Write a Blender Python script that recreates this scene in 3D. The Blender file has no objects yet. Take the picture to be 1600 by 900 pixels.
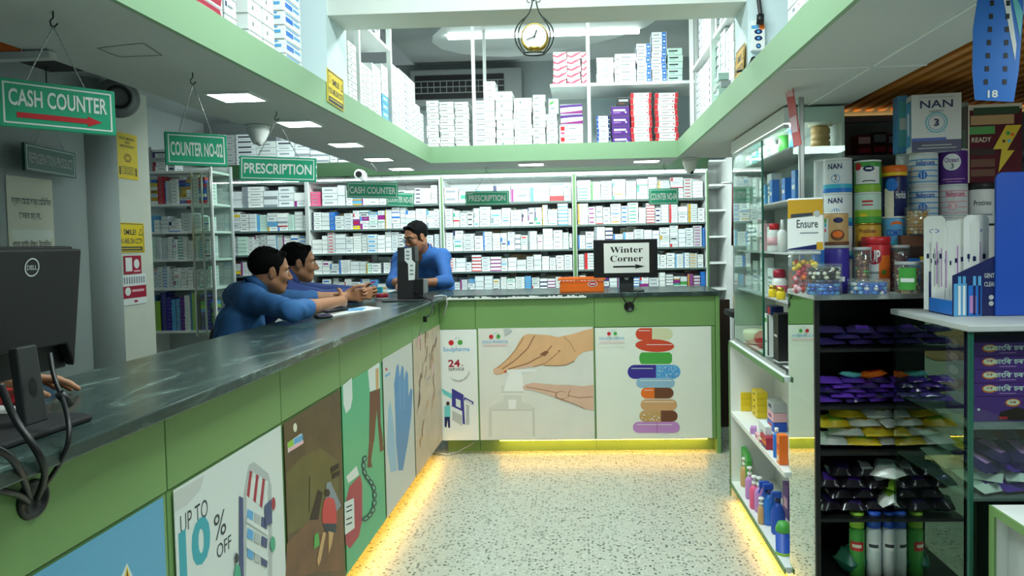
import bpy, math, random
import numpy as np
from mathutils import Vector, Matrix
random.seed(11)
SC = bpy.context.scene
COL = SC.collection
# ------------------------------------------------------------------ camera
F, yaw, pitch, roll = 1100.0, .0385, .037, .020
FW = np.array([-math.sin(yaw)*math.cos(pitch), math.cos(yaw)*math.cos(pitch), -math.sin(pitch)])
_r = np.array([math.cos(yaw), math.sin(yaw), 0.0]); _u = np.cross(_r, FW)
RT = math.cos(roll)*_r - math.sin(roll)*_u
UP = math.cos(roll)*_u + math.sin(roll)*_r
CAMZ = 1.5
CX, CY = 868.42, 419.56
def at(px, py, X=None, Y=None, Z=None):
    """the point of a photograph pixel on a plane of the room"""
    v = FW + (px-CX)/F*RT - (py-CY)/F*UP
    k = X/v[0] if X is not None else (Y/v[1] if Y is not None else (Z-CAMZ)/v[2])
    return Vector((k*v[0], k*v[1], CAMZ + k*v[2]))
cd = bpy.data.cameras.new('camera'); cam = bpy.data.objects.new('camera', cd); COL.objects.link(cam)
cd.sensor_width = 36; cd.lens = F*36/1600; cd.clip_start = .02
cd.shift_x = (800-CX)/1600; cd.shift_y = (CY-450)/1600
m3 = Matrix((RT, UP, -FW)).transposed()
cam.matrix_world = Matrix.Translation((0, 0, CAMZ)) @ m3.to_4x4()
SC.camera = cam
SC.view_settings.view_transform = 'Standard'; SC.view_settings.look = 'None'
SC.view_settings.gamma = 1; SC.view_settings.use_curve_mapping = False
SC.view_settings.exposure = 0.0
SC.cycles.max_bounces = 8; SC.cycles.transparent_max_bounces = 16
# ------------------------------------------------------------------ world and lamps
w = bpy.data.worlds.new('world'); SC.world = w; w.use_nodes = True
w.node_tree.nodes['Background'].inputs[0].default_value = (.72, .95, .93, 1)
w.node_tree.nodes['Background'].inputs[1].default_value = .2
def area(name, loc, size, power, color=(.86, 1, .97), rot=(0, 0, 0)):
    l = bpy.data.lights.new(name, 'AREA'); l.shape = 'RECTANGLE'; l.size, l.size_y = size
    l.energy = power; l.color = color
    o = bpy.data.objects.new(name, l); COL.objects.link(o); o.location = loc; o.rotation_euler = rot
    return o
area('ceiling_tube_lamp', (-.2, .5, 3.1), (1.2, .3), 16)
area('ceiling_tube_lamp', (-.2, 2.0, 3.1), (1.2, .3), 42)
area('ceiling_tube_lamp', (-.2, 4.0, 3.1), (1.3, .3), 46)
area('aisle_tube_lamp', (-1.9, 5.55, 2.65), (1.6, .12), 20, rot=(.55, 0, 0))      # tubes over the aisle behind the counters
area('aisle_tube_lamp', (-.15, 5.31, 2.10), (2.2, .06), 34, rot=(1.15, 0, 0))
area('right_bay_fill', (1.55, 1.35, 2.07), (.4, .4), 13)                            # added fill light that brightens the tin fronts, no fitting there
L_PANEL = 17        # emission strength of the square panels
L_LED = 32          # warm strips under the cabinets
# ------------------------------------------------------------------ materials
MATS = {}
def lin(c):
    return tuple(((x/255)/12.92 if x/255 <= .04045 else ((x/255+.055)/1.055)**2.4) for x in c)
def M(key, c=None, rough=.5, metal=0., emit=0., var=0., scale=6., spec=.5, coat=0.):
    if key in MATS or c is None: return MATS[key]
    m = bpy.data.materials.new(key); m.use_nodes = True; nt = m.node_tree; b = nt.nodes['Principled BSDF']
    c = lin(c)
    b.inputs['Base Color'].default_value = (*c, 1); b.inputs['Roughness'].default_value = rough
    b.inputs['Metallic'].default_value = metal; b.inputs['Specular IOR Level'].default_value = spec
    if coat: b.inputs['Coat Weight'].default_value = coat
    if emit:
        b.inputs['Emission Color'].default_value = (*c, 1); b.inputs['Emission Strength'].default_value = emit
    if var:
        tc = nt.nodes.new('ShaderNodeTexCoord'); n = nt.nodes.new('ShaderNodeTexNoise'); n.inputs['Scale'].default_value = scale
        n.inputs['Detail'].default_value = 4
        r = nt.nodes.new('ShaderNodeValToRGB')
        r.color_ramp.elements[0].position = .3; r.color_ramp.elements[1].position = .7
        r.color_ramp.elements[0].color = (*[x*(1-var) for x in c], 1); r.color_ramp.elements[1].color = (*[min(1, x*(1+var)) for x in c], 1)
        nt.links.new(tc.outputs['Object'], n.inputs['Vector']); nt.links.new(n.outputs['Fac'], r.inputs['Fac'])
        nt.links.new(r.outputs['Color'], b.inputs['Base Color'])
    MATS[key] = m
    return m
def glass(key, tint, gloss=1.0, rough=.01, milk=0.):
    m = bpy.data.materials.new(key); m.use_nodes = True; nt = m.node_tree; nt.nodes.clear()
    out = nt.nodes.new('ShaderNodeOutputMaterial'); mix = nt.nodes.new('ShaderNodeMixShader')
    tr = nt.nodes.new('ShaderNodeBsdfTransparent'); tr.inputs[0].default_value = (*tint, 1)
    gl = nt.nodes.new('ShaderNodeBsdfGlossy'); gl.inputs['Roughness'].default_value = rough; gl.inputs[0].default_value = (.9, 1, .95, 1)
    fr = nt.nodes.new('ShaderNodeFresnel'); fr.inputs[0].default_value = 1.5
    mu = nt.nodes.new('ShaderNodeMath'); mu.operation = 'MULTIPLY'; mu.inputs[1].default_value = gloss; mu.use_clamp = True
    ge = nt.nodes.new('ShaderNodeNewGeometry'); iv = nt.nodes.new('ShaderNodeMath'); iv.operation = 'SUBTRACT'; iv.inputs[0].default_value = 1.0
    nt.links.new(ge.outputs['Backfacing'], iv.inputs[1]); m2 = nt.nodes.new('ShaderNodeMath'); m2.operation = 'MULTIPLY'   # only the outer face mirrors
    nt.links.new(fr.outputs[0], m2.inputs[0]); nt.links.new(iv.outputs[0], m2.inputs[1]); nt.links.new(m2.outputs[0], mu.inputs[0]); nt.links.new(mu.outputs[0], mix.inputs[0])
    nt.links.new(tr.outputs[0], mix.inputs[1]); nt.links.new(gl.outputs[0], mix.inputs[2])
    if milk:
        df = nt.nodes.new('ShaderNodeBsdfDiffuse'); df.inputs[0].default_value = (.85, .88, .88, 1); m4 = nt.nodes.new('ShaderNodeMixShader'); m4.inputs[0].default_value = milk
        nt.links.new(mix.outputs[0], m4.inputs[1]); nt.links.new(df.outputs[0], m4.inputs[2]); nt.links.new(m4.outputs[0], out.inputs[0])
    else: nt.links.new(mix.outputs[0], out.inputs[0])
    MATS[key] = m
glass('glass', (.90, .96, .93), 1.0); glass('glass_side', (.66, .78, .71), 3.4); glass('glass_front', (.86, .93, .9), .7)
glass('plastic_clear', (.93, .95, .95), 1.2, .08, .07)
def floor_mat():
    m = bpy.data.materials.new('terrazzo'); m.use_nodes = True; nt = m.node_tree; b = nt.nodes['Principled BSDF']
    tc = nt.nodes.new('ShaderNodeTexCoord')
    def layer(scale, lo, hi, keep, c, prev):
        v = nt.nodes.new('ShaderNodeTexVoronoi'); v.inputs['Scale'].default_value = scale
        nt.links.new(tc.outputs['Object'], v.inputs['Vector'])
        r = nt.nodes.new('ShaderNodeValToRGB'); r.color_ramp.elements[0].position = lo; r.color_ramp.elements[1].position = hi
        r.color_ramp.elements[0].color = (1, 1, 1, 1); r.color_ramp.elements[1].color = (0, 0, 0, 1)
        nt.links.new(v.outputs['Distance'], r.inputs['Fac'])
        s = nt.nodes.new('ShaderNodeSeparateColor'); nt.links.new(v.outputs['Color'], s.inputs[0])
        g = nt.nodes.new('ShaderNodeMath'); g.operation = 'LESS_THAN'; g.inputs[1].default_value = keep; nt.links.new(s.outputs[0], g.inputs[0])
        mu = nt.nodes.new('ShaderNodeMath'); mu.operation = 'MULTIPLY'; nt.links.new(r.outputs['Color'], mu.inputs[0]); nt.links.new(g.outputs[0], mu.inputs[1])
        mx = nt.nodes.new('ShaderNodeMix'); mx.data_type = 'RGBA'; nt.links.new(mu.outputs[0], mx.inputs['Factor'])
        if prev is None: mx.inputs['A'].default_value = (*lin((192, 197, 184)), 1)
        else: nt.links.new(prev, mx.inputs['A'])
        mx.inputs['B'].default_value = (*lin(c), 1)
        return mx.outputs['Result']
    o = layer(56, .35, .5, .45, (150, 158, 146), None)
    o = layer(80, .3, .42, .25, (214, 218, 206), o)
    o = layer(50, .26, .38, .30, (92, 98, 90), o)
    o = layer(40, .22, .32, .15, (66, 70, 66), o)
    nt.links.new(o, b.inputs['Base Color']); b.inputs['Roughness'].default_value = .32
    MATS['terrazzo'] = m
floor_mat()
def marble_mat():
    m = bpy.data.materials.new('green_marble'); m.use_nodes = True; nt = m.node_tree; b = nt.nodes['Principled BSDF']
    tc = nt.nodes.new('ShaderNodeTexCoord'); mp = nt.nodes.new('ShaderNodeMapping'); mp.inputs['Scale'].default_value = (3.2, 1.2, 3); mp.inputs['Rotation'].default_value = (0, 0, .5)
    nt.links.new(tc.outputs['Object'], mp.inputs['Vector'])
    n = nt.nodes.new('ShaderNodeTexNoise'); n.inputs['Scale'].default_value = 2.2; n.inputs['Detail'].default_value = 9; n.inputs['Roughness'].default_value = .68; n.inputs['Distortion'].default_value = 1.1
    nt.links.new(mp.outputs[0], n.inputs['Vector'])
    r = nt.nodes.new('ShaderNodeValToRGB'); e = r.color_ramp.elements
    e[0].position = .28; e[0].color = (*lin((34, 48, 46)), 1); e[1].position = .52; e[1].color = (*lin((52, 68, 64)), 1)
    x = e.new(.60); x.color = (*lin((72, 92, 86)), 1); x = e.new(.655); x.color = (*lin((124, 146, 138)), 1); x = e.new(.685); x.color = (*lin((70, 88, 84)), 1)
    nt.links.new(n.outputs['Fac'], r.inputs['Fac']); nt.links.new(r.outputs['Color'], b.inputs['Base Color'])
    b.inputs['Roughness'].default_value = .22
    MATS['marble'] = m
marble_mat()
M('green', (120, 160, 96), .42, var=.06, scale=1.5); M('green_edge', (96, 138, 84), .45); M('green_dark', (44, 78, 46), .5); M('fascia', (142, 178, 140), .45, var=.03, scale=2)
M('white', (236, 240, 238), .45); M('white_gloss', (238, 242, 240), .25); M('wall', (166, 176, 174), .7, var=.04, scale=3); M('wall_pale', (214, 218, 204), .7, var=.03, scale=5)
M('wall_grey', (128, 138, 138), .7, var=.04); M('ceil', (196, 202, 200), .7, var=.03, scale=2); M('ceil_shade', (58, 60, 60), .8)  # last tone carries the shade of the unlit left void
M('blue_white', (214, 232, 236), .6); M('beam', (214, 220, 214), .65); M('black', (18, 19, 21), .4); M('black_matte', (26, 27, 29), .7); M('dark', (44, 47, 48), .5); M('grey', (120, 126, 126), .5); M('lgrey', (186, 192, 192), .5)
M('steel', (170, 174, 172), .3, .9); M('chrome', (215, 218, 218), .15, 1.); M('iron', (48, 52, 50), .4, .8); M('gold', (196, 164, 70), .28, .9)
M('swoosh', (226, 70, 100), .4); M('red', (206, 38, 48), .4); M('crimson', (170, 30, 60), .4); M('maroon', (96, 26, 40), .8, var=.15, scale=20); M('pink', (232, 96, 140), .4); M('palepink', (238, 186, 196), .4); M('orange', (240, 116, 30), .4); M('yellow', (238, 208, 40), .4); M('ochre', (206, 160, 44), .4)
M('blue', (34, 84, 190), .4); M('blue2', (40, 120, 214), .35); M('sky', (92, 170, 224), .4); M('cyan', (64, 186, 214), .4); M('navy', (24, 34, 92), .4); M('purple', (92, 44, 138), .4); M('violet', (58, 44, 150), .35); M('mag', (150, 40, 130), .4); M('lilac', (196, 140, 206), .4)
M('leaf', (76, 168, 72), .4); M('lime', (150, 200, 60), .4); M('teal', (38, 168, 128), .35, coat=.3); M('teal_edge', (22, 92, 74), .4); M('mint', (206, 238, 224), .45); M('aqua', (112, 204, 208), .4); M('brown', (112, 66, 40), .5); M('dkbrown', (54, 34, 26), .6); M('tan', (206, 166, 112), .5); M('cream', (236, 230, 206), .5); M('wood', (196, 128, 56), .4, var=.08, scale=5)
M('ctn', (240, 244, 242), .5); M('ctn2', (226, 234, 236), .5); M('ctn3', (214, 222, 220), .5); M('ink', (60, 66, 76), .6); M('ink2', (140, 150, 158), .6)
M('paper', (226, 226, 206), .7, var=.03, scale=8); M('skin', (156, 104, 74), .5, var=.06, scale=25); M('skin2', (176, 122, 88), .5, var=.05, scale=25); M('hair', (12, 11, 12), .8, spec=.1); M('lip', (134, 78, 66), .45); M('eye_white', (226, 222, 214), .2); M('eye_dark', (24, 16, 12), .15)
M('shirt', (50, 104, 164), .75, var=.07, scale=18); M('shirt2', (46, 70, 138), .75, var=.07, scale=18); M('shirt3', (40, 94, 164), .75, var=.07, scale=18); M('trousers', (40, 42, 52), .8)
M('panel_light', (245, 255, 252), .4, emit=L_PANEL); M('led_warm', (255, 184, 66), .4, emit=L_LED); M('led_white', (235, 255, 250), .4, emit=8); M('led_clear', (244, 255, 252), .4, emit=26)
# ------------------------------------------------------------------ mesh builder
FONT = {}
def text_geo(s, bold=0.):
    k = (s, bold)
    if k not in FONT:
        c = bpy.data.curves.new('t', 'FONT'); c.body = s; c.offset = bold; c.resolution_u = 3
        o = bpy.data.objects.new('t', c); COL.objects.link(o); bpy.context.view_layer.update()
        me = o.evaluated_get(bpy.context.evaluated_depsgraph_get()).to_mesh()
        v = [(p.co.x, p.co.y) for p in me.vertices]; f = [tuple(p.vertices) for p in me.polygons]
        bpy.data.objects.remove(o); bpy.data.curves.remove(c)
        xs = [p[0] for p in v]; x0, x1 = min(xs), max(xs)
        FONT[k] = ([((x-x0), y) for x, y in v], f, x1-x0)
    return FONT[k]
class FR:
    """a flat drawing frame: origin, u to the right, v up, n out of the surface"""
    def __init__(s, o, u, v): s.o, s.u, s.v = Vector(o), Vector(u).normalized(), Vector(v).normalized(); s.n = s.u.cross(s.v)
    def p(s, a, b, c=0.): return s.o + s.u*a + s.v*b + s.n*c
def FRONT(o): return FR(o, (1, 0, 0), (0, 0, 1))
def PX(o): return FR(o, (0, 1, 0), (0, 0, 1))
def NX(o): return FR(o, (0, -1, 0), (0, 0, 1))
def TOP(o): return FR(o, (1, 0, 0), (0, 1, 0))
class MB:
    def __init__(s): s.V, s.Fc, s.I, s.S, s.mats = [], [], [], [], []
    def mi(s, k):
        if k not in s.mats: s.mats.append(k)
        return s.mats.index(k)
    def add(s, V, Fc, mat, smooth=False):
        n = len(s.V); s.V += [tuple(v) for v in V]; i = s.mi(mat)
        for f in Fc: s.Fc.append(tuple(n+a for a in f)); s.I.append(i); s.S.append(smooth)
        return s
    def box(s, c, d, mat, R=None):
        x, y, z = d[0]/2, d[1]/2, d[2]/2
        P = [Vector(p) for p in ((-x,-y,-z),(x,-y,-z),(x,y,-z),(-x,y,-z),(-x,-y,z),(x,-y,z),(x,y,z),(-x,y,z))]
        c = Vector(c)
        if R is not None: P = [R @ p for p in P]
        return s.add([c+p for p in P], ((0,3,2,1),(4,5,6,7),(0,1,5,4),(1,2,6,5),(2,3,7,6),(3,0,4,7)), mat)
    def bb(s, a, b, mat):
        return s.box([(a[i]+b[i])/2 for i in range(3)], [abs(b[i]-a[i]) for i in range(3)], mat)
    def prism(s, fr, pts, w0, w1, mat):
        n = len(pts); V = [fr.p(a, b, w0) for a, b in pts] + [fr.p(a, b, w1) for a, b in pts]
        Fc = [tuple(range(n-1, -1, -1)), tuple(range(n, 2*n))] + [(i, (i+1) % n, n+(i+1) % n, n+i) for i in range(n)]
        return s.add(V, Fc, mat)
    def poly(s, fr, pts, w, mat): return s.add([fr.p(a, b, w) for a, b in pts], [tuple(range(len(pts)))], mat)
    def rect(s, fr, a0, b0, a1, b1, w, mat): return s.poly(fr, [(a0, b0), (a1, b0), (a1, b1), (a0, b1)], w, mat)
    def ell(s, fr, a, b, ra, rb, w, mat, n=20, rot=0):
        c, d = math.cos(rot), math.sin(rot); P = []
        for i in range(n):
            x, y = ra*math.cos(2*math.pi*i/n), rb*math.sin(2*math.pi*i/n); P.append((a+x*c-y*d, b+x*d+y*c))
        return s.poly(fr, P, w, mat)
    def ring(s, fr, a, b, ra, rb, t, w, mat, n=28):
        V, Fc = [], []
        for i in range(n):
            x, y = math.cos(2*math.pi*i/n), math.sin(2*math.pi*i/n); V += [fr.p(a+ra*x, b+rb*y, w), fr.p(a+(ra-t)*x, b+(rb-t)*y, w)]
        for i in range(n): j = (i+1) % n; Fc.append((2*i, 2*j, 2*j+1, 2*i+1))
        return s.add(V, Fc, mat)
    def line(s, fr, pts, t, w, mat):
        for (a, b), (c, d) in zip(pts, pts[1:]):
            L = math.hypot(c-a, d-b) or 1e-6; x, y = -(d-b)/L*t/2, (c-a)/L*t/2
            s.poly(fr, [(a-x, b-y), (c-x, d-y), (c+x, d+y), (a+x, b+y)], w, mat)
        return s
    def frame(s, fr, a0, b0, a1, b1, t, w, mat):
        s.rect(fr, a0, b0, a1, b0+t, w, mat); s.rect(fr, a0, b1-t, a1, b1, w, mat); s.rect(fr, a0, b0+t, a0+t, b1-t, w, mat); s.rect(fr, a1-t, b0+t, a1, b1-t, w, mat)
        return s
    def text(s, fr, t, a, b, h, w, mat, width=None, bold=0., al='C', rot=0., cyl=None):
        """lettering with cap height h; a, b = middle (or left) of its base line; cyl = radius it wraps round"""
        V, Fc, W = text_geo(t, bold); k = h/.69; kx = k if width is None else width/W
        off = -W*kx/2 if al == 'C' else 0; c, d = math.cos(rot), math.sin(rot); P = []
        for x, y in V:
            x, y = x*kx+off, y*k; p, q = a+x*c-y*d, b+x*d+y*c
            if cyl: P.append(fr.o + fr.v*q + (fr.u*math.sin(p/cyl) + fr.n*math.cos(p/cyl))*(cyl+w))
            else: P.append(fr.p(p, q, w))
        return s.add(P, Fc, mat)
    def cylpatch(s, fr, R, a0, b0, a1, b1, mat, w=.0006, n=10):
        """a printed patch wrapped round a tin of radius R; a = arc length"""
        V, Fc = [], []
        for i in range(n+1):
            a = (a0+(a1-a0)*i/n)/R
            d = (fr.u*math.sin(a) + fr.n*math.cos(a))*(R+w); V += [fr.o+fr.v*b0+d, fr.o+fr.v*b1+d]
        for i in range(n): Fc.append((2*i, 2*i+2, 2*i+3, 2*i+1))
        return s.add(V, Fc, mat, True)
    def cylell(s, fr, R, a, b, ra, rb, mat, w=.0008, n=20):
        V, Fc = [], []; m = 16
        for i in range(m+1):
            q = -math.cos(math.pi*i/m); x = (a+ra*q)/R; hh = rb*math.sqrt(max(0, 1-q*q)); d = (fr.u*math.sin(x)+fr.n*math.cos(x))*(R+w)
            V += [fr.o+fr.v*(b-hh)+d, fr.o+fr.v*(b+hh)+d]
        for i in range(m): Fc.append((2*i, 2*i+2, 2*i+3, 2*i+1))
        return s.add(V, Fc, mat, True)
    def lathe(s, c, prof, mat, n=24, R=None, sx=1., sy=1., smooth=True):
        """profile of (radius, height[, material]) round z at c"""
        c = Vector(c); base = len(s.V); m = len(prof)
        for p in prof:
            for j in range(n):
                q = Vector((p[0]*sx*math.cos(2*math.pi*j/n), p[0]*sy*math.sin(2*math.pi*j/n), p[1]))
                s.V.append(tuple(c + (R @ q if R is not None else q)))
        for i in range(m-1):
            k = s.mi(prof[i+1][2] if len(prof[i+1]) > 2 else mat)
            for j in range(n):
                a, b = base+i*n+j, base+i*n+(j+1) % n
                s.Fc.append((a, b, b+n, a+n)); s.I.append(k); s.S.append(smooth)
        for i, rev in ((0, True), (m-1, False)):
            if prof[i][0] > 1e-5:
                f = tuple(base+i*n+j for j in range(n)); k = s.mi(prof[i][2] if len(prof[i]) > 2 else mat)
                s.Fc.append(f[::-1] if rev else f); s.I.append(k); s.S.append(False)
        return s
    def cyl(s, a, b, r, mat, n=16, r2=None):
        a, b = Vector(a), Vector(b); d = b-a; R = d.to_track_quat('Z', 'Y').to_matrix()
        return s.lathe(a, [(r, 0), (r2 if r2 is not None else r, d.length)], mat, n, R)
    def tube(s, pts, r, mat, n=8, closed=False):
        pts = [Vector(p) for p in pts]; m = len(pts); base = len(s.V); k = s.mi(mat); up = Vector((0, 0, 1)); prev = None
        for i, p in enumerate(pts):
            q = pts[(i+1) % m] if (closed or i < m-1) else p; o = pts[i-1] if (closed or i) else p
            t = (q-o).normalized() if (q-o).length > 1e-9 else Vector((0, 0, 1))
            if prev is None: x = t.orthogonal().normalized()
            else: x = (prev - t*prev.dot(t)).normalized()
            prev = x; y = t.cross(x)
            for j in range(n): s.V.append(tuple(p + (x*math.cos(2*math.pi*j/n)+y*math.sin(2*math.pi*j/n))*(r[i] if isinstance(r, (list, tuple)) else r)))
        for i in range(m if closed else m-1):
            i2 = (i+1) % m
            for j in range(n):
                s.Fc.append((base+i*n+j, base+i*n+(j+1) % n, base+i2*n+(j+1) % n, base+i2*n+j)); s.I.append(k); s.S.append(True)
        if not closed:
            s.Fc.append(tuple(base+j for j in range(n))[::-1]); s.Fc.append(tuple(base+(m-1)*n+j for j in range(n))); s.I += [k, k]; s.S += [False, False]
        return s
    def ball(s, c, r, mat, n=12, R=None):
        rx, ry, rz = r if isinstance(r, (tuple, list)) else (r, r, r); mm = n//2
        return s.lathe(c, [(max(1e-6, math.sin(math.pi*i/mm)), -math.cos(math.pi*i/mm)*rz) for i in range(mm+1)], mat, n, R, rx, ry)
    def mesh(s, name, origin=(0, 0, 0)):
        me = bpy.data.meshes.new(name); o = Vector(origin)
        me.from_pydata([tuple(Vector(v)-o) for v in s.V], [], s.Fc)
        for k in s.mats: me.materials.append(MATS[k])
        me.polygons.foreach_set('material_index', s.I); me.polygons.foreach_set('use_smooth', s.S); me.update()
        return me
def tag(o, label=None, cat=None, group=None, kind=None):
    for k, v in (('label', label), ('category', cat), ('group', group), ('kind', kind)):
        if v: o[k] = v
    return o
def put(name, mb, parent=None, origin=None, bevel=0., label=None):
    """links a builder as ONE mesh object; geometry is given in room coordinates, or the parent's when the parent's origin is passed as 0"""
    off = Vector((0, 0, 0))
    if origin is None and parent is not None:
        q = parent
        while q is not None: off += Vector(q.location); q = q.parent
    elif origin is not None: off = Vector(origin)
    o = bpy.data.objects.new(name, mb.mesh(name, off)); COL.objects.link(o)
    if parent is not None: o.parent = parent
    elif origin is not None: o.location = off
    if bevel:
        b = o.modifiers.new('edge', 'BEVEL'); b.width = bevel; b.segments = 2; b.limit_method = 'ANGLE'; b.angle_limit = .7
    if label: o['label'] = label
    return o
def thing(name, label, cat, loc=(0, 0, 0), group=None):
    o = bpy.data.objects.new(name, None); COL.objects.link(o); o.location = loc; o.empty_display_size = .05
    return tag(o, label, cat, group)
def struct(name, mb, origin=None):
    return tag(put(name, mb, None, origin), kind='structure')
def single(name, mb, label, cat, loc, group=None, bevel=0.):
    return tag(put(name, mb, None, loc, bevel), label, cat, group)
ORD = 'lowest second third fourth fifth sixth seventh eighth ninth tenth eleventh twelfth thirteenth fourteenth'.split()
NTH = 'first second third fourth fifth sixth seventh eighth ninth tenth eleventh twelfth thirteenth fourteenth fifteenth sixteenth seventeenth eighteenth nineteenth twentieth'.split()
M('shelf_edge', (96, 116, 112), .5)
# ------------------------------------------------------------------ the room
ML, MR, MBK, MZ0, MZ1 = -1.03, .66, 4.76, 2.06, 2.155       # mezzanine edges and thickness
struct('floor', MB().bb((-3.7, -.8, -.05), (2.4, 6.75, 0), 'terrazzo'))
struct('wall_left', MB().bb((-3.7, -.8, 0), (-3.4, 5.4, 3.2), 'wall'))
mb = MB(); mb.lathe((-3.475, 4.88, 0), [(.17, 0), (.17, 2.7)], 'wall', 32); struct('wall_pilaster', mb)
struct('wall_pier', MB().bb((-3.42, 5.02, 0), (-3.37, 5.4, 2.7), 'wall_pale'))
struct('wall_rear_left', MB().bb((-3.7, 5.4, 0), (-3.6, 6.75, 3.2), 'wall'))
struct('wall_back', MB().bb((-3.7, 6.65, 0), (2.4, 6.75, 3.2), 'wall_grey'))
struct('wall_passage', MB().bb((1.36, 3.46, 0), (1.42, 6.65, 3.2), 'wall'))
struct('wall_right', MB().bb((2.3, -.8, 0), (2.4, 3.4, 3.2), 'wall_grey'))
struct('wall_partition', MB().bb((1.12, 3.4, 0), (2.4, 3.46, 3.2), 'wall_grey'))
struct('ceiling', MB().bb((-1.55, -.8, 3.2), (2.4, 6.75, 3.28), 'ceil'))
struct('ceiling_left', MB().bb((-3.7, -.8, 2.66), (-1.56, 4.45, 2.74), 'ceil_shade'))  # dark sheet, the void's shade put into its colour
struct('ceiling_rear_left', MB().bb((-3.7, 4.45, 2.7), (-1.55, 6.75, 2.78), 'ceil'))
struct('wall_light_block_left', MB().bb((-1.56, -.8, 2.155), (-1.5, 4.2, 3.2), 'wall'))  # added board, keeps mezzanine light from spilling into the left gap
struct('wall_mezzanine_right', MB().bb((1.14, -.8, 2.155), (1.2, 4.6, 3.2), 'wall'))
mb = MB().bb((-1.53, -.8, MZ0), (ML, 5.3, MZ1), 'ceil'); tr = at(175, 78, Z=MZ0)
fr = FR((0, 0, MZ0), (1, 0, 0), (0, -1, 0))
hx = [at(*p, Z=MZ0) for p in ((152, 75), (224, 67), (253, 86), (187, 89))]
for a, b in zip(hx, hx[1:]+hx[:1]): mb.line(fr, [(a.x, -a.y), (b.x, -b.y)], .004, .001, 'grey')   # the hatch cut into the soffit
struct('ceiling_mezzanine_left', mb)
mb = MB().bb((MR, -.8, MZ0), (1.14, 4.9, MZ1), 'ceil')
a, b = at(1262, 106, Z=MZ0), at(1290, 145, Z=MZ0); c, d = at(1285, 150, Z=MZ0), at(1465, 42, Z=MZ0)
mb.bb((MR+.02, a.y-.005, MZ0-.004), (1.14, a.y+.005, MZ0), 'white'); mb.bb((c.x-.004, .4, MZ0-.004), (c.x+.004, 3.3, MZ0), 'white')
struct('ceiling_mezzanine_right', mb)
struct('ceiling_mezzanine_back', MB().bb((ML, MBK, MZ0), (MR, 5.3, MZ1), 'ceil'))
struct('trim_1', MB().bb((ML, -.8, MZ0-.008), (ML+.015, MBK, MZ1+.008), 'fascia'))
struct('trim_2', MB().bb((MR-.015, -.8, MZ0-.008), (MR, MBK, MZ1+.008), 'fascia'))
struct('trim_3', MB().bb((ML, MBK-.015, MZ0-.008), (MR, MBK, MZ1+.008), 'fascia'))
struct('wall_beam', MB().bb((-1.5, 2.95, 2.47), (1.14, 3.16, 3.2), 'beam'))
struct('wall_column_left', MB().bb((-1.3, 2.93, MZ1), (-1.05, 3.17, 3.2), 'blue_white'))
struct('wall_column_right', MB().bb((.69, 2.93, MZ1), (1.0, 3.17, 3.2), 'blue_white'))
# slatted timber ceiling over the right side of the shop
mb = MB().bb((1.15, .2, 2.16), (2.3, 3.4, 2.2), 'dkbrown')
x = 1.17
while x < 2.28: mb.bb((x, .2, 2.09), (x+.03, 3.4, 2.16), 'wood'); x += .058
struct('ceiling_slats', mb)
# rounded false ceiling with a light tube, above the back mezzanine
t = thing('ceiling_tray', 'white round-ended ceiling tray hanging above the back mezzanine shelves', 'ceiling tray', (-.2, 4.9, 3.2))
pts = [(676, 56), (675, 66), (690, 77), (720, 84), (760, 88), (795, 89), (850, 84), (905, 74), (960, 60), (1010, 42), (1027, 30), (1000, 26), (900, 31), (780, 37), (690, 43)]
o2 = [(p.x, p.y) for p in (at(a, b, Z=3.07) for a, b in pts)]
put('tray', MB().prism(TOP((0, 0, 0)), o2, 3.07, 3.2, 'white'), t)
a, b = at(700, 60, Z=3.05), at(1000, 46, Z=3.05)
put('light_tube', MB().bb((a.x, a.y-.02, 3.045), (b.x, a.y+.02, 3.07), 'led_white'), t)
# ------------------------------------------------------------------ panel lights under the mezzanine
def panel_light(x, y, label, s=.15, sy=.14):
    t = thing('ceiling_light', label, 'ceiling light', (x, y, MZ0), 'square panel lights under the mezzanine')
    mb = MB(); fr = FR((x, y, MZ0), (1, 0, 0), (0, -1, 0))
    for (a, b, c, d) in ((-s/2-.008, -sy/2-.008, s/2+.008, -sy/2), (-s/2-.008, sy/2, s/2+.008, sy/2+.008), (-s/2-.008, -sy/2, -s/2, sy/2), (s/2, -sy/2, s/2+.008, sy/2)):
        mb.bb((x+a, y+b, MZ0-.008), (x+c, y+d, MZ0), 'white')
    put('frame', mb, t)
    put('diffuser', MB().bb((x-s/2, y-sy/2, MZ0-.006), (x+s/2, y+sy/2, MZ0), 'panel_light'), t)
for (px, py), n in zip(((370, 150), (468, 192), (541, 225), (592, 248), (627, 263)), NTH):
    p = at(px, py, Z=MZ0); panel_light(p.x, p.y, f'{n} square panel light along the left soffit, counted from the camera')
for (px, py), n in zip(((830, 256), (1010, 251)), ('left', 'right')):
    p = at(px, py, Z=MZ0); panel_light(p.x, p.y, f'square panel light in the back soffit, {n} one of the two', .17, .12)
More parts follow.
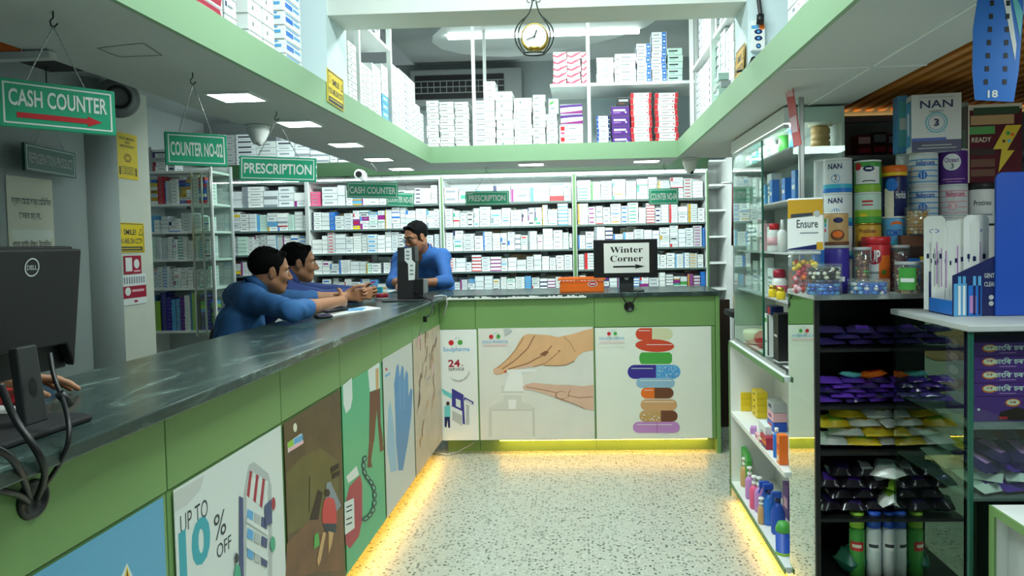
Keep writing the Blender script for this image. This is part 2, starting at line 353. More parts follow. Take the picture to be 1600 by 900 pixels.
# ------------------------------------------------------------------ counters
WT = 1.11; FX = -1.02; FY = 4.93
seams = [.2, 1.655, 2.305, 2.88, 3.48, 4.12, 4.93]
names = ['blue poster', 'ten percent poster', 'brown poster', 'green poster', 'blue glove poster', 'pale creased poster']
for (y0, y1), nm in zip(zip(seams, seams[1:]), names):
    t = thing('counter_cabinet', f'green laminate left counter cabinet carrying the {nm}', 'counter', (-1.25, (y0+y1)/2, 0), 'cabinets of the left counter')
    put('carcass', MB().bb((-1.42, y0+.001, .1), (FX-.012, y1-.001, WT), 'green_edge'), t)
    put('apron', MB().bb((FX-.012, y0+.002, .915), (FX, y1-.002, WT), 'green'), t, bevel=.002)
    put('door_panel', MB().bb((FX-.012, y0+.002, .11), (FX-.004, y1-.002, .912), 'green'), t, bevel=.002)
    put('toe_kick', MB().bb((-1.16, y0+.001, 0), (-1.14, y1-.001, .1), 'green_edge'), t)
bs = [-1.0, -.765, .075, .915]
for (x0, x1), nm in zip(zip(bs, bs[1:]), ['narrow white poster', 'hand-washing poster', 'stacked pills poster']):
    t = thing('counter_cabinet', f'green laminate back counter cabinet carrying the {nm}', 'counter', ((x0+x1)/2, 5.2, 0), 'cabinets of the back counter')
    put('carcass', MB().bb((x0+.001, FY+.012, .1), (x1-.001, 5.48, WT), 'green_edge'), t)
    put('apron', MB().bb((x0+.001 if x0 > -.9 else x0-.02, FY, .9), (x1-.001, FY+.012, WT), 'green'), t, bevel=.002)
    put('door_panel', MB().bb((x0+.002, FY+.004, .105), (x1-.002, FY+.012, .897), 'green'), t, bevel=.002)
    put('toe_kick', MB().bb((x0+.001, FY+.09, 0), (x1-.001, FY+.11, .1), 'green'), t)
single('counter_end_panel', MB().bb((.916, FY-.01, 0), (.945, 5.5, WT), 'green'), 'upright green end panel closing the back counter beside the passage', 'counter panel', (.93, 5.2, 0), bevel=.003)
t = thing('worktop', 'dark green veined marble worktop running along both counters', 'worktop', (-1.2, 3, WT))
pts = [(-1.5, .2), (-.965, .2), (-.965, FY-.02), (.955, FY-.02), (.955, 5.55), (-1.5, 5.55)]
put('slab', MB().prism(TOP((0, 0, 0)), pts, WT, WT+.03, 'marble'), t, bevel=.004)
mb = MB()
for i in range(60):
    x = -.98+1.0*i/60; mb.bb((x, FY-.0245, WT+.001), (x+.0167, FY-.021, WT+.010+.012*random.random()), 'white')
put('edge_tape', mb, t)
WZ = WT+.03
def led(label, a, b, d='y'):
    t = thing('led_strip', label, 'led strip', ((a[0]+b[0])/2, (a[1]+b[1])/2, a[2]), 'warm light strips under the counters')
    put('channel', MB().bb(a, (b[0], b[1], a[2]-.004), 'white'), t)
    i = .004
    put('diffuser', MB().bb((a[0]+i, a[1]+i, a[2]-.004), (b[0]-i, b[1]-i, a[2]-.009), 'led_warm'), t)
led('warm yellow light strip under the left counter', (-1.058, .3, .1), (-1.038, 4.9, .1))
led('warm yellow light strip under the back counter', (-.62, FY+.03, .1), (.86, FY+.05, .1))
led('warm yellow light strip under the white shelf on the right', (.85, 3.0, .064), (.87, 4.0, .064))
# ------------------------------------------------------------------ back wall shelf units
SY = 6.25
rows = [1.07, 1.255, 1.44, 1.655, 1.87, 2.09]
ux = [at(p, 300, Y=SY).x for p in (330, 479, 689, 897, 1106)]
for i, (x0, x1) in enumerate(zip(ux, ux[1:])):
    t = thing('shelf_unit', f'white back wall medicine shelf unit, {NTH[i]} of four from the left', 'shelf unit', ((x0+x1)/2, 6.4, 0), 'back wall shelf units')
    mb = MB().bb((x0+.02, 6.63, 0), (x1-.02, 6.648, 2.12), 'white'); put('back_panel', mb, t)
    for x in (x0, x1-.02): put('side_panel', MB().bb((x+.001, SY, 0), (x+.019, 6.648, 2.12), 'white'), t)
    for z in rows: put('shelf', MB().bb((x0+.02, SY+.009, z-.016), (x1-.02, 6.63, z), 'white').bb((x0+.02, SY+.004, z-.016), (x1-.02, SY+.0085, z), 'shelf_edge'), t)
    put('top_panel', MB().bb((x0+.02, SY, 2.1), (x1-.02, 6.63, 2.12), 'white'), t)
    put('light_strip', MB().bb((x0+.03, SY+.012, 2.088), (x1-.03, SY+.03, 2.1), 'led_clear'), t)
    for x in (x0, x1-.012): put('glass_door_frame', MB().bb((x, SY-.014, .9), (x+.012, SY-.002, 2.1), 'green_edge' if i > 1 else 'lgrey'), t)
    put('base_cabinet_door', MB().bb((x0+.02, SY+.002, .05), (x1-.02, SY+.02, .95), 'white'), t)
single('pelmet', MB().bb((ux[0]-.02, SY-.03, 2.125), (ux[-1], SY, 2.25), 'green_dark'), 'dark green pelmet board above the back wall shelves', 'pelmet', (-1, SY, 2.125), bevel=.003)
# narrow open shelf tower at the right end
t = thing('shelf_tower', 'narrow open white shelf tower at the right end of the back shelves', 'shelf', (1.1, 6.3, 0))
x0 = ux[-1]+.004
put('side_panel', MB().bb((x0+.14, 6.0, 0), (x0+.158, 6.64, 2.2), 'white'), t); put('back_panel', MB().bb((x0, 6.62, 0), (x0+.14, 6.64, 2.2), 'white'), t)
for z in (1.07, 1.3, 1.53, 1.76, 1.98, 2.19): put('shelf', MB().bb((x0, 6.2, z-.016), (x0+.14, 6.62, z), 'white'), t)
# ------------------------------------------------------------------ left glass-fronted shelf unit
LSY = 5.6
t = thing('shelf_unit', 'grey-white medicine shelf unit with glass doors beside the left pier', 'shelf unit', (-3.27, 5.75, 0))
put('back_panel', MB().bb((-3.58, 5.93, 0), (-3.0, 5.945, 2.2), 'lgrey'), t)
put('side_panel', MB().bb((-3.595, LSY, 0), (-3.579, 5.945, 2.2), 'white'), t); put('side_glass', MB().bb((-2.998, LSY+.02, .8), (-2.994, 5.945, 2.16), 'glass'), t); put('corner_post', MB().bb((-3.0, 5.92, 0), (-2.984, 5.945, 2.2), 'lgrey'), t); put('corner_post', MB().bb((-3.0, LSY, 0), (-2.984, LSY+.016, 2.2), 'white'), t); put('lower_panel', MB().bb((-2.998, LSY+.017, 0), (-2.986, 5.92, .8), 'white'), t)
lrows = [.84, 1.19, 1.425, 1.65, 1.875, 2.14]
for z in lrows: put('shelf', MB().bb((-3.579, LSY+.005, z-.018), (-3.0, 5.93, z), 'white'), t)
d = put('glass_door', MB().bb((-3.14, LSY-.03, .8), (-2.985, LSY-.024, 2.12), 'glass'), t)
for x in (-3.14, -3.06, -2.992): put('door_rail', MB().bb((x, LSY-.033, .8), (x+.012, LSY-.02, 2.12), 'steel'), d)
for z in (1.87, 1.65): put('door_stop', MB().bb((-3.19, LSY-.012, z-.045), (-3.165, LSY+.003, z-.02), 'dark'), t)
t = thing('loft_frame', 'pale steel angle and orange cloth on the left loft above the first sign', 'frame', (-1.9, 1.95, 2.45))
a, b = at(0, 88, Y=1.9), at(76, 84, Y=1.9)
put('angle_bar', MB().bb((a.x-.2, 1.9, a.z-.008), (b.x, 1.93, a.z+.012), 'lgrey'), t); put('orange_cloth', MB().bb((a.x-.02, 1.905, a.z+.013), (a.x+.05, 1.925, a.z+.045), 'orange'), t, bevel=.01); put('hanger', MB().bb((a.x-.1, 1.905, a.z+.012), (a.x-.08, 1.925, 2.66), 'lgrey'), t)
# ------------------------------------------------------------------ storage racks on the mezzanine
t = thing('storage_rack', 'white steel rack standing on the back mezzanine', 'rack', (0, 5, MZ1))
for x, y in ((-.722, 4.83), (-.70, 5.24), (.062, 4.83), (.062, 5.24), (.79, 4.83)): put('post', MB().bb((x-.011, y-.011, MZ1), (x+.011, y+.011, 3.18), 'white'), t)
put('shelf', MB().bb((-.2, 4.82, 2.555), (.8, 5.25, 2.575), 'white'), t)
put('back_panel', MB().bb((.09, 5.255, MZ1), (.8, 5.265, 2.555), 'blue_white'), t)
t = thing('storage_rack', 'white steel rack along the left mezzanine edge', 'rack', (-1.2, 4, MZ1))
for y in (3.2, 3.41, 3.985): put('post', MB().bb((-1.085, y-.012, MZ1), (-1.06, y+.012, 3.18), 'white'), t)
put('shelf', MB().bb((-1.45, 3.42, 2.60), (-1.07, 4.0, 2.615), 'white'), t)
t = thing('storage_rack', 'white steel rack along the right mezzanine edge', 'rack', (.9, 4, MZ1))
put('shelf', MB().bb((.74, 3.2, 2.60), (1.1, 4.7, 2.62), 'white'), t)
for y in (3.21, 3.95, 4.7): put('post', MB().bb((.725, y-.012, MZ1), (.75, y+.012, 3.18), 'white'), t)
# air conditioner at the top of the back wall
t = thing('air_conditioner', 'white wall air conditioner with black louvres above the back shelves', 'air conditioner', (-1.1, 6.5, 2.8))
a, b = at(640, 115, Y=6.45), at(816, 158, Y=6.45)
put('body', MB().bb((a.x, 6.45, b.z-.02), (b.x, 6.65, a.z+.03), 'grey'), t, bevel=.01)
g0, g1 = at(648, 119, Y=6.44), at(788, 152, Y=6.44)
g = put('grille', MB().bb((g0.x, 6.44, g1.z), (g1.x, 6.449, g0.z), 'black'), t)
mb = MB()
for i in range(1, 4): z = g1.z+(g0.z-g1.z)*i/4; mb.bb((g0.x, 6.43, z-.004), (g1.x, 6.438, z+.004), 'grey')
for i in range(1, 14): x = g0.x+(g1.x-g0.x)*i/14; mb.bb((x-.003, 6.432, g1.z+.05), (x+.003, 6.44, g0.z-.05), 'grey')
put('louvre', mb, g)
# ------------------------------------------------------------------ printed posters on the counter doors
PXL = FX+.0006
def uvL(px, py): p = at(px, py, X=PXL); return p.y, p.z
PYB = FY-.0006
def uvB(px, py): p = at(px, py, Y=PYB); return p.x, p.z
FL, FB = PX((PXL, 0, 0)), FRONT((0, PYB, 0))
def caps(x0, x1, y0, y1, n=8, side='b', sq=1.):
    """outline of a capsule in the photo's pixels"""
    r = (y1-y0)/2; P = []; rx = min(r*sq, (x1-x0)/2)
    for i in range(n+1): a = -math.pi/2+math.pi*i/n; P.append(((x1-rx+rx*math.cos(a)) if side in 'br' else x1, y0+r+r*math.sin(a)) if side in 'br' else ((x1, y0) if i == 0 else (x1, y1)))
    for i in range(n+1): a = math.pi/2+math.pi*i/n; P.append(((x0+rx+rx*math.cos(a)), y0+r+r*math.sin(a)) if side in 'bl' else ((x0, y1) if i == 0 else (x0, y0)))
    out = []
    for p in P:
        if not out or abs(p[0]-out[-1][0])+abs(p[1]-out[-1][1]) > 1e-6: out.append(p)
    return out
class Poster:
    def __init__(s, fr, uv, a0, b0, a1, b1, base):
        s.fr, s.uv, s.mb, s.k = fr, uv, MB(), 0
        c = fr.p((a0+a1)/2, (b0+b1)/2, .001); s.loc = fr.p((a0+a1)/2, b0)
        s.mb.prism(fr, [(a0, b0), (a1, b0), (a1, b1), (a0, b1)], 0, .002, base)
        s.B = (a0, b0, a1, b1)
    def w(s): s.k += 1; return .002+.00012*s.k
    def P(s, pts, mat, rev=False):
        q = [s.uv(*p) for p in pts]
        ar = sum(q[i-1][0]*q[i][1]-q[i][0]*q[i-1][1] for i in range(len(q)))
        s.mb.poly(s.fr, q if ar > 0 else q[::-1], s.w(), mat); return s
    def L(s, pts, t, mat): s.mb.line(s.fr, [s.uv(*p) for p in pts], t, s.w(), mat); return s
    def E(s, x, y, rx, ry, mat, rot=0):
        return s.P([(x+rx*math.cos(a)*math.cos(rot)-ry*math.sin(a)*math.sin(rot), y+rx*math.cos(a)*math.sin(rot)+ry*math.sin(a)*math.cos(rot)) for a in [6.2832*i/22 for i in range(22)]], mat)
    def T(s, t, x, y, y2, mat, x1=None, bold=0.):
        """text from pixel (x, base y) with cap top at y2 and right end at x1"""
        a, b = s.uv(x, y); _, b2 = s.uv(x, y2); wd = None
        if x1 is not None: wd = s.uv(x1, y)[0]-a
        s.mb.text(s.fr, t, a, b, b2-b, s.w(), mat, wd, bold, 'L'); return s
    def done(s, label): return single('poster', s.mb, label, 'poster', s.loc)
z0, z1 = .118, .908
M('p_blue', (100, 170, 206), .45); M('p_white', (222, 230, 226), .45); M('p_brown', (98, 78, 52), .5, var=.35, scale=4); M('p_green', (88, 182, 136), .45); M('p_pale', (206, 210, 206), .45); M('p_beige', (206, 188, 166), .5, var=.08, scale=8); M('p_cream', (232, 238, 226), .45, var=.02); M('p_hand', (226, 178, 132), .5, var=.06, scale=9); M('p_handline', (140, 92, 62), .5); M('p_hand2', (222, 182, 160), .5, var=.05, scale=9); M('p_glove', (92, 146, 196), .5); M('p_glove2', (150, 190, 216), .5); M('p_bg', (226, 226, 218), .45, var=.03); M('p_clear', (216, 216, 208), .4); M('p_clear2', (200, 200, 192), .4); M('p_hi', (240, 240, 236), .4); M('p_shop', (60, 58, 150), .4); M('p_rednail', (196, 90, 80), .4); M('p_teal', (52, 168, 184), .4); M('p_slate', (62, 76, 124), .4); M('p_soil', (120, 84, 56), .5, var=.2, scale=9); M('p_olive', (104, 96, 48), .5, var=.2, scale=5)
p = Poster(FL, uvL, .35, z0, 1.632, z1, 'p_blue')
p.P([(186, 905), (197, 880), (208, 905)], 'p_white').P([(193, 902), (197, 884), (202, 902)], 'yellow').P([(196, 900), (197, 888), (199, 900)], 'brown'); p.done('plain sky blue poster on the counter door nearest the camera')
p = Poster(FL, uvL, 1.675, z0, 2.293, z1, 'p_white')
p.P([(270, 770), (318, 743), (312, 765), (290, 790), (272, 800)], 'p_pale')
p.T('UP TO', 281, 836, 806, 'ink', 325).T('10', 280, 905, 836, 'p_teal', 330, .045).T('%', 334, 846, 806, 'ink', 353).T('OFF', 338, 874, 852, 'ink', 361)
p.P([(388, 726), (396, 722), (418, 740), (423, 760), (424, 905), (378, 905), (380, 770)], 'lgrey').P([(390, 745), (414, 752), (418, 790), (417, 905), (383, 905), (384, 770)], 'p_white')
for i in range(6): x = 385+i*5; p.P([(x+4, 735+i*3), (x+7.5, 737+i*3), (x+3, 778+i*4), (x-1, 774+i*4)], 'crimson' if i % 2 == 0 else 'p_white')
p.P([(372, 775), (378, 778), (379, 905), (372, 905)], 'p_slate')
for i in range(9): x, y = 385+(i % 3)*11, 795+(i//3)*30+(i % 3)*6; p.P([(x, y), (x+9, y+5), (x+8, y+20), (x-1, y+15)], ('sky', 'lgrey', 'p_slate')[i % 3])
for y in (812, 852): p.L([(383, y), (417, y+22)], .012, 'p_white')
p.P([(411, 790), (422, 780), (423, 818), (412, 822)], 'p_slate').E(425, 787, 3, 10, 'crimson').E(424, 850, 4, 12, 'teal').P([(362, 905), (366, 880), (372, 885), (374, 905)], 'teal').E(367, 872, 3, 8, 'ink'); p.done('white counter poster advertising up to ten percent off with a phone shop drawing')
p = Poster(FL, uvL, 2.316, z0, 2.862, z1, 'p_brown')
p.P([(447, 740), (470, 715), (500, 700), (528, 720), (528, 800), (490, 815), (450, 835)], 'p_olive').P([(447, 850), (480, 815), (510, 800), (535, 795), (535, 890), (445, 903)], 'p_soil')
p.P([(448, 692), (470, 677), (473, 690), (449, 708)], 'p_white').P([(448, 692), (457, 686), (458, 696), (449, 701)], 'lime').P([(458, 686), (472, 678), (472, 688), (458, 695)], 'sky').E(460, 668, 3, 7, 'cream').L([(450, 704), (462, 697), (473, 690)], .012, 'palepink')
p.L([(482, 800), (483, 745)], .006, 'dkbrown').P([(483, 812), (496, 765), (503, 770), (496, 812)], 'dkbrown').P([(507, 790), (509, 755), (515, 752), (532, 790), (524, 800)], 'ink2')
p.P([(505, 782), (512, 776), (521, 780), (524, 795), (525, 818), (517, 822), (503, 818), (502, 800)], 'red').P([(503, 818), (524, 818), (524, 832), (508, 832)], 'ink').P([(503, 832), (508, 832), (500, 875), (496, 885), (494, 876)], 'tan').P([(512, 830), (520, 832), (517, 850), (512, 866)], 'tan').P([(490, 835), (496, 832), (498, 852), (489, 858)], 'leaf').E(510, 770, 4, 6, 'dkbrown').L([(516, 735), (528, 727)], .02, 'dkbrown').L([(518, 745), (530, 738)], .02, 'dkbrown'); p.done('dark brown painted poster of a woman in a red top bending down')
p = Poster(FL, uvL, 2.886, z0, 3.468, z1+.01, 'p_green')
p.P([(535, 602), (549, 590), (550, 622), (547, 638), (540, 646), (536, 632)], 'p_white').P([(574, 578), (592, 566), (593, 606), (577, 612)], 'p_white').P([(586, 577), (591, 574), (591, 640), (587, 638)], 'tan').P([(577, 613), (593, 607), (594, 660), (598, 690), (592, 692), (588, 640), (584, 690), (576, 690)], 'brown').P([(576, 690), (583, 690), (579, 720), (581, 730), (573, 731), (574, 715)], 'brown').P([(592, 692), (597, 690), (599, 702), (593, 707)], 'brown')
p.P([(545, 760), (562, 742), (565, 757), (565, 812), (560, 838), (546, 857), (539, 850), (538, 790)], 'crimson').P([(540, 745), (556, 728), (560, 742), (543, 755)], 'p_white').P([(537, 785), (552, 778), (553, 825), (538, 836)], 'p_white')
for y in (793, 800, 812, 820): p.L([(540, y), (549, y-4)], .006, 'ink')
ch = [(570, 712), (567, 722), (567, 733), (570, 743), (576, 750), (581, 757), (584, 767), (584, 780), (583, 792), (579, 802), (573, 808), (567, 812)]
for a, b in zip(ch, ch[1:]): x, y = (a[0]+b[0])/2, (a[1]+b[1])/2; p.E(x, y, 3.4, 5.6, 'ink', math.atan2(b[1]-a[1], b[0]-a[0])-1.57); p.E(x, y, 1.7, 3.3, 'p_green', math.atan2(b[1]-a[1], b[0]-a[0])-1.57)
p.done('green counter poster of legs chained to a pill bottle')
p = Poster(FL, uvL, 3.496, z0, 4.105, z1+.02, 'p_pale')
p.P([(604, 700), (606, 640), (609, 625), (613, 650), (617, 690), (620, 735), (610, 738)], 'p_glove2').P([(616, 620), (615, 600), (619, 572), (622, 568), (624, 590), (627, 571), (630, 574), (631, 595), (634, 578), (637, 584), (638, 620), (641, 606), (644, 610), (642, 650), (637, 690), (629, 735), (622, 735), (618, 690)], 'p_glove')
p.L([(624, 592), (625, 640)], .008, 'p_glove2').L([(631, 596), (631, 640)], .008, 'p_glove2').E(603, 577, 1.6, 2.4, 'red').L([(601, 588), (609, 583)], .012, 'sky'); p.done('pale counter poster showing a pair of blue rubber gloves')
p = Poster(FL, uvL, 4.13, z0, 4.918, z1+.03, 'p_beige')
rr = random.Random(4)
for i in range(30):
    x, y = rr.uniform(649, 680), rr.uniform(530, 700)
    if y > 700-(x-650)*1.2+10 and x > 660: continue
    p.L([(x, y), (x+rr.uniform(-2, 3), y-rr.uniform(6, 15)), (x+rr.uniform(-1, 5), y-rr.uniform(15, 26))], rr.uniform(.008, .022), rr.choice(['p_handline', 'brown', 'ink2', 'tan', 'palepink']))
p.done('beige counter poster of wrinkled skin in the corner of the counters')
# back counter posters
c8 = lambda x, y: (680+x/4.5, 500+y/4.5)
p = Poster(FB, uvB, uvB(684, 600)[0], .108, uvB(746.5, 600)[0], uvB(715, 515)[1], 'white')
def logo(p, x, y, k, txt, tiny=True):
    p.E(x-8*k, y, 4.2*k, 4.2*k, 'red').E(x+6*k, y-.5*k, 3.9*k, 4*k, 'leaf'); p.L([(x-3*k, y-5*k), (x+k, y-9*k)], .003*k, 'sky').L([(x+3*k, y-6*k), (x+5*k, y-8*k)], .003*k, 'leaf')
logo(p, 713, 535.5, 1, '')
p.T('Soulpharma', 692.5, 549, 542.5, 'sky', 734, .01).T('24', 700.5, 573, 562.5, 'crimson', 719, .03).T('hr', 721, 572, 569, 'crimson', 725).T('SERVICE', 701, 579, 574.8, 'ink', 725.5, .01)
p.P([(702, 588), (708, 592), (716, 594), (724, 592), (731, 585), (733, 578), (734, 584), (729, 592), (720, 597), (710, 596)], 'lgrey')
p.P([c8(42, 478), c8(118, 520), c8(128, 560), c8(60, 522)], 'aqua').P([c8(118, 480), c8(200, 525), c8(210, 735), c8(195, 728), c8(190, 640), c8(118, 605)], 'p_shop').P([c8(145, 550), c8(178, 565), c8(180, 620), c8(147, 605)], 'p_white').P([c8(205, 540), c8(270, 575), c8(268, 595), c8(203, 562)], 'p_shop').P([c8(213, 555), c8(260, 580), c8(259, 588), c8(212, 564)], 'white').P([c8(120, 635), c8(190, 670), c8(192, 745), c8(122, 700)], 'lgrey').P([c8(217, 590), c8(240, 600), c8(240, 735), c8(217, 735)], 'lgrey')
p.P([c8(66, 605), c8(106, 600), c8(108, 680), c8(66, 680)], 'aqua').P([c8(66, 680), c8(104, 680), c8(106, 755), c8(92, 757), c8(88, 700), c8(80, 755), c8(68, 750)], 'navy').E(*c8(90, 586), 2.6, 3.2, 'dkbrown'); p.done('narrow white back counter poster reading 24 hr service')
p = Poster(FB, uvB, uvB(749, 600)[0], .108, uvB(928, 600)[0], uvB(840, 512)[1], 'p_bg')
HS = [(1112, 58), (1040, 75), (960, 100), (900, 112), (860, 120), (810, 108), (760, 103), (700, 100), (650, 98), (620, 110), (590, 150), (560, 210), (520, 255), (470, 310), (410, 345), (410, 372), (430, 385), (470, 380), (500, 365), (510, 345), (560, 345), (640, 330), (690, 330), (760, 318), (850, 320), (920, 315), (975, 290), (1005, 250), (1040, 225), (1112, 212)]
p.P([c8(375, 615), c8(440, 585), c8(480, 575), c8(480, 520), c8(465, 515), c8(465, 460), c8(625, 460), c8(625, 515), c8(608, 520), c8(608, 575), c8(665, 590), c8(702, 615), c8(704, 822), c8(372, 822)], 'p_clear').P([c8(400, 640), c8(690, 640), c8(690, 822), c8(400, 822)], 'p_bg').L([c8(390, 625), c8(388, 815)], .006, 'p_clear2').L([c8(690, 620), c8(692, 815)], .01, 'p_clear2').L([c8(400, 632), c8(685, 632)], .006, 'p_clear2').P([c8(512, 560), c8(572, 560), c8(566, 625), c8(518, 625)], 'p_hi').L([c8(470, 520), c8(615, 522)], .008, 'p_hi').P([c8(525, 360), c8(608, 362), c8(625, 500), c8(480, 500), c8(500, 420)], 'p_hi').P([c8(505, 346), c8(715, 345), c8(712, 366), c8(505, 372)], 'p_hi')
p.P([c8(*q) for q in HS], 'p_hand')
for q, t in ((((700, 108), (650, 200), (560, 285), (470, 345)), .007), (((820, 180), (770, 240), (650, 305), (512, 346)), .007), (((620, 120), (600, 160), (530, 255), (440, 335)), .004), (((690, 330), (780, 300), (880, 215), (860, 215)), .004), (((760, 318), (850, 322), (920, 316), (980, 288)), .005), (((905, 118), (950, 160), (985, 225)), .003)): p.L([c8(*a) for a in q], t, 'p_handline')
p.P([c8(735, 240), c8(775, 215), c8(800, 225), c8(770, 255)], 'p_handline').E(*c8(440, 360), 6, 4, 'p_hand2', -.4).E(*c8(494, 362), 2.4, 1.8, 'p_rednail').P([c8(560, 335), c8(680, 308), c8(675, 330), c8(560, 346)], 'p_hand2')
HL = [(1114, 455), (1040, 465), (960, 458), (850, 455), (760, 448), (690, 440), (640, 452), (615, 468), (625, 487), (680, 492), (760, 515), (850, 545), (900, 570), (990, 590), (1050, 625), (1114, 632)]
p.P([c8(*q) for q in HL], 'p_hand2').E(*c8(888, 528), 10, 6.4, 'p_handline').E(*c8(892, 527), 9.2, 5.6, 'p_hand2')
for q in (((640, 470), (760, 490), (850, 510)), ((930, 530), (1010, 545), (1110, 540)), ((950, 490), (940, 510), (935, 540)), ((850, 545), (940, 575), (1050, 622))): p.L([c8(*a) for a in q], .004, 'p_handline')
p.P([c8(480, 62), c8(520, 60), c8(545, 75), c8(490, 112)], 'lgrey'); logo(p, 774, 526, .8, ''); p.T('SOUL PHARMA', 754, 536, 532, 'sky', 794).L([(755, 539.5), (793, 539)], .006, 'palepink')
p.done('large back counter poster of hands pumping sanitiser from a bottle')
p = Poster(FB, uvB, uvB(931, 600)[0], .108, uvB(1112, 600)[0], uvB(1020, 511)[1], 'p_cream')
c3 = lambda P: [(800+x/4, 450+y/4) for x, y in P]
def pill(x0, x1, y0, y1, l, r=None, m=0, sq=1.): 
    if r is None: p.P(c3(caps(x0, x1, y0, y1, sq=sq)), l)
    else: p.P(c3(caps(x0, m, y0, y1, side='l')), l); p.P(c3(caps(m, x1, y0, y1, side='r')), r)
M('pill_red', (214, 76, 46), .35); M('pill_cream', (214, 216, 176), .4); M('pill_tan', (214, 166, 116), .45)
pill(772, 1005, 250, 325, 'pill_red', 'pill_cream', 875)
p.E(800+892/4, 450+360/4, 30.5, 10, 'pill_red', .04)
pill(795, 1000, 402, 475, 'leaf', sq=.5); p.P(c3([(845, 402), (1000, 415), (1000, 462), (845, 472)]), 'leaf')
pill(722, 1053, 480, 568, 'violet', 'sky', 900); pill(775, 1018, 562, 625, 'p_glove2'); pill(805, 1010, 622, 690, 'orange', 'brown', 890); pill(803, 1032, 695, 765, 'pill_tan'); pill(795, 1035, 765, 835, 'tan', 'brown', 930); pill(755, 1048, 835, 905, 'lilac')
rr = random.Random(2)
for i in range(60): x, y = rr.uniform(910, 1035), rr.uniform(490, 560); p.E(800+x/4, 450+y/4, .7, .7, rr.choice(['p_hi', 'blue2']))
for i in range(34): x, y = rr.uniform(812, 925), rr.uniform(778, 825); p.E(800+x/4, 450+y/4, .9, .9, rr.choice(['p_hi', 'ochre']))
for x0, x1, y in ((790, 860, 265), (745, 880, 500), (825, 880, 636), (840, 1000, 352), (780, 1000, 850), (800, 1000, 575), (820, 1010, 708)): p.L(c3([(x0, y), (x1, y)]), .004, 'p_hi')
p.L(c3([(905, 836), (907, 903)]), .003, 'mag')
logo(p, 957, 521, .7, ''); p.T('SOUL PHARMA', 936, 530.5, 526.5, 'sky', 976).L([(937, 534.5), (975, 534)], .006, 'palepink')
p.done('cream back counter poster of nine stacked coloured pills and capsules')
# ------------------------------------------------------------------ hanging signs
def hang_sign(label, TL, TR, BL, Y0, Y1, text, hook=None, holes=None, arrow=False, backdrop='teal', lw=.9):
    a, b, c = at(*TL, Y=Y0), at(*TR, Y=Y1), at(*BL, Y=Y0)
    u = (b-a); W = u.length; u.normalize(); v = Vector((0, 0, 1)); v = (v-u*v.dot(u)).normalized(); H = (a-c).dot(v)
    o = a-v*H; fr = FR(o, u, v); mid = fr.p(W/2, 0)
    t = thing('hanging_sign', label, 'sign', mid, 'green hanging counter signs')
    mb = MB().prism(fr, [(0, 0), (W, 0), (W, H), (0, H)], -.02, 0, backdrop); g = H*.075
    mb.frame(fr, g, g, W-g, H-g, max(.0035, H*.025), .0006, 'white'); bd = put('board', mb, t, bevel=.002)
    mb = MB()
    if arrow: mb.text(fr, text, W/2, H*.46, H*.33, .001, 'white', W*.84, .02); y = H*.26; mb.poly(fr, [(W*.14, y-H*.055), (W*.74, y-H*.055), (W*.74, y-H*.11), (W*.87, y), (W*.74, y+H*.11), (W*.74, y+H*.055), (W*.14, y+H*.055)], .001, 'red')
    else: mb.text(fr, text, W/2, H*.30, H*.40, .001, 'white', W*lw, .02)
    put('lettering', mb, bd)
    top = at(*hook, Y=(Y0+Y1)/2) if hook else fr.p(W/2, H)+Vector((0, 0, .14)); top.z = min(top.z, MZ0-.035) if top.z > MZ0-.1 or not hook else top.z
    for s in ((holes or (.22, .78))):
        p0 = fr.p(W*s, H-.008, -.01); n = 26; pts = [p0.lerp(top, i/n) for i in range(n+1)]
        put('chain', MB().tube(pts, [.0022 if i % 2 else .001 for i in range(n+1)], 'steel', 5), t)
    hp = [Vector((top.x, top.y, MZ0)), Vector((top.x, top.y, top.z+.02)), Vector((top.x-.008, top.y, top.z+.012)), Vector((top.x-.006, top.y, top.z+.001)), Vector((top.x+.003, top.y, top.z-.001)), Vector((top.x+.010, top.y, top.z+.006))]
    put('hook', MB().tube(hp, .0018, 'iron', 6), t)
    return t
hang_sign('large green CASH COUNTER hanging sign with a red arrow', (-5, 119), (179, 143), (-2, 196), 1.52, 1.70, 'CASH COUNTER', (83, 25), (.22, .75), True)
hang_sign('green hanging sign reading COUNTER NO-02', (257, 205), (354, 211), (259, 257), 2.15, 2.26, 'COUNTER NO-02', (301, 120), lw=.84)
hang_sign('green hanging sign reading PRESCRIPTION above the two leaning men', (374, 243), (494, 247), (374, 281), 2.83, 2.90, 'PRESCRIPTION', (432, 178), lw=.88)
hang_sign('small green hanging CASH COUNTER sign without an arrow', (542, 284), (622, 286), (543, 309), 4.38, 4.48, 'CASH COUNTER', (580, 247))
hang_sign('green hanging sign reading COUNTER NO-03 partly behind another sign', (604, 300), (647, 302), (605, 322), 5.2, 5.24, 'COUNTER NO-03', (626, 270))
hang_sign('green hanging PRESCRIPTION sign above the back counter', (727, 299), (795, 298), (728, 321), 5.13, 5.13, 'PRESCRIPTION', (760, 262), lw=.84)
hang_sign('green hanging sign reading COUNTER NO-04 above the back counter', (1014, 295), (1060, 294), (1014, 320), 5.15, 5.15, 'COUNTER NO-04', (1038, 258), lw=.86)
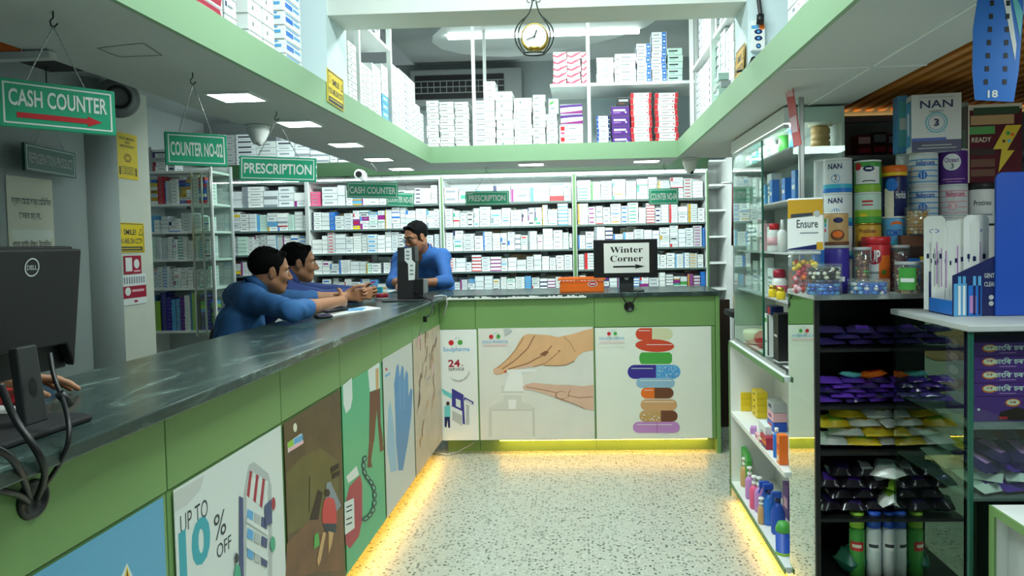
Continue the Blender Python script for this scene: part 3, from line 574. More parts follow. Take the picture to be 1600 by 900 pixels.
# sign on the left wall
a, b, c = at(38, 222, X=-3.3), at(118, 248, X=-3.3), at(40, 266, X=-3.3)
fr = FR((-3.3, a.y, c.z), (0, 1, -.03), (0, 0, 1)); W, H = b.y-a.y, a.z-c.z
t = thing('hanging_sign', 'dark green REFRIGERATION PRODUCT sign hanging by the left wall', 'sign', fr.p(W/2, 0))
mb = MB().prism(fr, [(0, 0), (W, 0), (W, H), (0, H)], -.02, 0, 'teal_edge'); mb.frame(fr, .012, .012, W-.012, H-.012, .004, .0006, 'white'); bd = put('board', mb, t)
put('lettering', MB().text(fr, 'REFRIGERATION PRODUCT', W/2, H*.32, H*.36, .001, 'lgrey', W*.86, .015), bd)
for s in (.2, .8): put('chain', MB().tube([fr.p(W*s, H, -.01), fr.p(W*.5, H+.2, -.01)], .002, 'steel', 5), t)
put('hook', MB().tube([fr.p(W*.5, H+.2, -.01), fr.p(W*.5, 2.7-c.z, -.01)], .003, 'iron', 5), t)
# ------------------------------------------------------------------ notices
def notice(label, fr, W, H, base, draw, loc=None, name='notice', cat='notice', tilt=0):
    mb = MB().prism(fr, [(0, 0), (W, 0), (W, H), (0, H)], 0, .002, base); draw(mb, fr, W, H)
    return single(name, mb, label, cat, fr.p(W/2, 0))
xw = -3.398
def pxfr(a, b, x=xw):
    A, B = at(*a, X=x), at(*b, X=x); return PX((x, A.y, B.z)), B.y-A.y, A.z-B.z
fr, W, H = pxfr((8, 273), (86, 400))
def dr(mb, fr, W, H):
    mb.text(fr, 'ক্যাশ েমেমা ছাড়া েমিডিসন', W*.52, H*.66, H*.075, .0026, 'ink', W*.86, .01); mb.text(fr, 'েফরত হয় না..', W*.48, H*.48, H*.075, .0026, 'ink', W*.48, .01)
    mb.text(fr, 'পাতা কাটা ঔষধ, ইনসুিলন', W*.5, H*.12, H*.07, .0026, 'ink', W*.84, .01); mb.rect(fr, .03, H*.2, W-.01, H*.34, .0022, 'p_cream')
    for u in (.1, .95): mb.rect(fr, W*u-.02, H*.20, W*u+.01, H*.24, .003, 'paper')
notice('cream paper notice with handwritten black lines on the left wall', fr, W, H, 'paper', dr)
xw2 = -3.366
fr, W, H = pxfr((181, 205), (216, 282), xw2)
def dr(mb, fr, W, H):
    for i, s in enumerate(('FACE MASKS', 'ARE', 'NECESSARY')): mb.text(fr, s, W/2, H*(.86-.085*i), H*.055, .0026, 'ink', W*(.72 if i != 1 else .25), .015)
    mb.ring(fr, W/2, H*.46, W*.2, H*.1, .008, .0026, 'brown', 6); mb.ring(fr, W/2, H*.46, W*.12, H*.06, .006, .0026, 'brown', 6)
    mb.frame(fr, W*.2, H*.1, W*.8, H*.27, .004, .0026, 'ink')
    for i in range(3): mb.rect(fr, W*.27, H*(.13+.045*i), W*.73, H*(.145+.045*i), .0026, 'ink')
    for s in (.11, .89): mb.rect(fr, W*s-.008, H*.08, W*s+.008, H*.26, .0026, 'ink')
notice('tall yellow face mask notice on the pier', fr, W, H, 'yellow', dr)
def smile(mb, fr, W, H):
    mb.frame(fr, W*.03, H*.03, W*.97, H*.97, .005, .0024, 'ink'); mb.text(fr, 'SMILE!', W*.5, H*.6, H*.17, .0026, 'ink', W*.42, .02); mb.text(fr, 'YOU ARE ON CCTV', W*.5, H*.3, H*.17, .0026, 'ink', W*.86, .02)
    mb.rect(fr, W*.08, H*.07, W*.92, H*.2, .0026, 'ink'); mb.ring(fr, W*.15, H*.72, W*.07, H*.12, .006, .0026, 'ochre'); mb.rect(fr, W*.14, H*.12, W*.86, H*.15, .003, 'yellow')
    mb.poly(fr, [(W*.8, H*.58), (W*.95, H*.58), (W*.88, H*.84)], .0026, 'ink'); mb.poly(fr, [(W*.825, H*.61), (W*.925, H*.61), (W*.88, H*.78)], .003, 'yellow')
fr, W, H = pxfr((178, 347), (226, 394), xw2)
notice('yellow SMILE YOU ARE ON CCTV notice on the pier', fr, W, H, 'yellow', smile)
fr, W, H = pxfr((193, 400), (221, 427), xw2)
notice('small crimson payment notice below the yellow pier signs', fr, W, H, 'crimson', lambda mb, fr, W, H: (mb.rect(fr, W*.08, H*.15, W*.45, H*.9, .0024, 'white'), mb.ell(fr, W*.72, H*.55, W*.16, H*.26, .0024, 'white'), mb.rect(fr, W*.55, H*.1, W*.92, H*.2, .0024, 'palepink')))
fr, W, H = pxfr((191, 430), (229, 473), xw2)
def dr(mb, fr, W, H):
    mb.rect(fr, 0, H*.22, W, H*.62, .0024, 'crimson'); mb.ell(fr, W*.2, H*.45, W*.12, H*.14, .0026, 'white')
    for i in range(9): mb.rect(fr, W*(.04+.105*i), H*.7, W*(.1+.105*i), H*.92, .0026, 'ink2')
    mb.rect(fr, W*.38, H*.42, W*.9, H*.5, .0026, 'palepink'); mb.rect(fr, W*.45, H*.07, W*.6, H*.14, .0026, 'crimson')
notice('white and crimson notice lowest on the pier', fr, W, H, 'white', dr)
A, B = at(511, 117, X=ML+.02), at(538, 172, X=ML+.02)
fr = FR((ML+.017, A.y, 2.085), (0, 1, -.03), (0, .03, 1))
notice('yellow SMILE notice stuck on the left mezzanine edge', fr, B.y-A.y, .135, 'yellow', smile)
fr = FR((.672, 3.115, MZ1+.002), (0, -1, 0), (.075, 0, 1)); notice('yellow card notice leaning on the right mezzanine column', fr, .165, .15, 'ochre', smile)
# ------------------------------------------------------------------ things on the counters
A, B = at(122, 386, Y=1.6), at(111, 574, Y=1.6)
v = (A-B).normalized(); H = (A-B).length; Wd = .53
fr = FR((B.x, 1.6-Wd, B.z), (0, 1, 0), v)
t = thing('computer_monitor', 'black computer monitor seen from behind on the left counter', 'monitor', (-1.12, 1.37, WZ), 'computer monitors')
put('screen_panel', MB().prism(fr, [(0, 0), (Wd, 0), (Wd, H), (0, H)], -.03, -.012, 'black'), t, bevel=.003)
hs = put('housing', MB().prism(fr, [(.0, .062), (Wd-.035, .062), (Wd-.004, .005), (Wd-.004, H-.004), (0.004, H-.004)], -.012, .012, 'black_matte'), t, bevel=.004)
c = at(50, 412, X=B.x+.012+v.x*.25); cu, cv = c.y-fr.o.y, H*.855
mb = MB(); mb.ring(fr, cu, cv, .020, .020, .003, .0128, 'lgrey'); mb.text(fr, 'DELL', cu, cv-.005, .0095, .0128, 'lgrey', .027, .01); put('logo', mb, hs)
nf = FR((-1.118, 1.385, WZ+.012), (0, 1, 0), (-.10, 0, 1))
mb = MB(); mb.prism(nf, [(-.03, 0), (.03, 0), (.026, .16), (-.026, .16)], -.02, 0, 'dark'); mb.ell(nf, 0, .075, .011, .02, .0006, 'black'); put('neck', mb, t, bevel=.004)
put('base', MB().prism(TOP((0, 0, 0)), [(-1.30, 1.2), (-1.10, 1.19), (-1.06, 1.23), (-1.05, 1.45), (-1.09, 1.475), (-1.30, 1.47)], WZ+.001, WZ+.013, 'black_matte'), t, bevel=.004)
gp = at(50, 780, X=FX)
g = thing('cable_grommet', 'black round cable grommet in the left counter below the big monitor', 'grommet', (FX+.001, gp.y, gp.z-.035))
mb = MB(); mb.lathe((FX+.0005, gp.y, gp.z), [(.0, .001), (.027, .001), (.028, .006), (.035, .006), (.037, 0)], 'black', 28, Matrix(((0, 0, 1), (0, 1, 0), (-1, 0, 0)))); put('rim', mb, g)
for i, (pp, r, nm) in enumerate(((((0, 600, -1.02), (22, 655, -1.0), (56, 700, -.95), (72, 735, -.955), (66, 760, -.985), (58, 778, -1.012)), .006, 'thick black cable dropping in an arc from the big monitor'),
        (((78, 552, -1.09), (84, 590, -1.06), (97, 620, -1.03), (107, 655, -.97), (109, 690, -.95), (92, 728, -.97), (62, 770, -1.012)), .0045, 'black cable with a ferrite bead beside the monitor neck'),
        (((-8, 700, -.955), (15, 712, -.95), (32, 735, -.96), (41, 760, -.985), (46, 778, -1.012)), .006, 'black cable entering the grommet from the upper left'),
        (((-8, 765, -.985), (15, 769, -.985), (32, 774, -.995), (44, 784, -1.012)), .006, 'black cable entering the grommet from the far left'))):
    P3 = [at(a, b, X=x) for a, b, x in pp]
    for _ in range(2):
        Q = [P3[0]]
        for a, b in zip(P3, P3[1:]): Q += [a.lerp(b, .25), a.lerp(b, .75)]
        P3 = Q + [P3[-1]]
    mb = MB().tube(P3, r, 'black', 8)
    if i == 1: p = at(98, 622, X=-1.03); mb.cyl(p+Vector((0, -.008, .012)), p+Vector((0.008, .008, -.016)), .009, 'black', 10)
    single('cable', mb, nm, 'cable', P3[-1], 'cables of the big monitor')
single('paper_sheet', MB().prism(TOP((0, 0, 0)), [(-1.44, 1.40), (-1.30, 1.36), (-1.26, 1.565), (-1.40, 1.6)], WZ+.001, WZ+.003, 'white'), 'white paper sheet on the counter behind the big monitor', 'paper', (-1.35, 1.5, WZ))
single('receipt_book', MB().bb((-1.47, 1.60, WZ+.001), (-1.37, 1.72, WZ+.022), 'red'), 'small red book on the counter at the left edge of the photo', 'book', (-1.42, 1.66, WZ), bevel=.002)
# upright computer unit in the corner
t = thing('computer_unit', 'upright black computer unit with a white icon strip where the counters meet', 'computer', (-1.16, 4.62, WZ))
U = lambda x, y: (lambda p: (p.x, p.z))(at(560+x/5, 330+y/5, Y=4.55)); fr = FRONT((0, 4.55, 0))
pr = lambda mb, P, w0, w1, m: mb.prism(fr, [U(*q) for q in P][::-1], w0, w1, m)
put('case', pr(pr(MB(), [(303, 282), (440, 276), (444, 392), (303, 400)], -.10, 0, 'dark'), [(303, 401), (444, 393), (444, 682), (303, 690)], -.10, 0, 'black_matte'), t, bevel=.003)
mb = MB(); S = [(360, 292), (415, 286), (418, 380), (445, 404), (440, 535), (392, 540), (388, 412), (362, 386)]; mb.poly(fr, [U(*q) for q in S][::-1], .001, 'white')
for x, y, a in ((386, 316, 12), (386, 345, 14), (386, 372, 12), (416, 425, 10), (416, 463, 14), (416, 492, 16)): mb.rect(fr, U(x-a, y+6)[0], U(x, y+7)[1], U(x+a, y)[0], U(x, y-7)[1], .0016, 'ink2')
put('icon_strip', mb, t)
put('lower_box', pr(pr(MB(), [(444, 532), (508, 528), (508, 676), (444, 682)], -.09, .012, 'black'), [(508, 530), (520, 536), (522, 640), (508, 645)], -.09, .01, 'grey'), t, bevel=.002)
put('base', MB().bb((-1.29, 4.44, WZ+.001), (-1.05, 4.69, WZ+.010), 'dark'), t, bevel=.003)
cb = [Vector((-1.10, 4.53, 1.20)), Vector((-1.05, 4.50, 1.17)), Vector((-.97, 4.45, 1.148)), Vector((-.955, 4.43, 1.12)), Vector((-.96, 4.38, 1.07)), Vector((-.99, 4.33, 1.045))]
mb = MB().tube(cb, .004, 'black'); mb.box((-.985, 4.325, 1.04), (.022, .022, .035), 'black'); mb.tube([cb[3], cb[3]+Vector((.0, .04, -.04)), cb[3]+Vector((-.01, .05, -.07)), cb[5]+Vector((.01, .04, .0)), cb[5]], .0025, 'black')
single('cable', mb, 'black power lead with plug hanging in the counter corner', 'cable', cb[-1])
cb = [(-1.03, 4.80, 1.145), (-.985, 4.84, 1.148), (-.955, 4.86, 1.142), (-.953, 4.87, 1.09), (-.985, 4.915, 1.0)]
single('cable', MB().tube(cb, .006, 'lgrey'), 'thick pale grey cable bent over the worktop at the inner corner', 'cable', cb[-1])
cb = [at(678, 707, Z=.012), at(700, 710, Z=.012), at(715, 706, Z=.012), at(735, 695, Y=4.99), at(745, 688, Y=4.98)]
single('cable', MB().tube(cb, .004, 'lgrey'), 'thin pale cable on the floor in the counter corner', 'cable', cb[0])
# monitor with the winter corner sheet
t = thing('computer_monitor', 'monitor on the back counter with a white Winter Corner sheet on its back', 'monitor', (.31, 5.06, WZ), 'computer monitors')
a, b = at(927, 375, Y=5.05), at(1028, 433, Y=5.05); fr = FRONT((0, 5.05, 0))
put('screen_panel', MB().bb((a.x, 5.05, b.z), (b.x, 5.085, a.z), 'black'), t, bevel=.005)
p0, p1 = at(944, 427, Y=5.05), at(1014, 379, Y=5.05)
mb = MB().prism(fr, [(p0.x, p0.z), (p1.x, p0.z), (p1.x, p1.z), (p0.x, p1.z)], .001, .002, 'p_hi'); mx = (p0.x+p1.x)/2; hh = p1.z-p0.z; ww = p1.x-p0.x
mb.text(fr, '𝐖𝐢𝐧𝐭𝐞𝐫', mx, p0.z+hh*.68, hh*.20, .0026, 'black', ww*.72); mb.text(fr, '𝐂𝐨𝐫𝐧𝐞𝐫', mx, p0.z+hh*.385, hh*.20, .0026, 'black', ww*.72)
y = p0.z+hh*.21; mb.poly(fr, [(p0.x+ww*.2, y-.006), (p0.x+ww*.7, y-.006), (p0.x+ww*.68, y-.017), (p0.x+ww*.9, y), (p0.x+ww*.68, y+.017), (p0.x+ww*.7, y+.006), (p0.x+ww*.2, y+.006)], .0026, 'black')
put('paper_sheet', mb, t)
q0, q1 = at(968, 456, Y=5.08), at(990, 430, Y=5.08); mb = MB().bb((q0.x, 5.075, WZ+.008), (q1.x, 5.10, q1.z), 'dark'); mb.ell(FRONT((0, 5.075, 0)), (q0.x+q1.x)/2, q1.z-.02, .016, .013, .001, 'white'); put('neck', mb, t, bevel=.003)
put('base', MB().bb((q0.x-.005, 5.0, WZ+.001), (q1.x+.07, 5.2, WZ+.009), 'black'), t, bevel=.003)
gp = at(983, 479, Y=FY); g = thing('cable_grommet', 'black round cable grommet in the back counter under the Winter Corner monitor', 'grommet', (gp.x, FY-.001, gp.z-.036))
put('rim', MB().lathe((gp.x, FY-.0006, gp.z), [(0, .001), (.026, .001), (.028, .007), (.035, .007), (.037, 0)], 'black', 28, Matrix(((1, 0, 0), (0, 0, -1), (0, 1, 0)))), g)
for s, nm in ((-1, 'left'), (1, 'right')):
    P3 = [Vector((gp.x+s*.06, 5.02, 1.15)), Vector((gp.x+s*.06, 4.93, 1.147)), Vector((gp.x+s*.055, 4.897, 1.135)), Vector((gp.x+s*.035, 4.90, 1.09)), Vector((gp.x+s*.006, 4.916, gp.z+.006))]
    single('cable', MB().tube(P3, .004, 'black'), f'black cable entering the back counter grommet from the {nm}', 'cable', P3[-1])
# orange basket
t = thing('plastic_basket', 'orange plastic basket with a small oval badge on the back counter', 'basket', (-.02, 5.14, WZ))
x0, x1, y0, y1 = -.17, .15, 5.06, 5.26
mb = MB(); mb.bb((x0+.01, y0+.01, WZ+.001), (x1-.01, y1-.01, WZ+.006), 'orange')
for z in (.02, .045, .07): 
    for (a, b) in (((x0, y0), (x1, y0+.006)), ((x0, y1-.006), (x1, y1)), ((x0, y0), (x0+.006, y1)), ((x1-.006, y0), (x1, y1))): mb.bb((a[0], a[1], WZ+z-.018), (b[0], b[1], WZ+z), 'orange')
for i in range(12): x = x0+(x1-x0)*(i+.5)/12; mb.bb((x-.004, y0+.001, WZ+.002), (x+.004, y0+.005, WZ+.08), 'orange'); mb.bb((x-.004, y1-.005, WZ+.002), (x+.004, y1-.001, WZ+.08), 'orange')
put('body', mb, t)
mb = MB()
for (a, b) in (((x0-.012, y0-.012), (x1+.012, y0+.006)), ((x0-.012, y1-.006), (x1+.012, y1+.012)), ((x0-.012, y0), (x0+.004, y1)), ((x1-.004, y0), (x1+.012, y1))): mb.bb((a[0], a[1], WZ+.085), (b[0], b[1], WZ+.10), 'orange')
put('rim', mb, t, bevel=.003)
mb = MB(); f = FRONT((0, y0-.001, 0)); mb.ell(f, .068, WZ+.057, .036, .021, .001, 'white'); mb.ell(f, .068, WZ+.057, .031, .016, .0016, 'red'); mb.rect(f, .048, WZ+.052, .088, WZ+.061, .002, 'white'); put('badge', mb, t)
# small things on the left worktop
single('paper_sheets', MB().prism(TOP((0, 0, 0)), [(-1.43, 3.63), (-1.30, 3.55), (-1.16, 3.98), (-1.29, 4.12)], WZ+.001, WZ+.006, 'white'), 'loose white papers under the leaning men on the left worktop', 'paper', (-1.3, 3.8, WZ)).name = 'paper_sheet'
single('receipt_slip', MB().prism(TOP((0, 0, 0)), [(-1.30, 3.8), (-1.22, 3.84), (-1.25, 3.99), (-1.32, 3.95)], WZ+.007, WZ+.009, 'sky'), 'blue printed slip lying on the white papers on the left worktop', 'paper', (-1.27, 3.9, WZ))
for i, (p, r, nm) in enumerate((((505, 494), .5, 'black mobile phone lying nearest the camera on the left worktop'), ((521, 487), -.5, 'black mobile phone lying flat against the white papers'))):
    c = at(*p, Z=WZ+.006); t = thing('mobile_phone', nm, 'phone', (c.x, c.y, WZ)); R = Matrix.Rotation(r, 3, 'Z')
    z = WZ+.013 if i == 0 else WZ+.016
    put('body', MB().box((c.x, c.y, z-.005), (.075, .15, .010), 'black', R), t, bevel=.003); put('screen', MB().box((c.x, c.y, z+.0006), (.066, .138, .0008), 'navy', R), t)
c = at(597, 467, Z=WZ); t = thing('ink_pad', 'round red lidded pot on a white base near the corner computer', 'pot', (c.x, c.y, WZ)); put('base', MB().lathe((c.x, c.y, WZ+.001), [(.048, 0), (.048, .008)], 'white'), t); put('lid', MB().lathe((c.x, c.y, WZ+.010), [(.044, 0), (.046, .01), (.044, .026), (.02, .028), (.001, .028)], 'crimson'), t)
c = at(603, 462, Z=WZ); single('medicine_packet', MB().box((c.x-.1, c.y+.14, WZ+.028), (.07, .03, .055), 'cyan'), 'small cyan box standing on the counter behind the red pot', 'box', (c.x-.1, c.y+.14, WZ), bevel=.001)
# ------------------------------------------------------------------ clock, cameras, power strip
K = 2.9/F
def cp(x, y, dy=0.): p = at(720+x/6.667, y/6.667, Y=2.9+dy); return p
t = thing('hanging_clock', 'brass dial clock in a teardrop wire frame hanging from the beam', 'clock', cp(765, 590))
half = [(745, 10), (738, 60), (715, 130), (690, 165), (610, 235), (570, 300), (560, 380), (580, 460), (620, 520), (655, 555)]
def smooth(P, n=2):
    for _ in range(n):
        Q = [P[0]]
        for a, b in zip(P, P[1:]): Q += [a.lerp(b, .25), a.lerp(b, .75)]
        P = Q+[P[-1]]
    return P
for s in (1, -1):
    for dy, sc in ((.02, 1.), (-.02, .82)):
        put('wire_frame', MB().tube(smooth([cp(765+s*(x-765)*(sc if y > 200 else 1), y, dy*(1 if y > 150 else .2)) for x, y in half]), .0028, 'iron', 8), t)
c = cp(768, 385); rc = 130/6.667*K
RF = Matrix(((1, 0, 0), (0, 0, -1), (0, 1, 0)))
put('bezel', MB().lathe(c+Vector((0, .02, 0)), [(0.001, -.02), (rc*1.05, -.02), (rc*1.12, .0), (rc*1.05, .026), (rc*.97, .024), (rc*.97, .004), (.0005, .004)], 'gold', 36, RF), t)
mb = MB(); f = FRONT(c); mb.ell(f, 0, 0, rc*.96, rc*.96, .006, 'white_gloss', 36)
for i in range(12): a = i*math.pi/6; mb.rect(FR(c, (math.cos(a), 0, -math.sin(a)), (math.sin(a), 0, math.cos(a))), -.0008, rc*.78, .0008, rc*.88, .007, 'ink')
d = put('dial', mb, t)
mb = MB(); mb.line(f, [(0, 0), (.010, .026)], .0045, .009, 'black'); mb.line(f, [(0.004, .001), (-.033, -.012)], .003, .010, 'black'); mb.ell(f, 0, 0, .004, .004, .011, 'black'); put('hands', mb, d)
bb = cp(765, 560); put('base_ring', MB().tube([bb+Vector((.043*math.cos(a), .028*math.sin(a), 0)) for a in [6.2832*i/24 for i in range(24)]], .003, 'iron', 8, True), t)
put('cradle', MB().lathe(cp(768, 530), [(.001, 0), (.022, 0), (.026, .012), (.012, .016)], 'gold', 16), t)
tp = cp(758, 12)
put('hook', MB().tube([tp, tp+Vector((0, 0, .03)), tp+Vector((0, .03, .035)), Vector((tp.x, 2.95, tp.z+.03))], .003, 'iron'), t)
mb = MB()
for s in (-1, 1): mb.tube([tp+Vector((s*.004, 0, .005))]+[tp+Vector((s*(.018+.009*math.cos(a)), 0, .004+.009*math.sin(a))) for a in [math.pi-i*.5 for i in range(11)]], .0018, 'iron', 6)
put('scroll', mb, t)
def dome(label, x, y, r, h, tip):
    t = thing('security_camera', label, 'camera', (x, y, MZ0-h), 'ceiling cameras')
    put('mount', MB().lathe((x, y, MZ0-.012), [(r*1.1, 0), (r*1.1, .011)], 'white'), t); put('body', MB().lathe((x, y, MZ0-h), [(.001, 0), (r*.45, .0), (r*.6, .012), (r, h*.65), (r, h-.012)], 'white'), t); put('lens', MB().ball((x+.01, y-.012, MZ0-h+.004), .015, tip), t)
p = at(403, 196, Z=MZ0); dome('white dome camera on the left soffit near the second light', p.x, p.y, .048, .085, 'lgrey')
p = at(1078, 247, Z=MZ0); dome('white cone camera on the back right soffit', p.x, p.y, .05, .10, 'black')
c = at(560, 272, Y=6.1); t = thing('security_camera', 'round white bullet camera with black lens on the green pelmet', 'camera', c, 'ceiling cameras')
put('body', MB().cyl((c.x, 6.12, c.z), (c.x, 6.22, c.z), .045, 'white', 20), t); put('lens', MB().cyl((c.x, 6.10, c.z), (c.x, 6.121, c.z), .027, 'black', 20), t)
c = at(186, 151, Y=4.72); ax = Vector((.62, -.78, -.06)).normalized(); R = ax.to_track_quat('Z', 'Y').to_matrix()
t = thing('exhaust_duct', 'round grey exhaust duct opening high on the left pilaster', 'duct', c)
put('flange', MB().lathe(c-ax*.1, [(.10, -.08), (.10, 0), (.135, .005), (.135, .02), (.115, .03), (.10, .045), (.10, .06), (.08, .075)], 'grey', 28, R), t)
put('opening', MB().lathe(c-ax*.06, [(.08, .0), (.08, .05), (.062, .055), (.06, .03), (.001, .02)], 'black', 28, R), t)
t = thing('power_strip', 'white power strip with black plug hanging on the right column', 'power strip', at(1186, 78, Y=2.91))
a, b = at(1174, 32, Y=2.905), at(1196, 78, Y=2.905); f = FRONT((0, 2.905, 0))
mb = MB().bb((a.x, 2.905, b.z), (b.x, 2.929, a.z), 'white'); cx = (a.x+b.x)/2; hh = a.z-b.z
for i, k in enumerate((.62, .40, .14)): mb.ell(f, cx, b.z+hh*k, .016 if i < 2 else .010, .010, .0006, 'navy'); mb.ell(f, cx, b.z+hh*k, .006, .005, .001, 'sky')
mb.rect(f, a.x, b.z+hh*.72, cx+.004, b.z+hh*.83, .0008, 'sky'); mb.ell(f, cx+.014, b.z+hh*.78, .013, .013, .001, 'orange', 6); put('body', mb, t, bevel=.003)
put('plug', MB().cyl((cx+.006, 2.90, a.z-.018), (cx+.008, 2.90, a.z+.02), .015, 'black'), t)
put('cord', MB().tube(smooth([Vector((cx+.008, 2.90, a.z+.02)), Vector((cx+.006, 2.91, a.z+.06)), Vector((cx, 2.92, a.z+.14)), Vector((cx, 2.925, a.z+.5))]), .009, 'dark'), t)
cb = smooth([at(1152, 122, Y=2.9), at(1160, 118, Y=2.88), at(1172, 100, Y=2.87), at(1176, 88, Y=2.88), at(1186, 94, Y=2.9)])
single('cable', MB().tube([Vector((min(p.x, MR+.06), p.y, max(p.z, MZ1+.02))) for p in cb], .005, 'black'), 'tangled black cable on the right mezzanine edge under the power strip', 'cable', (cb[0].x, cb[0].y, MZ1))
# ------------------------------------------------------------------ cartons
CM = {}
def carton_mesh(dz, w, d, h):
    """one carton of a printed design; base centre at the origin, front towards -Y"""
    k = (dz, round(w, 3), round(d, 3), round(h, 3))
    if k in CM: return CM[k]
    base = {'pu': 'purple', 'mr': 'ctn', 'gr': 'lgrey', 'dk': 'dark', 'bl': 'sky', 'mint': 'mint', 'dash': 'ctn2', 'pk': 'ctn', 'grn': 'mint', 'pw': 'ctn2'}.get(dz, 'ctn')
    h2 = h-.0016; mb = MB().bb((-w/2+.0006, -d/2, .0002), (w/2-.0006, d/2, h2), base)
    for f, W in ((FRONT((-w/2, -d/2, 0)), w), (PX((w/2, -d/2, 0)), d), (NX((-w/2, d/2, 0)), d)):
        R = lambda a, b, c, e, m, o=.0005: mb.rect(f, a*W, b*h2, c*W, e*h2, o, m)
        R(.0, .95, 1, .985, 'grey', .0003)
        if dz == 'w': R(.3, .45, .72, .58, 'ink2'); R(.08, .2, .2, .32, 'grey')
        elif dz == 'wk': R(.04, .25, .09, .8, 'ink'); R(.16, .45, .58, .6, 'grey'); R(.5, .2, .9, .25, 'ink2')
        elif dz == 'wt': R(.12, .4, .5, .6, 'ink2'); R(.12, .24, .34, .32, 'palepink')
        elif dz == 'wd': R(.3, .35, .42, .62, 'ink2'); R(.62, .4, .7, .6, 'palepink')
        elif dz == 'wb': R(.68, .02, .97, .93, 'blue2'); R(.76, .35, .9, .6, 'ctn', .0009); R(.1, .45, .5, .6, 'ink2')
        elif dz == 'bw': R(0, .1, .14, .95, 'blue'); R(.86, .1, 1, .95, 'navy'); R(.25, .4, .7, .58, 'ink2')
        elif dz == 'wr': mb.poly(f, [(0, h2*.25), (W*.35, h2*.06), (W*.7, h2*.42), (W, h2*.78), (W, h2*.95), (W*.6, h2*.72), (W*.3, h2*.36), (0, h2*.62)], .0005, 'swoosh')
        elif dz == 'rw': R(0, .02, .15, .96, 'red'); R(.87, .02, 1, .96, 'red'); R(.28, .5, .62, .6, 'grey'); R(.28, .3, .5, .36, 'swoosh'); mb.ell(f, W*.8, h2*.5, W*.035, W*.035, .0006, 'crimson', 8)
        elif dz == 'pu': R(.12, .48, .78, .68, 'ctn'); R(.12, .28, .5, .36, 'lilac'); mb.ell(f, W*.8, h2*.35, W*.05, W*.05, .0006, 'white', 8)
        elif dz == 'pw': mb.poly(f, [(0, h2*.9), (W, h2*.98), (W, h2*.75), (W*.4, h2*.7), (0, h2*.62)], .0005, 'purple'); mb.poly(f, [(0, h2*.05), (W, h2*.05), (W, h2*.38), (W*.7, h2*.3), (0, h2*.16)], .0005, 'mag')
        elif dz == 'pk': R(.05, .45, .22, .85, 'red'); R(.05, .12, .22, .34, 'pink'); mb.poly(f, [(W*.4, h2*.1), (W, h2*.1), (W, h2*.5)], .0005, 'palepink'); R(.4, .6, .7, .7, 'ink2')
        elif dz == 'mint': R(.1, .45, .7, .68, 'ink'); R(.1, .24, .5, .32, 'teal')
        elif dz == 'mr': mb.poly(f, [(W*.06, h2*.1), (W*.94, h2*.1), (W*.98, h2*.5), (W*.9, h2*.92), (W*.06, h2*.92)], .0005, 'crimson'); R(.2, .5, .75, .66, 'palepink', .001)
        elif dz == 'bt': R(.1, .3, .52, .66, 'blue2'); R(.56, .42, .92, .62, 'sky'); R(.1, .8, .85, .9, 'sky')
        elif dz == 'dash': R(.08, .4, .22, .7, 'navy'); R(.3, .42, .7, .56, 'ink2')
        elif dz == 'nv': mb.ell(f, W*.3, h2*.5, h2*.32, h2*.36, .0006, 'navy', 10); mb.ell(f, W*.7, h2*.5, h2*.32, h2*.36, .0006, 'navy', 10)
        elif dz == 'bl': R(.2, .4, .8, .62, 'ctn')
        elif dz == 'grn': mb.poly(f, [(W*.1, h2*.55), (W*.5, h2*.7), (W*.6, h2*.85), (W*.15, h2*.75)], .0006, 'leaf'); R(.2, .3, .6, .4, 'ink2')
        elif dz == 'gr': R(.15, .4, .7, .6, 'ink')
        elif dz == 'dk': R(.1, .5, .9, .75, 'lgrey'); R(.1, .2, .6, .35, 'brown')
    CM[k] = mb.mesh('medicine_carton'); return CM[k]
NCT = 0
def stack(adj, place, dz, n, x, y, z, w, d, h, rot=0., jit=.004, group='cartons on the mezzanine'):
    """n cartons on one another, every one an object; x, y = middle of the stack"""
    global NCT
    for i in range(n):
        o = bpy.data.objects.new('medicine_carton', carton_mesh(dz, w, d, h)); COL.objects.link(o); NCT += 1
        j = (random.random()-.5)*jit*2
        o.location = (x+j*math.cos(rot), y+abs(j)*.3*0, z+i*h+.0004); o.rotation_euler.z = rot+(random.random()-.5)*.02
        pos = 'top' if i == n-1 and n > 1 else ORD[i]
        tag(o, f'{adj} carton, {pos} of {place}' if n > 1 else f'{adj} carton {place}', 'carton', group)
def bstack(adj, place, dz, n, x0, x1, yt, yb, Y=4.85, z=MZ1, d=.16, n_of=None):
    """stack facing the camera, between two photo columns"""
    a, b, t = at(x0, yb, Y=Y), at(x1, yb, Y=Y), at(x0, yt, Y=Y); stack(adj, place, dz, n, (a.x+b.x)/2, Y+d/2, z, b.x-a.x-.002, d, (t.z-z)/n, 0)
BM = 'back mezzanine'
bstack('plain white', f'the stack nearest the left end of the {BM}', 'w', 8, 668, 687, 157, 231)
bstack('white black-marked', f'the second stack left of the left {BM} post', 'wk', 8, 687.5, 711, 159, 231)
bstack('white black-marked', f'the stack touching the left {BM} post', 'wk', 8, 711.5, 734, 159, 231)
bstack('thin white', f'the stack just right of the left {BM} post', 'wt', 9, 742, 775, 157, 230)
a = at(757, 230, Y=4.85)
hz = (at(742, 157, Y=4.85).z-MZ1)
bstack('small white', 'the small pile standing on the thin white cartons', 'w', 3, 756, 775, 127, 157, z=MZ1+hz)
bstack('thick white', f'the thick-boxed stack in the middle of the {BM}', 'wd', 6, 776, 803, 143, 229)
bstack('wide white', f'the wide stack right of the thick white cartons', 'w', 7, 803.5, 832, 167, 228)
hz = at(803, 167, Y=4.85).z-MZ1
bstack('outlined white', 'lying on the wide stack right of the thick white cartons', 'wd', 1, 804, 832, 153, 167, z=MZ1+hz)
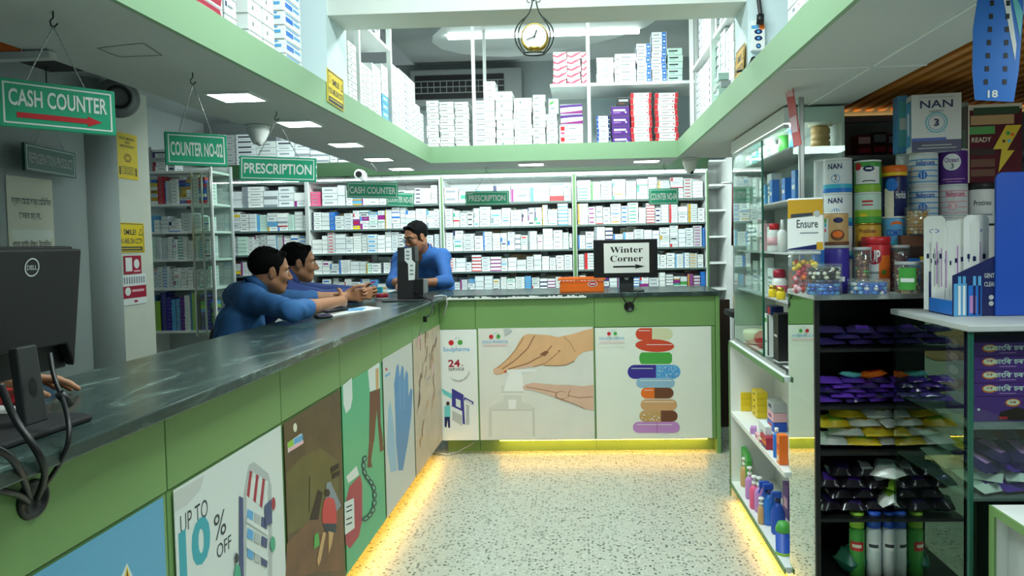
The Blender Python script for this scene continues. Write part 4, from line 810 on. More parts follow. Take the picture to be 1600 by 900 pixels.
bstack('narrow white', 'the narrow stack near the pink and purple cartons', 'wt', 8, 833, 853, 148, 227)
bstack('plain white', f'the stack beside the pink and purple cartons', 'w', 5, 854, 872, 178, 227)
hz = at(854, 178, Y=4.85).z-MZ1
bstack('white green-printed', 'standing on the stack beside the pink and purple cartons', 'grn', 1, 856, 872, 154, 178, z=MZ1+hz)
bstack('white and pink', f'the pink pair left of the rack upright', 'pk', 2, 874, 911, 195, 226)
hz = at(873, 195, Y=4.85).z-MZ1
bstack('white and purple', 'the purple pair on the two pink cartons', 'pw', 2, 876, 911, 163, 195, z=MZ1+hz)
bstack('small blue-edged', 'the low stack beside the purple cartons', 'bw', 7, 933, 954, 181, 223)
bstack('purple', f'the purple stack on the {BM}', 'pu', 4, 956, 985, 166, 223)
hz = at(956, 166, Y=4.85).z-MZ1
bstack('dark brown', 'lying on top of the purple stack', 'dk', 1, 964, 983, 152, 166, z=MZ1+hz)
bstack('red-ended white', 'the first red and white stack, beside the purple one', 'rw', 9, 986, 1019, 145, 222)
bstack('red-ended white', 'the second red and white stack, at the right', 'rw', 9, 1024, 1060, 145, 221)
ZS = 2.575
SH = 'upper rack shelf'
for i, (x0, x1) in enumerate(((864.5, 886), (886.5, 908), (908.5, 919))): bstack('white pink-striped', f'the {NTH[i]} pink-striped column on the {SH}', 'wr', 5, x0, x1, 81, 132, Y=4.86, z=ZS)
bstack('grey-white', f'the narrow stack right of the pink-striped cartons', 'w', 5, 932, 959, 90, 129, Y=4.86, z=ZS)
bstack('white', f'the middle stack on the {SH}', 'w', 4, 960, 994, 84, 128, Y=4.86, z=ZS)
bstack('white blue-ended', f'the shorter blue-ended stack on the {SH}', 'wb', 6, 995, 1018, 68, 126, Y=4.86, z=ZS)
bstack('white blue-ended', f'the taller blue-ended stack on the {SH}', 'wb', 8, 1018.5, 1042, 50, 125, Y=4.86, z=ZS)
bstack('mint white', f'the mint stack on the {SH}', 'mint', 5, 1043, 1067, 75, 124, Y=4.86, z=ZS)
bstack('grey', f'the dim stack between the rack and the grey door', 'gr', 6, 853, 862, 90, 140, Y=5.0, z=2.41, d=.1) if False else None
def xstack(adj, place, dz, n, px0, px1, ytop, X=-1.06, side=1, z=MZ1, w=.12, gap=.004, h=None, zt=None):
    """stack facing across the shop along a mezzanine edge"""
    y0, y1 = sorted((at(px0, 200, X=X).y, at(px1, 200, X=X).y))
    zt = zt if zt else at((px0+px1)/2, ytop, X=X).z
    stack(adj, place, dz, n, X-side*w/2, (y0+y1)/2, z, y1-y0-gap, w, (zt-z)/n, side*math.pi/2, .003)
LM = 'left mezzanine'
xstack('white maroon-labelled', f'the maroon stack nearest the camera on the {LM}', 'mr', 6, 262, 306, 0, zt=2.58)
xstack('white maroon-labelled', f'the second maroon stack on the {LM}', 'mr', 7, 308, 355, 0, zt=2.56)
xstack('lilac white', f'the stack after the maroon ones on the {LM}', 'dash', 7, 356.5, 376, 0, zt=2.54)
xstack('white dotted', f'the first dotted stack on the {LM}', 'wd', 8, 393, 415, 0, zt=2.57)
xstack('white dotted', f'the second dotted stack on the {LM}', 'wd', 8, 416, 434, 0, zt=2.57)
xstack('white blue-lettered', f'the blue-lettered stack beside the {LM} column', 'bt', 8, 449, 475, 0, zt=2.56, w=.16)
xstack('small white', f'the thin stack between the first two {LM} rack posts', 'wd', 10, 547, 560, 50, X=-1.07, zt=2.46)
xstack('white', f'the first tall stack after the second {LM} rack post', 'w', 8, 567, 583, 105, X=-1.07)
xstack('white', f'the second tall stack after the second {LM} rack post', 'w', 8, 583.5, 597, 105, X=-1.07)
xstack('bright blue', f'the blue stack on the {LM}', 'bl', 4, 598, 608, 150, X=-1.07)
hz = at(603, 150, X=-1.07).z
xstack('white', f'the pile resting on the blue {LM} stack', 'w', 3, 598, 608, 105, X=-1.07, z=hz)
for i, (x0, x1, yt, n) in enumerate(((614, 624, 105, 9), (624.5, 633, 112, 9), (633.5, 642, 120, 9), (642.5, 650, 128, 9), (650.5, 657, 165, 6), (657.5, 662, 178, 5))):
    xstack('white', f'the {NTH[i]} stack past the third {LM} rack post', 'dash' if i in (0, 2) else 'w', n, x0, x1, yt, X=-1.07)
stack('small white', 'the row on the left rack shelf, near stack', 'wb', 3, -1.15, 3.55, 2.616, .1, .1, .05, math.pi/2)
stack('small white', 'the row on the left rack shelf, middle stack', 'dash', 4, -1.15, 3.70, 2.616, .1, .1, .045, math.pi/2)
stack('grey-white', 'the row on the left rack shelf, far stack', 'gr', 4, -1.15, 3.86, 2.616, .1, .1, .045, math.pi/2)
RM = 'right mezzanine'
def rs(*a, **k): xstack(*a, **dict(dict(X=.755, side=-1), **k))
rs('white dotted', f'the dotted stack nearest the camera on the {RM}', 'wd', 6, 1262, 1300, 0, zt=2.42)
rs('white dotted', f'the second dotted stack on the {RM}', 'wd', 6, 1232, 1260, 0, zt=2.40)
rs('white', f'the tall white stack beside the {RM} column', 'wd', 9, 1135, 1148, 40)
rs('white', f'the second tall white stack on the {RM}', 'dash', 9, 1127, 1134.5, 45)
rs('mint', f'the mint stack on the {RM}', 'mint', 8, 1118.5, 1126.5, 65)
rs('white navy-spotted', f'the navy-spotted stack on the {RM}', 'nv', 9, 1106, 1118, 85)
rs('white', f'the stack beyond the navy-spotted one on the {RM}', 'w', 9, 1097, 1105.5, 100)
rs('grey-white', f'the far stack on the {RM}', 'dash', 9, 1089, 1096.5, 110)
for i, (y, zt, dz) in enumerate(((3.35, 3.0, 'dash'), (3.55, 3.05, 'dash'), (3.78, 3.05, 'gr'), (4.05, 3.05, 'dash'), (4.25, 3.0, 'w'), (4.45, 2.98, 'dash'))):
    stack('grey-white', f'the {NTH[i]} column on the {RM} rack shelf', dz, 7, .83, y, 2.621, .19, .14, (zt-2.62)/7, -math.pi/2)
# glassy pack leaning on the right mezzanine edge
A = at(1128, 178, X=.70)
for i in range(4): single('folded_pack', MB().box((.70, A.y, MZ1+.022+.036*i), (.05, .16, .034), 'mint' if i % 2 else 'lgrey', Matrix.Rotation(.06*(-1)**i, 3, 'Z')).rect(NX((.6745, A.y+.08, MZ1+.01+.036*i)), .005, .004, .15, .009, 0, 'teal'), f'green-edged folded pack, {ORD[i] if i < 3 else "top"} of the pile on the right mezzanine edge', 'pack', (.70, A.y, MZ1+.0362*i), 'packs on the right mezzanine edge', .003)
# the many small boxes filling the wall shelves: past counting, one object
sb = MB()
WH = ['ctn']*6+['ctn2']*5+['ctn3']*4+['mint']
def sbox(x0, x1, y, d, z0, z1, rnd, pal, lab):
    b = rnd.choice(pal); sb.bb((x0, y, z0), (x1, y+d, z1), b); f = FRONT((0, y, 0)); w, h = x1-x0, z1-z0
    sb.rect(f, x0, z1-h*.05-.0006, x1, z1, .0004, 'ink2')
    k = rnd.random(); c = rnd.choice(lab)
    if k < .30: sb.rect(f, x0+w*.15, z0+h*.38, x0+w*.7, z0+h*.6, .0006, 'ink2')
    elif k < .5: sb.rect(f, x0+w*.02, z0, x0+w*rnd.uniform(.15, .3), z1-.001, .0006, c); sb.rect(f, x0+w*.4, z0+h*.4, x0+w*.85, z0+h*.55, .0006, 'ink2')
    elif k < .65: sb.rect(f, x0+w*.1, z0+h*.3, x0+w*.8, z0+h*.62, .0006, c)
    elif k < .75: sb.rect(f, x0, z0, x1, z0+h*.3, .0006, c)
    sb.rect(PX((x1, 0, 0)), y+d*.2, z0+h*.3, y+d*.8, z0+h*.5, .0004, 'ink2')
def fill(x0, x1, y, z0, z1, rnd, wmin=.045, wmax=.12, hmin=.018, hmax=.045, pal=WH, lab=('blue2', 'red', 'navy', 'sky', 'teal', 'mag', 'ochre', 'ink', 'ink2', 'ink2'), full=.9, d=.12):
    x = x0+.004
    while x < x1-.02:
        w = min(rnd.uniform(wmin, wmax), x1-x-.003); h = rnd.uniform(hmin, hmax); top = min(z0+(z1-z0)*rnd.uniform(full-.2, full+.02), z1-.004); z = z0+.0005; yy = y+rnd.uniform(0, .02)
        p = [rnd.choice(pal)]; st = rnd.random() < .7; L = [rnd.choice(lab)]; s0 = rnd.random()
        while z+h < top+.003:
            r2 = random.Random(s0) if st else rnd
            if st: r2 = random.Random(int(s0*1e6))
            sbox(x+rnd.uniform(0, .003), x+w-.003, yy, d, z, z+h-.0012, r2, p if st else pal, L if st else lab); z += h
            if not st: h = rnd.uniform(hmin, hmax)
        if z == z0+.0005: sbox(x, x+w-.003, yy, d, z, top, rnd, p, lab)
        x += w+.001
rd = random.Random(7); BIG = dict(wmin=.09, wmax=.2, hmin=.045, hmax=.1, full=1.05); COLR = ['ctn']*5+['ctn2']*3+['purple', 'blue2', 'sky', 'yellow', 'pink', 'leaf', 'red']
bx = [(a+.022, b-.022) for a, b in zip(ux, ux[1:])]; YB = SY+.02
Z = lambda i: (rows[i], rows[i+1]-.018)
fill(*bx[0], YB, *Z(4), rd, **BIG); fill(bx[1][0], bx[1][0]+.1, YB, *Z(4), rd, pal=['pink'], hmin=.03, hmax=.034, wmin=.085, wmax=.09); fill(bx[1][0]+.1, bx[1][0]+.32, YB, *Z(4), rd, **BIG); fill(bx[1][0]+.32, bx[1][1], YB, *Z(4), rd, hmin=.03, hmax=.05, pal=['ctn']*12+['sky', 'blue2', 'mag', 'red'])
fill(*bx[2], YB, *Z(4), rd, wmin=.12, wmax=.25, hmin=.06, hmax=.17, full=1.0); fill(*bx[3], YB, *Z(4), rd, wmin=.07, wmax=.13, hmin=.026, hmax=.034, full=1.0, lab=('teal', 'crimson', 'navy', 'sky', 'red', 'ochre', 'leaf'))
for k, (z, p) in enumerate(((3, WH), (2, WH), (1, WH), (0, WH+['sky', 'purple', 'leaf']))):
    for i, b in enumerate(bx):
        pal = p if (i, z) not in ((1, 3), (0, 3), (0, 1), (3, 0), (3, 2), (0, 0)) else p*(2 if z < 2 else 4)+['sky', 'blue2', 'mag', 'yellow', 'red', 'teal', 'orange'][:(7 if z < 2 else 4)]
        fill(*b, YB, *Z(z), rd, pal=pal, wmin=.05, wmax=.10 if z else .09, hmin=.022, hmax=.05, full=1.0 if z > 1 else .9)
        fill(b[0]+.02, b[1]-.03, YB+.16, *Z(z), rd, pal=['ctn3', 'lgrey', 'cream', 'tan'], full=1.0)
lx = (-3.575, -3.02)
for i, (kw) in enumerate((dict(pal=['lime', 'navy', 'ctn', 'dkbrown', 'sky', 'purple', 'mag', 'ctn2', 'leaf', 'violet'], wmin=.035, wmax=.055, hmin=.025, hmax=.032, full=.95), dict(pal=WH, wmin=.04, wmax=.06, hmin=.025, hmax=.03, full=.9), dict(pal=WH, wmin=.035, wmax=.05, hmin=.02, hmax=.026, full=.95), dict(pal=WH+['sky'], wmin=.05, wmax=.1, hmin=.025, hmax=.035, full=.75), dict(pal=['red', 'blue', 'yellow', 'ochre', 'ctn', 'blue2', 'ctn2', 'ctn', 'ctn'], wmin=.045, wmax=.065, hmin=.025, hmax=.03, full=.95))):
    fill(*lx, LSY+.02, lrows[i], lrows[i+1]-.02, rd, **kw)
fill(-3.2, -3.04, LSY+.016, 1.19, 1.40, rd, pal=['purple'], wmin=.05, wmax=.06, hmin=.05, hmax=.06, full=1.0) if False else None
fill(-3.56, -3.3, LSY+.02, 2.141, 2.36, rd, pal=['ctn', 'ctn2', 'lgrey'], lab=('navy', 'crimson', 'purple'), hmin=.03, hmax=.05, full=1.0)
fill(-3.38, -2.2, 6.32, 2.122, 2.56, rd, pal=['ctn3', 'lgrey', 'ctn2'], lab=('ink2', 'ink', 'ink2'), hmin=.04, hmax=.06, wmin=.1, wmax=.2, full=1.0); fill(-2.2, -1.7, 6.32, 2.122, 2.42, rd, pal=['ctn3', 'lgrey'], lab=('ink2', 'ink'), full=.9)

o = put('medicine_boxes', sb, None, (-1, 6.3, 1.07)); tag(o, 'countless small medicine boxes filling the wall shelves behind the counters', 'medicine boxes', kind='stuff')
M('cove_fill', (255, 206, 130), .4, emit=6)  # glow of the added strip that lights the slats
# ------------------------------------------------------------------ right side: glass display unit on a white shelf base
SXF = .86
t = thing('shelf_unit', 'low white open shelf unit with green edges under the glass display', 'shelf unit', (.98, 3.54, 0))
BY0, BY1, BZ0, BZ1 = 2.99, 4.11, .068, .91
put('back_panel', MB().bb((1.095, BY0, BZ0), (1.11, BY1, BZ1), 'white'), t)
put('side_panel', MB().bb((.842, BY1-.02, 0), (1.095, BY1, BZ1), 'white'), t); put('side_panel', MB().bb((.90, BY0, 0), (1.095, BY0+.012, BZ1-.022), 'white'), t)
for z, nm in ((BZ0+.02, 'bottom_shelf'), (.50, 'middle_shelf'), (BZ1, 'top_panel')): put(nm, MB().bb((.842, BY0+.012, z-.022), (1.095, BY1-.02, z), 'white'), t)
mb = MB()
for (a, b, c, d) in ((BY1-.02, 0, BY1, BZ1), (BY0, BZ1-.022, BY1, BZ1), (BY0, BZ0-.004, BY1, BZ0+.016)): mb.bb((.836, a, b), (.8415, c, d), 'green_edge')
put('edge_band', mb, t); put('plinth', MB().bb((.95, BY0+.02, 0), (.965, BY1-.02, BZ0), 'green_edge'), t)
DZ = [.912, 1.22, 1.435, 1.665, 1.885]
t = thing('display_cabinet', 'tall glass-fronted display cabinet standing on the white shelf base', 'display cabinet', (.98, 3.56, .912))
put('back_panel', MB().bb((1.10, 3.03, .912), (1.112, 4.09, 2.05), 'white'), t); put('top_panel', MB().bb((.86, 3.03, 1.985), (1.10, 4.09, 2.05), 'white_gloss'), t)
put('end_panel', MB().bb((.87, 4.075, .912), (1.10, 4.09, 1.985), 'lgrey'), t)
for z in DZ[1:]: put('glass_shelf', MB().bb((.885, 3.04, z-.008), (1.098, 4.073, z), 'lgrey'), t)
d = put('sliding_door', MB().bb((.866, 3.43, .93), (.871, 4.072, 1.98), 'glass'), t); put('door_edge', MB().bb((.864, 3.424, .93), (.873, 3.432, 1.98), 'teal_edge'), d)
for z in (.913, 1.965): put('door_track', MB().bb((.862, 3.035, z), (.884, 4.072, z+.016), 'steel'), t)
put('support_post', MB().bb((.868, 2.845, 1.292), (.888, 2.865, 2.055), 'steel'), t, bevel=.003)
put('side_glass', MB().bb((.895, 3.022, 1.292), (1.11, 3.026, 2.05), 'glass'), t)
def lobj(name, label, cat, x, y, z, parts, group=None, n=20, sx=1., sy=1., rot=0.):
    """a turned thing: parts = (part name, profile, material)"""
    t = thing(name, label, cat, (x, y, z), group); R = Matrix.Rotation(rot, 3, 'Z')
    for nm, prof, m in parts: put(nm, MB().lathe((x, y, z), prof, m, n, R, sx, sy), t)
    return t
def boxobj(name, label, cat, c, dim, mat, group=None, rot=0., deco=(), bevel=.0012):
    """a printed box; c = middle of the base; deco = patches on its front (face, a0, b0, a1, b1, material) in parts of the face"""
    R = Matrix.Rotation(rot, 3, 'Z'); c = Vector(c); w, d, h = dim; mb = MB().box(c+Vector((0, 0, h/2)), dim, mat, R)
    F4 = {'f': (FR(c+R@Vector((-w/2, -d/2, 0)), R@Vector((1, 0, 0)), (0, 0, 1)), w), 'l': (FR(c+R@Vector((-w/2, d/2, 0)), R@Vector((0, -1, 0)), (0, 0, 1)), d), 'r': (FR(c+R@Vector((w/2, -d/2, 0)), R@Vector((0, 1, 0)), (0, 0, 1)), d)}
    for i, q in enumerate(deco):
        f, W = F4[q[0]]
        if isinstance(q[1], str): mb.text(f, q[1], q[2]*W, q[3]*h, q[4]*h, .0008+.0002*i, q[5], q[6]*W if len(q) > 6 else None, .012)
        else: mb.rect(f, q[1]*W, q[2]*h, q[3]*W, q[4]*h, .0004+.0002*i, q[5])
    return single(name, mb, label, cat, c, group, bevel)
def yx(px, py, X): return at(px, py, X=X).y
# display items (open part of the cabinet)
DG = 'items on the open display shelves'
q = lambda px, X=.97: at(px, 300, X=X).y
lobj('lotion_tube', 'white lotion tube on the top display shelf', 'tube', .95, q(1206, .95), DZ[4], (('cap', [(.022, 0), (.022, .02)], 'white'), ('body', [(.024, .021), (.028, .05), (.03, .13), (.004, .155)], 'white_gloss')), DG)
lobj('shampoo_bottle', 'bright green bottle on the top display shelf', 'bottle', .97, q(1226), DZ[4], (('body', [(.024, 0), (.026, .01), (.026, .10), (.012, .118)], 'leaf'), ('cap', [(.012, .119), (.012, .142), (.002, .144)], 'lime')), DG)
lobj('shampoo_bottle', 'pale blue bottle behind the red hanging strip on the top display shelf', 'bottle', .97, q(1243), DZ[4], (('body', [(.026, 0), (.028, .01), (.028, .09), (.012, .108)], 'sky'), ('cap', [(.013, .109), (.013, .135), (.002, .137)], 'white')), DG)
for i, (px, w, h, m) in enumerate(((1199, .05, .10, 'sky'), (1210, .05, .115, 'blue2'), (1230, .055, .105, 'blue2'), (1246, .055, .125, 'blue2'))):
    boxobj('cream_box', f'blue cream box on the second display shelf, {NTH[i]} from the left', 'box', (.93, q(px, .93), DZ[3]), (w, .035, h), m, DG, -math.pi/2, (('f', .15, .35, .85, .5, 'white'), ('f', .2, .6, .8, .7, 'sky')))
for i, px in enumerate((1222, 1238)): lobj('pill_bottle', f'white bottle with pale cap behind the blue boxes, {("left","right")[i]} one', 'bottle', 1.03, q(px, 1.03), DZ[3], (('body', [(.025, 0), (.025, .09), (.015, .10)], 'white'), ('cap', [(.017, .101), (.017, .135), (.001, .136)], ('palepink', 'lgrey')[i])), DG)
lobj('pill_bottle', 'white bottle with red cap on the third display shelf', 'bottle', .93, q(1209, .93), DZ[2], (('body', [(.03, 0), (.032, .01), (.032, .09), (.022, .105)], 'white'), ('cap', [(.023, .106), (.023, .135), (.001, .137)], 'red'), ('label', [(.0325, .03), (.0325, .07)], 'palepink')), DG)
lobj('spray_bottle', 'white slim spray bottle on the third display shelf', 'bottle', .93, q(1222, .93), DZ[2], (('body', [(.022, 0), (.022, .09), (.010, .105)], 'white'), ('nozzle', [(.009, .106), (.007, .15), (.001, .151)], 'white_gloss')), DG)
lobj('pill_bottle', 'white bottle with maroon cap on the fourth display shelf', 'bottle', .94, q(1217, .94), DZ[1], (('body', [(.036, 0), (.036, .075), (.026, .09)], 'white'), ('cap', [(.028, .091), (.03, .12), (.02, .13), (.001, .131)], 'crimson'), ('label', [(.0365, .02), (.0365, .055)], 'pink')), DG)
for i, px in enumerate((1206, 1219)): lobj('spice_jar', f'small yellow jar at the front of the fourth display shelf, {("left","right")[i]} one', 'jar', .90, q(px, .90), DZ[1], (('body', [(.018, 0), (.02, .004), (.02, .032), (.015, .04)], 'yellow'), ('lid', [(.017, .041), (.017, .055), (.001, .056)], 'gold')), DG)
boxobj('medicine_packet', 'tall white and black box on the lowest display shelf', 'box', (.93, q(1207, .93), DZ[0]+.017), (.09, .07, .20), 'white', DG, -math.pi/2, (('f', .7, .0, 1, 1, 'black'), ('f', .1, .8, .6, .9, 'leaf'), ('f', .1, .3, .6, .34, 'ink2')))
boxobj('medicine_packet', 'black box beside the tall white box on the lowest display shelf', 'box', (.93, q(1222, .93), DZ[0]+.017), (.085, .07, .22), 'black', DG, -math.pi/2, (('f', .2, .5, .8, .55, 'lgrey'),))
boxobj('medicine_packet', 'red and navy packet lying on the tall display boxes', 'box', (.93, q(1209, .93), DZ[0]+.2185), (.09, .06, .04), 'navy', DG, -math.pi/2, (('f', .3, .1, .75, .9, 'red'),))
for z, nm, row in ((4, 'top shelf', ((.08, .07, 'white'), (.1, .075, 'aqua'), (.1, .08, 'white'), (.09, .07, 'ctn2'))), (3, 'second shelf', ((.07, .12, 'ctn3'), (.07, .16, 'ctn2'), (.08, .13, 'ctn3'), (.08, .15, 'ctn'))), (2, 'third shelf', ((.09, .15, 'ctn2'), (.1, .16, 'ctn'), (.09, .14, 'palepink'), (.1, .12, 'ctn'))), (1, 'fourth shelf', ((.1, .14, 'lgrey'), (.1, .16, 'ctn3'), (.08, .18, 'ctn'), (.09, .13, 'ctn2')))):
    for i, (w, h, m) in enumerate(row):
        boxobj('medicine_packet', f'pale box behind the glass door, {nm}, {("farthest", "second farthest", "second nearest", "nearest")[i]} one', 'box', (.95, 3.97-.15*i, DZ[z]+.0005), (w, .05, h), m, 'boxes behind the glass door', -math.pi/2, (('f', .1, .3, .9, .36, 'ink2'), ('f', .1, .6, .9, .7, 'teal' if z == 4 else 'ink2'), ('f', .1, .45, .9, .49, 'ink2')))
put('light_strip', MB().bb((.885, 3.06, 1.978), (.90, 4.06, 1.984), 'led_clear'), bpy.data.objects['display_cabinet'])
c = at(1172, 523, X=.95); lobj('plastic_bowl', 'cream plastic bowl behind the glass at the bottom', 'bowl', .975, 3.965, DZ[0]+.001, (('body', [(.05, 0), (.075, .01), (.085, .06), (.08, .075), (.001, .078)], 'cream'),), None, 24)
c = at(1188, 545, X=.95); mb = MB(); mb.ball((.97, c.y, DZ[0]+.045), (.05, .10, .045), 'crimson', 12); single('cloth_pouch', mb, 'crimson pouch behind the glass beside the cream bowl', 'pouch', (.97, c.y, DZ[0]))
# white shelf base items
BG = 'goods on the white shelf base'; zm = .501; zb = BZ0+.021
qb = lambda px, X=.92: at(px, 640, X=X).y
for i, (px, k) in enumerate(((1163, 3), (1187, 4))):
    for j in range(k): boxobj('soap_carton', f'yellow soap carton, {ORD[j] if j < k-1 else "top"} of the {("left","right")[i]} yellow pile', 'carton', (.93+.05*i, qb(px, .93+.05*i), zm+.0365*j), (.095 if i == 0 else .12, .06, .0355), 'yellow', BG, -math.pi/2, (('f', .3, .4, .7, .6, 'ink'), ('f', .05, .1, .95, .16, 'ochre')))
boxobj('soap_carton', 'white box leaning before the right yellow pile', 'carton', (.875, qb(1195, .875), zm), (.13, .03, .095), 'ctn2', BG, -math.pi/2, (('f', .3, .55, .7, .65, 'ink2'),))
for i, px in enumerate((1177, 1186, 1193)): boxobj('soap_packet', f'pink and white soap packet in front on the middle shelf, {NTH[i]} from the left', 'packet', (.862, qb(px, .862), zm), (.055, .03, .03), ('lilac', 'palepink', 'cream')[i], BG, -math.pi/2+.3*(i-1), (('f', .2, .3, .6, .7, 'mag'),))
boxobj('soap_carton', 'red and blue striped box at the front of the middle shelf', 'carton', (.874, qb(1200, .874), zm), (.11, .05, .055), 'crimson', BG, -math.pi/2, (('f', 0, .4, 1, .6, 'orange'), ('f', 0, 0, 1, .25, 'navy')))
lobj('shampoo_bottle', 'slim blue bottle on the middle shelf of the white base', 'bottle', .868, qb(1213, .868), zm, (('body', [(.015, 0), (.016, .01), (.016, .10), (.008, .115)], 'blue2'), ('cap', [(.009, .116), (.009, .135), (.001, .136)], 'white')), BG)
boxobj('soap_carton', 'orange box at the near end of the middle shelf', 'carton', (.868, qb(1222, .868), zm), (.045, .04, .13), 'orange', BG, -math.pi/2, (('f', .1, .5, .9, .7, 'red'), ('f', .2, .1, .8, .3, 'cream')))
for i in range(3): boxobj('wipes_pack', f'coloured tissue pack at the back of the middle shelf, {ORD[i]} of its pile', 'pack', (1.0, qb(1214, 1.0), zm+.05*i), (.12, .07, .048), ('blue', 'palepink', 'lgrey')[i], BG, -math.pi/2, (('f', .2, .3, .7, .7, ('red', 'mag', 'navy')[i]),))
A = at(1162, 757, X=.90)
mb = MB(); fr = NX((.90, A.y+.07, zb)); mb.prism(fr, [(0, 0), (.15, 0), (.152, .16), (.11, .195), (.0, .205)], -.03, .0, 'leaf'); mb.poly(fr, [(.01, .01), (.13, .01), (.12, .10), (.03, .12)], .0008, 'lime'); mb.ell(fr, .07, .12, .035, .035, .0014, 'brown'); mb.ell(fr, .07, .122, .026, .026, .002, 'tan'); mb.ell(fr, .065, .06, .02, .03, .002, 'mint')
single('refill_pouch', mb, 'green refill pouch at the far end of the bottom shelf', 'pouch', (.9, A.y, zb), BG, .004)
def pump(label, px, m, X=.885, k=1.):
    lobj('pump_bottle', label, 'bottle', X, at(px, 800, X=X).y, zb, (('body', [(.022*k, 0), (.025*k, .01), (.025*k, .10*k), (.010, .125*k)], m), ('collar', [(.013, .126*k), (.013, .142*k)], 'white'), ('pump', [(.005, .1425*k), (.005, .16*k), (.016, .162*k), (.014, .172*k), (.001, .174*k)], 'white')), BG, 18)
pump('tan hand wash pump bottle on the bottom shelf', 1164, 'tan', .90, .95); pump('pink hand wash pump bottle, left one on the bottom shelf', 1172, 'lilac', .885); pump('pink hand wash pump bottle, middle one on the bottom shelf', 1179, 'pink', .875); pump('violet hand wash pump bottle, right one on the bottom shelf', 1187, 'lilac', .89, 1.05); pump('cream pump bottle before the blue sprayers on the bottom shelf', 1190, 'tan', .862, .75)
def sprayer(label, px, X, m='blue2'):
    y = at(px, 830, X=X).y
    t = lobj('spray_bottle', label, 'bottle', X, y, zb, (('body', [(.03, 0), (.034, .01), (.034, .10), (.022, .13), (.012, .15)], m), ('collar', [(.013, .151), (.013, .17)], 'navy')), BG, 18, 1, .8)
    put('trigger_head', MB().box((X-.008, y, zb+.187), (.05, .022, .03), 'blue').box((X-.026, y, zb+.165), (.008, .012, .05), 'blue', Matrix.Rotation(.4, 3, 'Y')), t, bevel=.004)
sprayer('blue trigger spray bottle, far one on the bottom shelf', 1197, .89); sprayer('blue trigger spray bottle, near one on the bottom shelf', 1203, .90); sprayer('blue trigger spray bottle with white label behind the green-topped bottle', 1216, .91, 'blue')
y = at(1222, 870, X=.868).y
lobj('detergent_bottle', 'blue detergent bottle with a bright green cap on the bottom shelf', 'bottle', .874, y, zb, (('body', [(.03, 0), (.033, .012), (.033, .012), (.034, .10)], 'blue'), ('cap', [(.034, .101), (.034, .115), (.024, .14), (.001, .145)], 'leaf'), ('base_ring', [(.0345, 0), (.0345, .011)], 'lime')), BG, 22)
for i in range(3): boxobj('wipes_pack', f'dark tissue pack at the back of the bottom shelf, {("far","middle","near")[i]} one', 'pack', (1.03, 3.55-.17*i, zb), (.1, .06, .17), ('purple', 'crimson', 'tan')[i], BG, -math.pi/2, (('f', .2, .3, .8, .6, 'palepink'),))
# ------------------------------------------------------------------ glass showcases
S1Y0, S1Y1, S1Z = 2.64, 2.985, 1.288
s1 = [at(1276, y, Y=S1Y0).z for y in (546, 636, 708, 812)]
t = thing('glass_showcase', 'tall black-framed glass showcase carrying the tins and jars', 'showcase', (1.3, 2.8, 0), 'glass showcases')
put('top_panel', MB().bb((.855, S1Y0-.004, S1Z-.022), (1.85, S1Y1, S1Z), 'lgrey'), t, bevel=.004)
put('back_panel', MB().bb((.864, S1Y1-.012, .02), (1.84, S1Y1-.002, S1Z-.022), 'black'), t); put('side_panel', MB().bb((1.836, S1Y0, 0), (1.848, S1Y1, S1Z-.022), 'black'), t)
put('side_glass', MB().bb((.858, S1Y0+.012, .0), (.863, S1Y1-.0, S1Z-.022), 'glass_side'), t)
put('corner_post', MB().bb((.856, S1Y0-.002, 0), (.874, S1Y0+.012, S1Z-.022), 'black'), t)
for z in s1+[.2]: put('shelf', MB().bb((.872, S1Y0+.004, z-.012), (1.834, S1Y1-.014, z), 'black'), t)
put('base_panel', MB().bb((.874, S1Y0+.004, 0), (1.834, S1Y1-.014, .06), 'black'), t)
c1, c2 = at(1396, 482, Y=2.632), at(1514, 500, X=1.137)
S2X, S2Y0, S2Y1, S2Z = 1.14, c2.y, 2.632, 1.232
t = thing('glass_showcase', 'shorter green-edged glass showcase with purple boxes inside, at the right', 'showcase', (1.5, 2.4, 0), 'glass showcases')
put('top_glass', MB().bb((S2X-.012, S2Y0-.012, S2Z-.02), (1.9, S2Y1, S2Z), 'lgrey'), t, bevel=.004)
put('side_glass', MB().bb((S2X, S2Y0+.012, .0), (S2X+.005, S2Y1-.002, S2Z-.021), 'glass_side'), t); put('front_glass', MB().bb((S2X+.012, S2Y0, .0), (1.9, S2Y0+.005, S2Z-.021), 'glass_front'), t)
put('corner_post', MB().bb((S2X-.002, S2Y0-.002, 0), (S2X+.011, S2Y0+.011, S2Z-.021), 'teal_edge'), t, bevel=.002)
put('back_panel', MB().bb((S2X+.008, S2Y1-.012, .02), (1.88, S2Y1-.004, S2Z-.021), 'dark'), t); put('side_panel', MB().bb((1.885, S2Y0+.01, 0), (1.895, S2Y1, S2Z-.021), 'dark'), t)
s2 = [at(1560, y, Y=S2Y0+.02).z for y in (666, 778)]
for z in s2+[.16]: put('glass_shelf', MB().bb((S2X+.008, S2Y0+.014, z-.008), (1.88, S2Y1-.014, z), 'grey'), t)
# white unit at the very right
t = thing('shelf_unit', 'white open unit with a green edge at the lower right corner', 'shelf unit', (1.45, 1.6, 0))
wz = .705; put('top_panel', MB().bb((1.185, .9, wz-.022), (1.8, 2.085, wz), 'white'), t)
put('side_panel', MB().bb((1.185, 2.064, 0), (1.8, 2.084, wz-.022), 'white'), t); put('inner_panel', MB().bb((1.22, .9, 0), (1.235, 2.064, wz-.022), 'lgrey'), t)
put('edge_band', MB().bb((1.178, .9, wz-.024), (1.1848, 2.086, wz), 'green').bb((1.178, 2.06, 0), (1.1848, 2.086, wz-.024), 'green'), t)
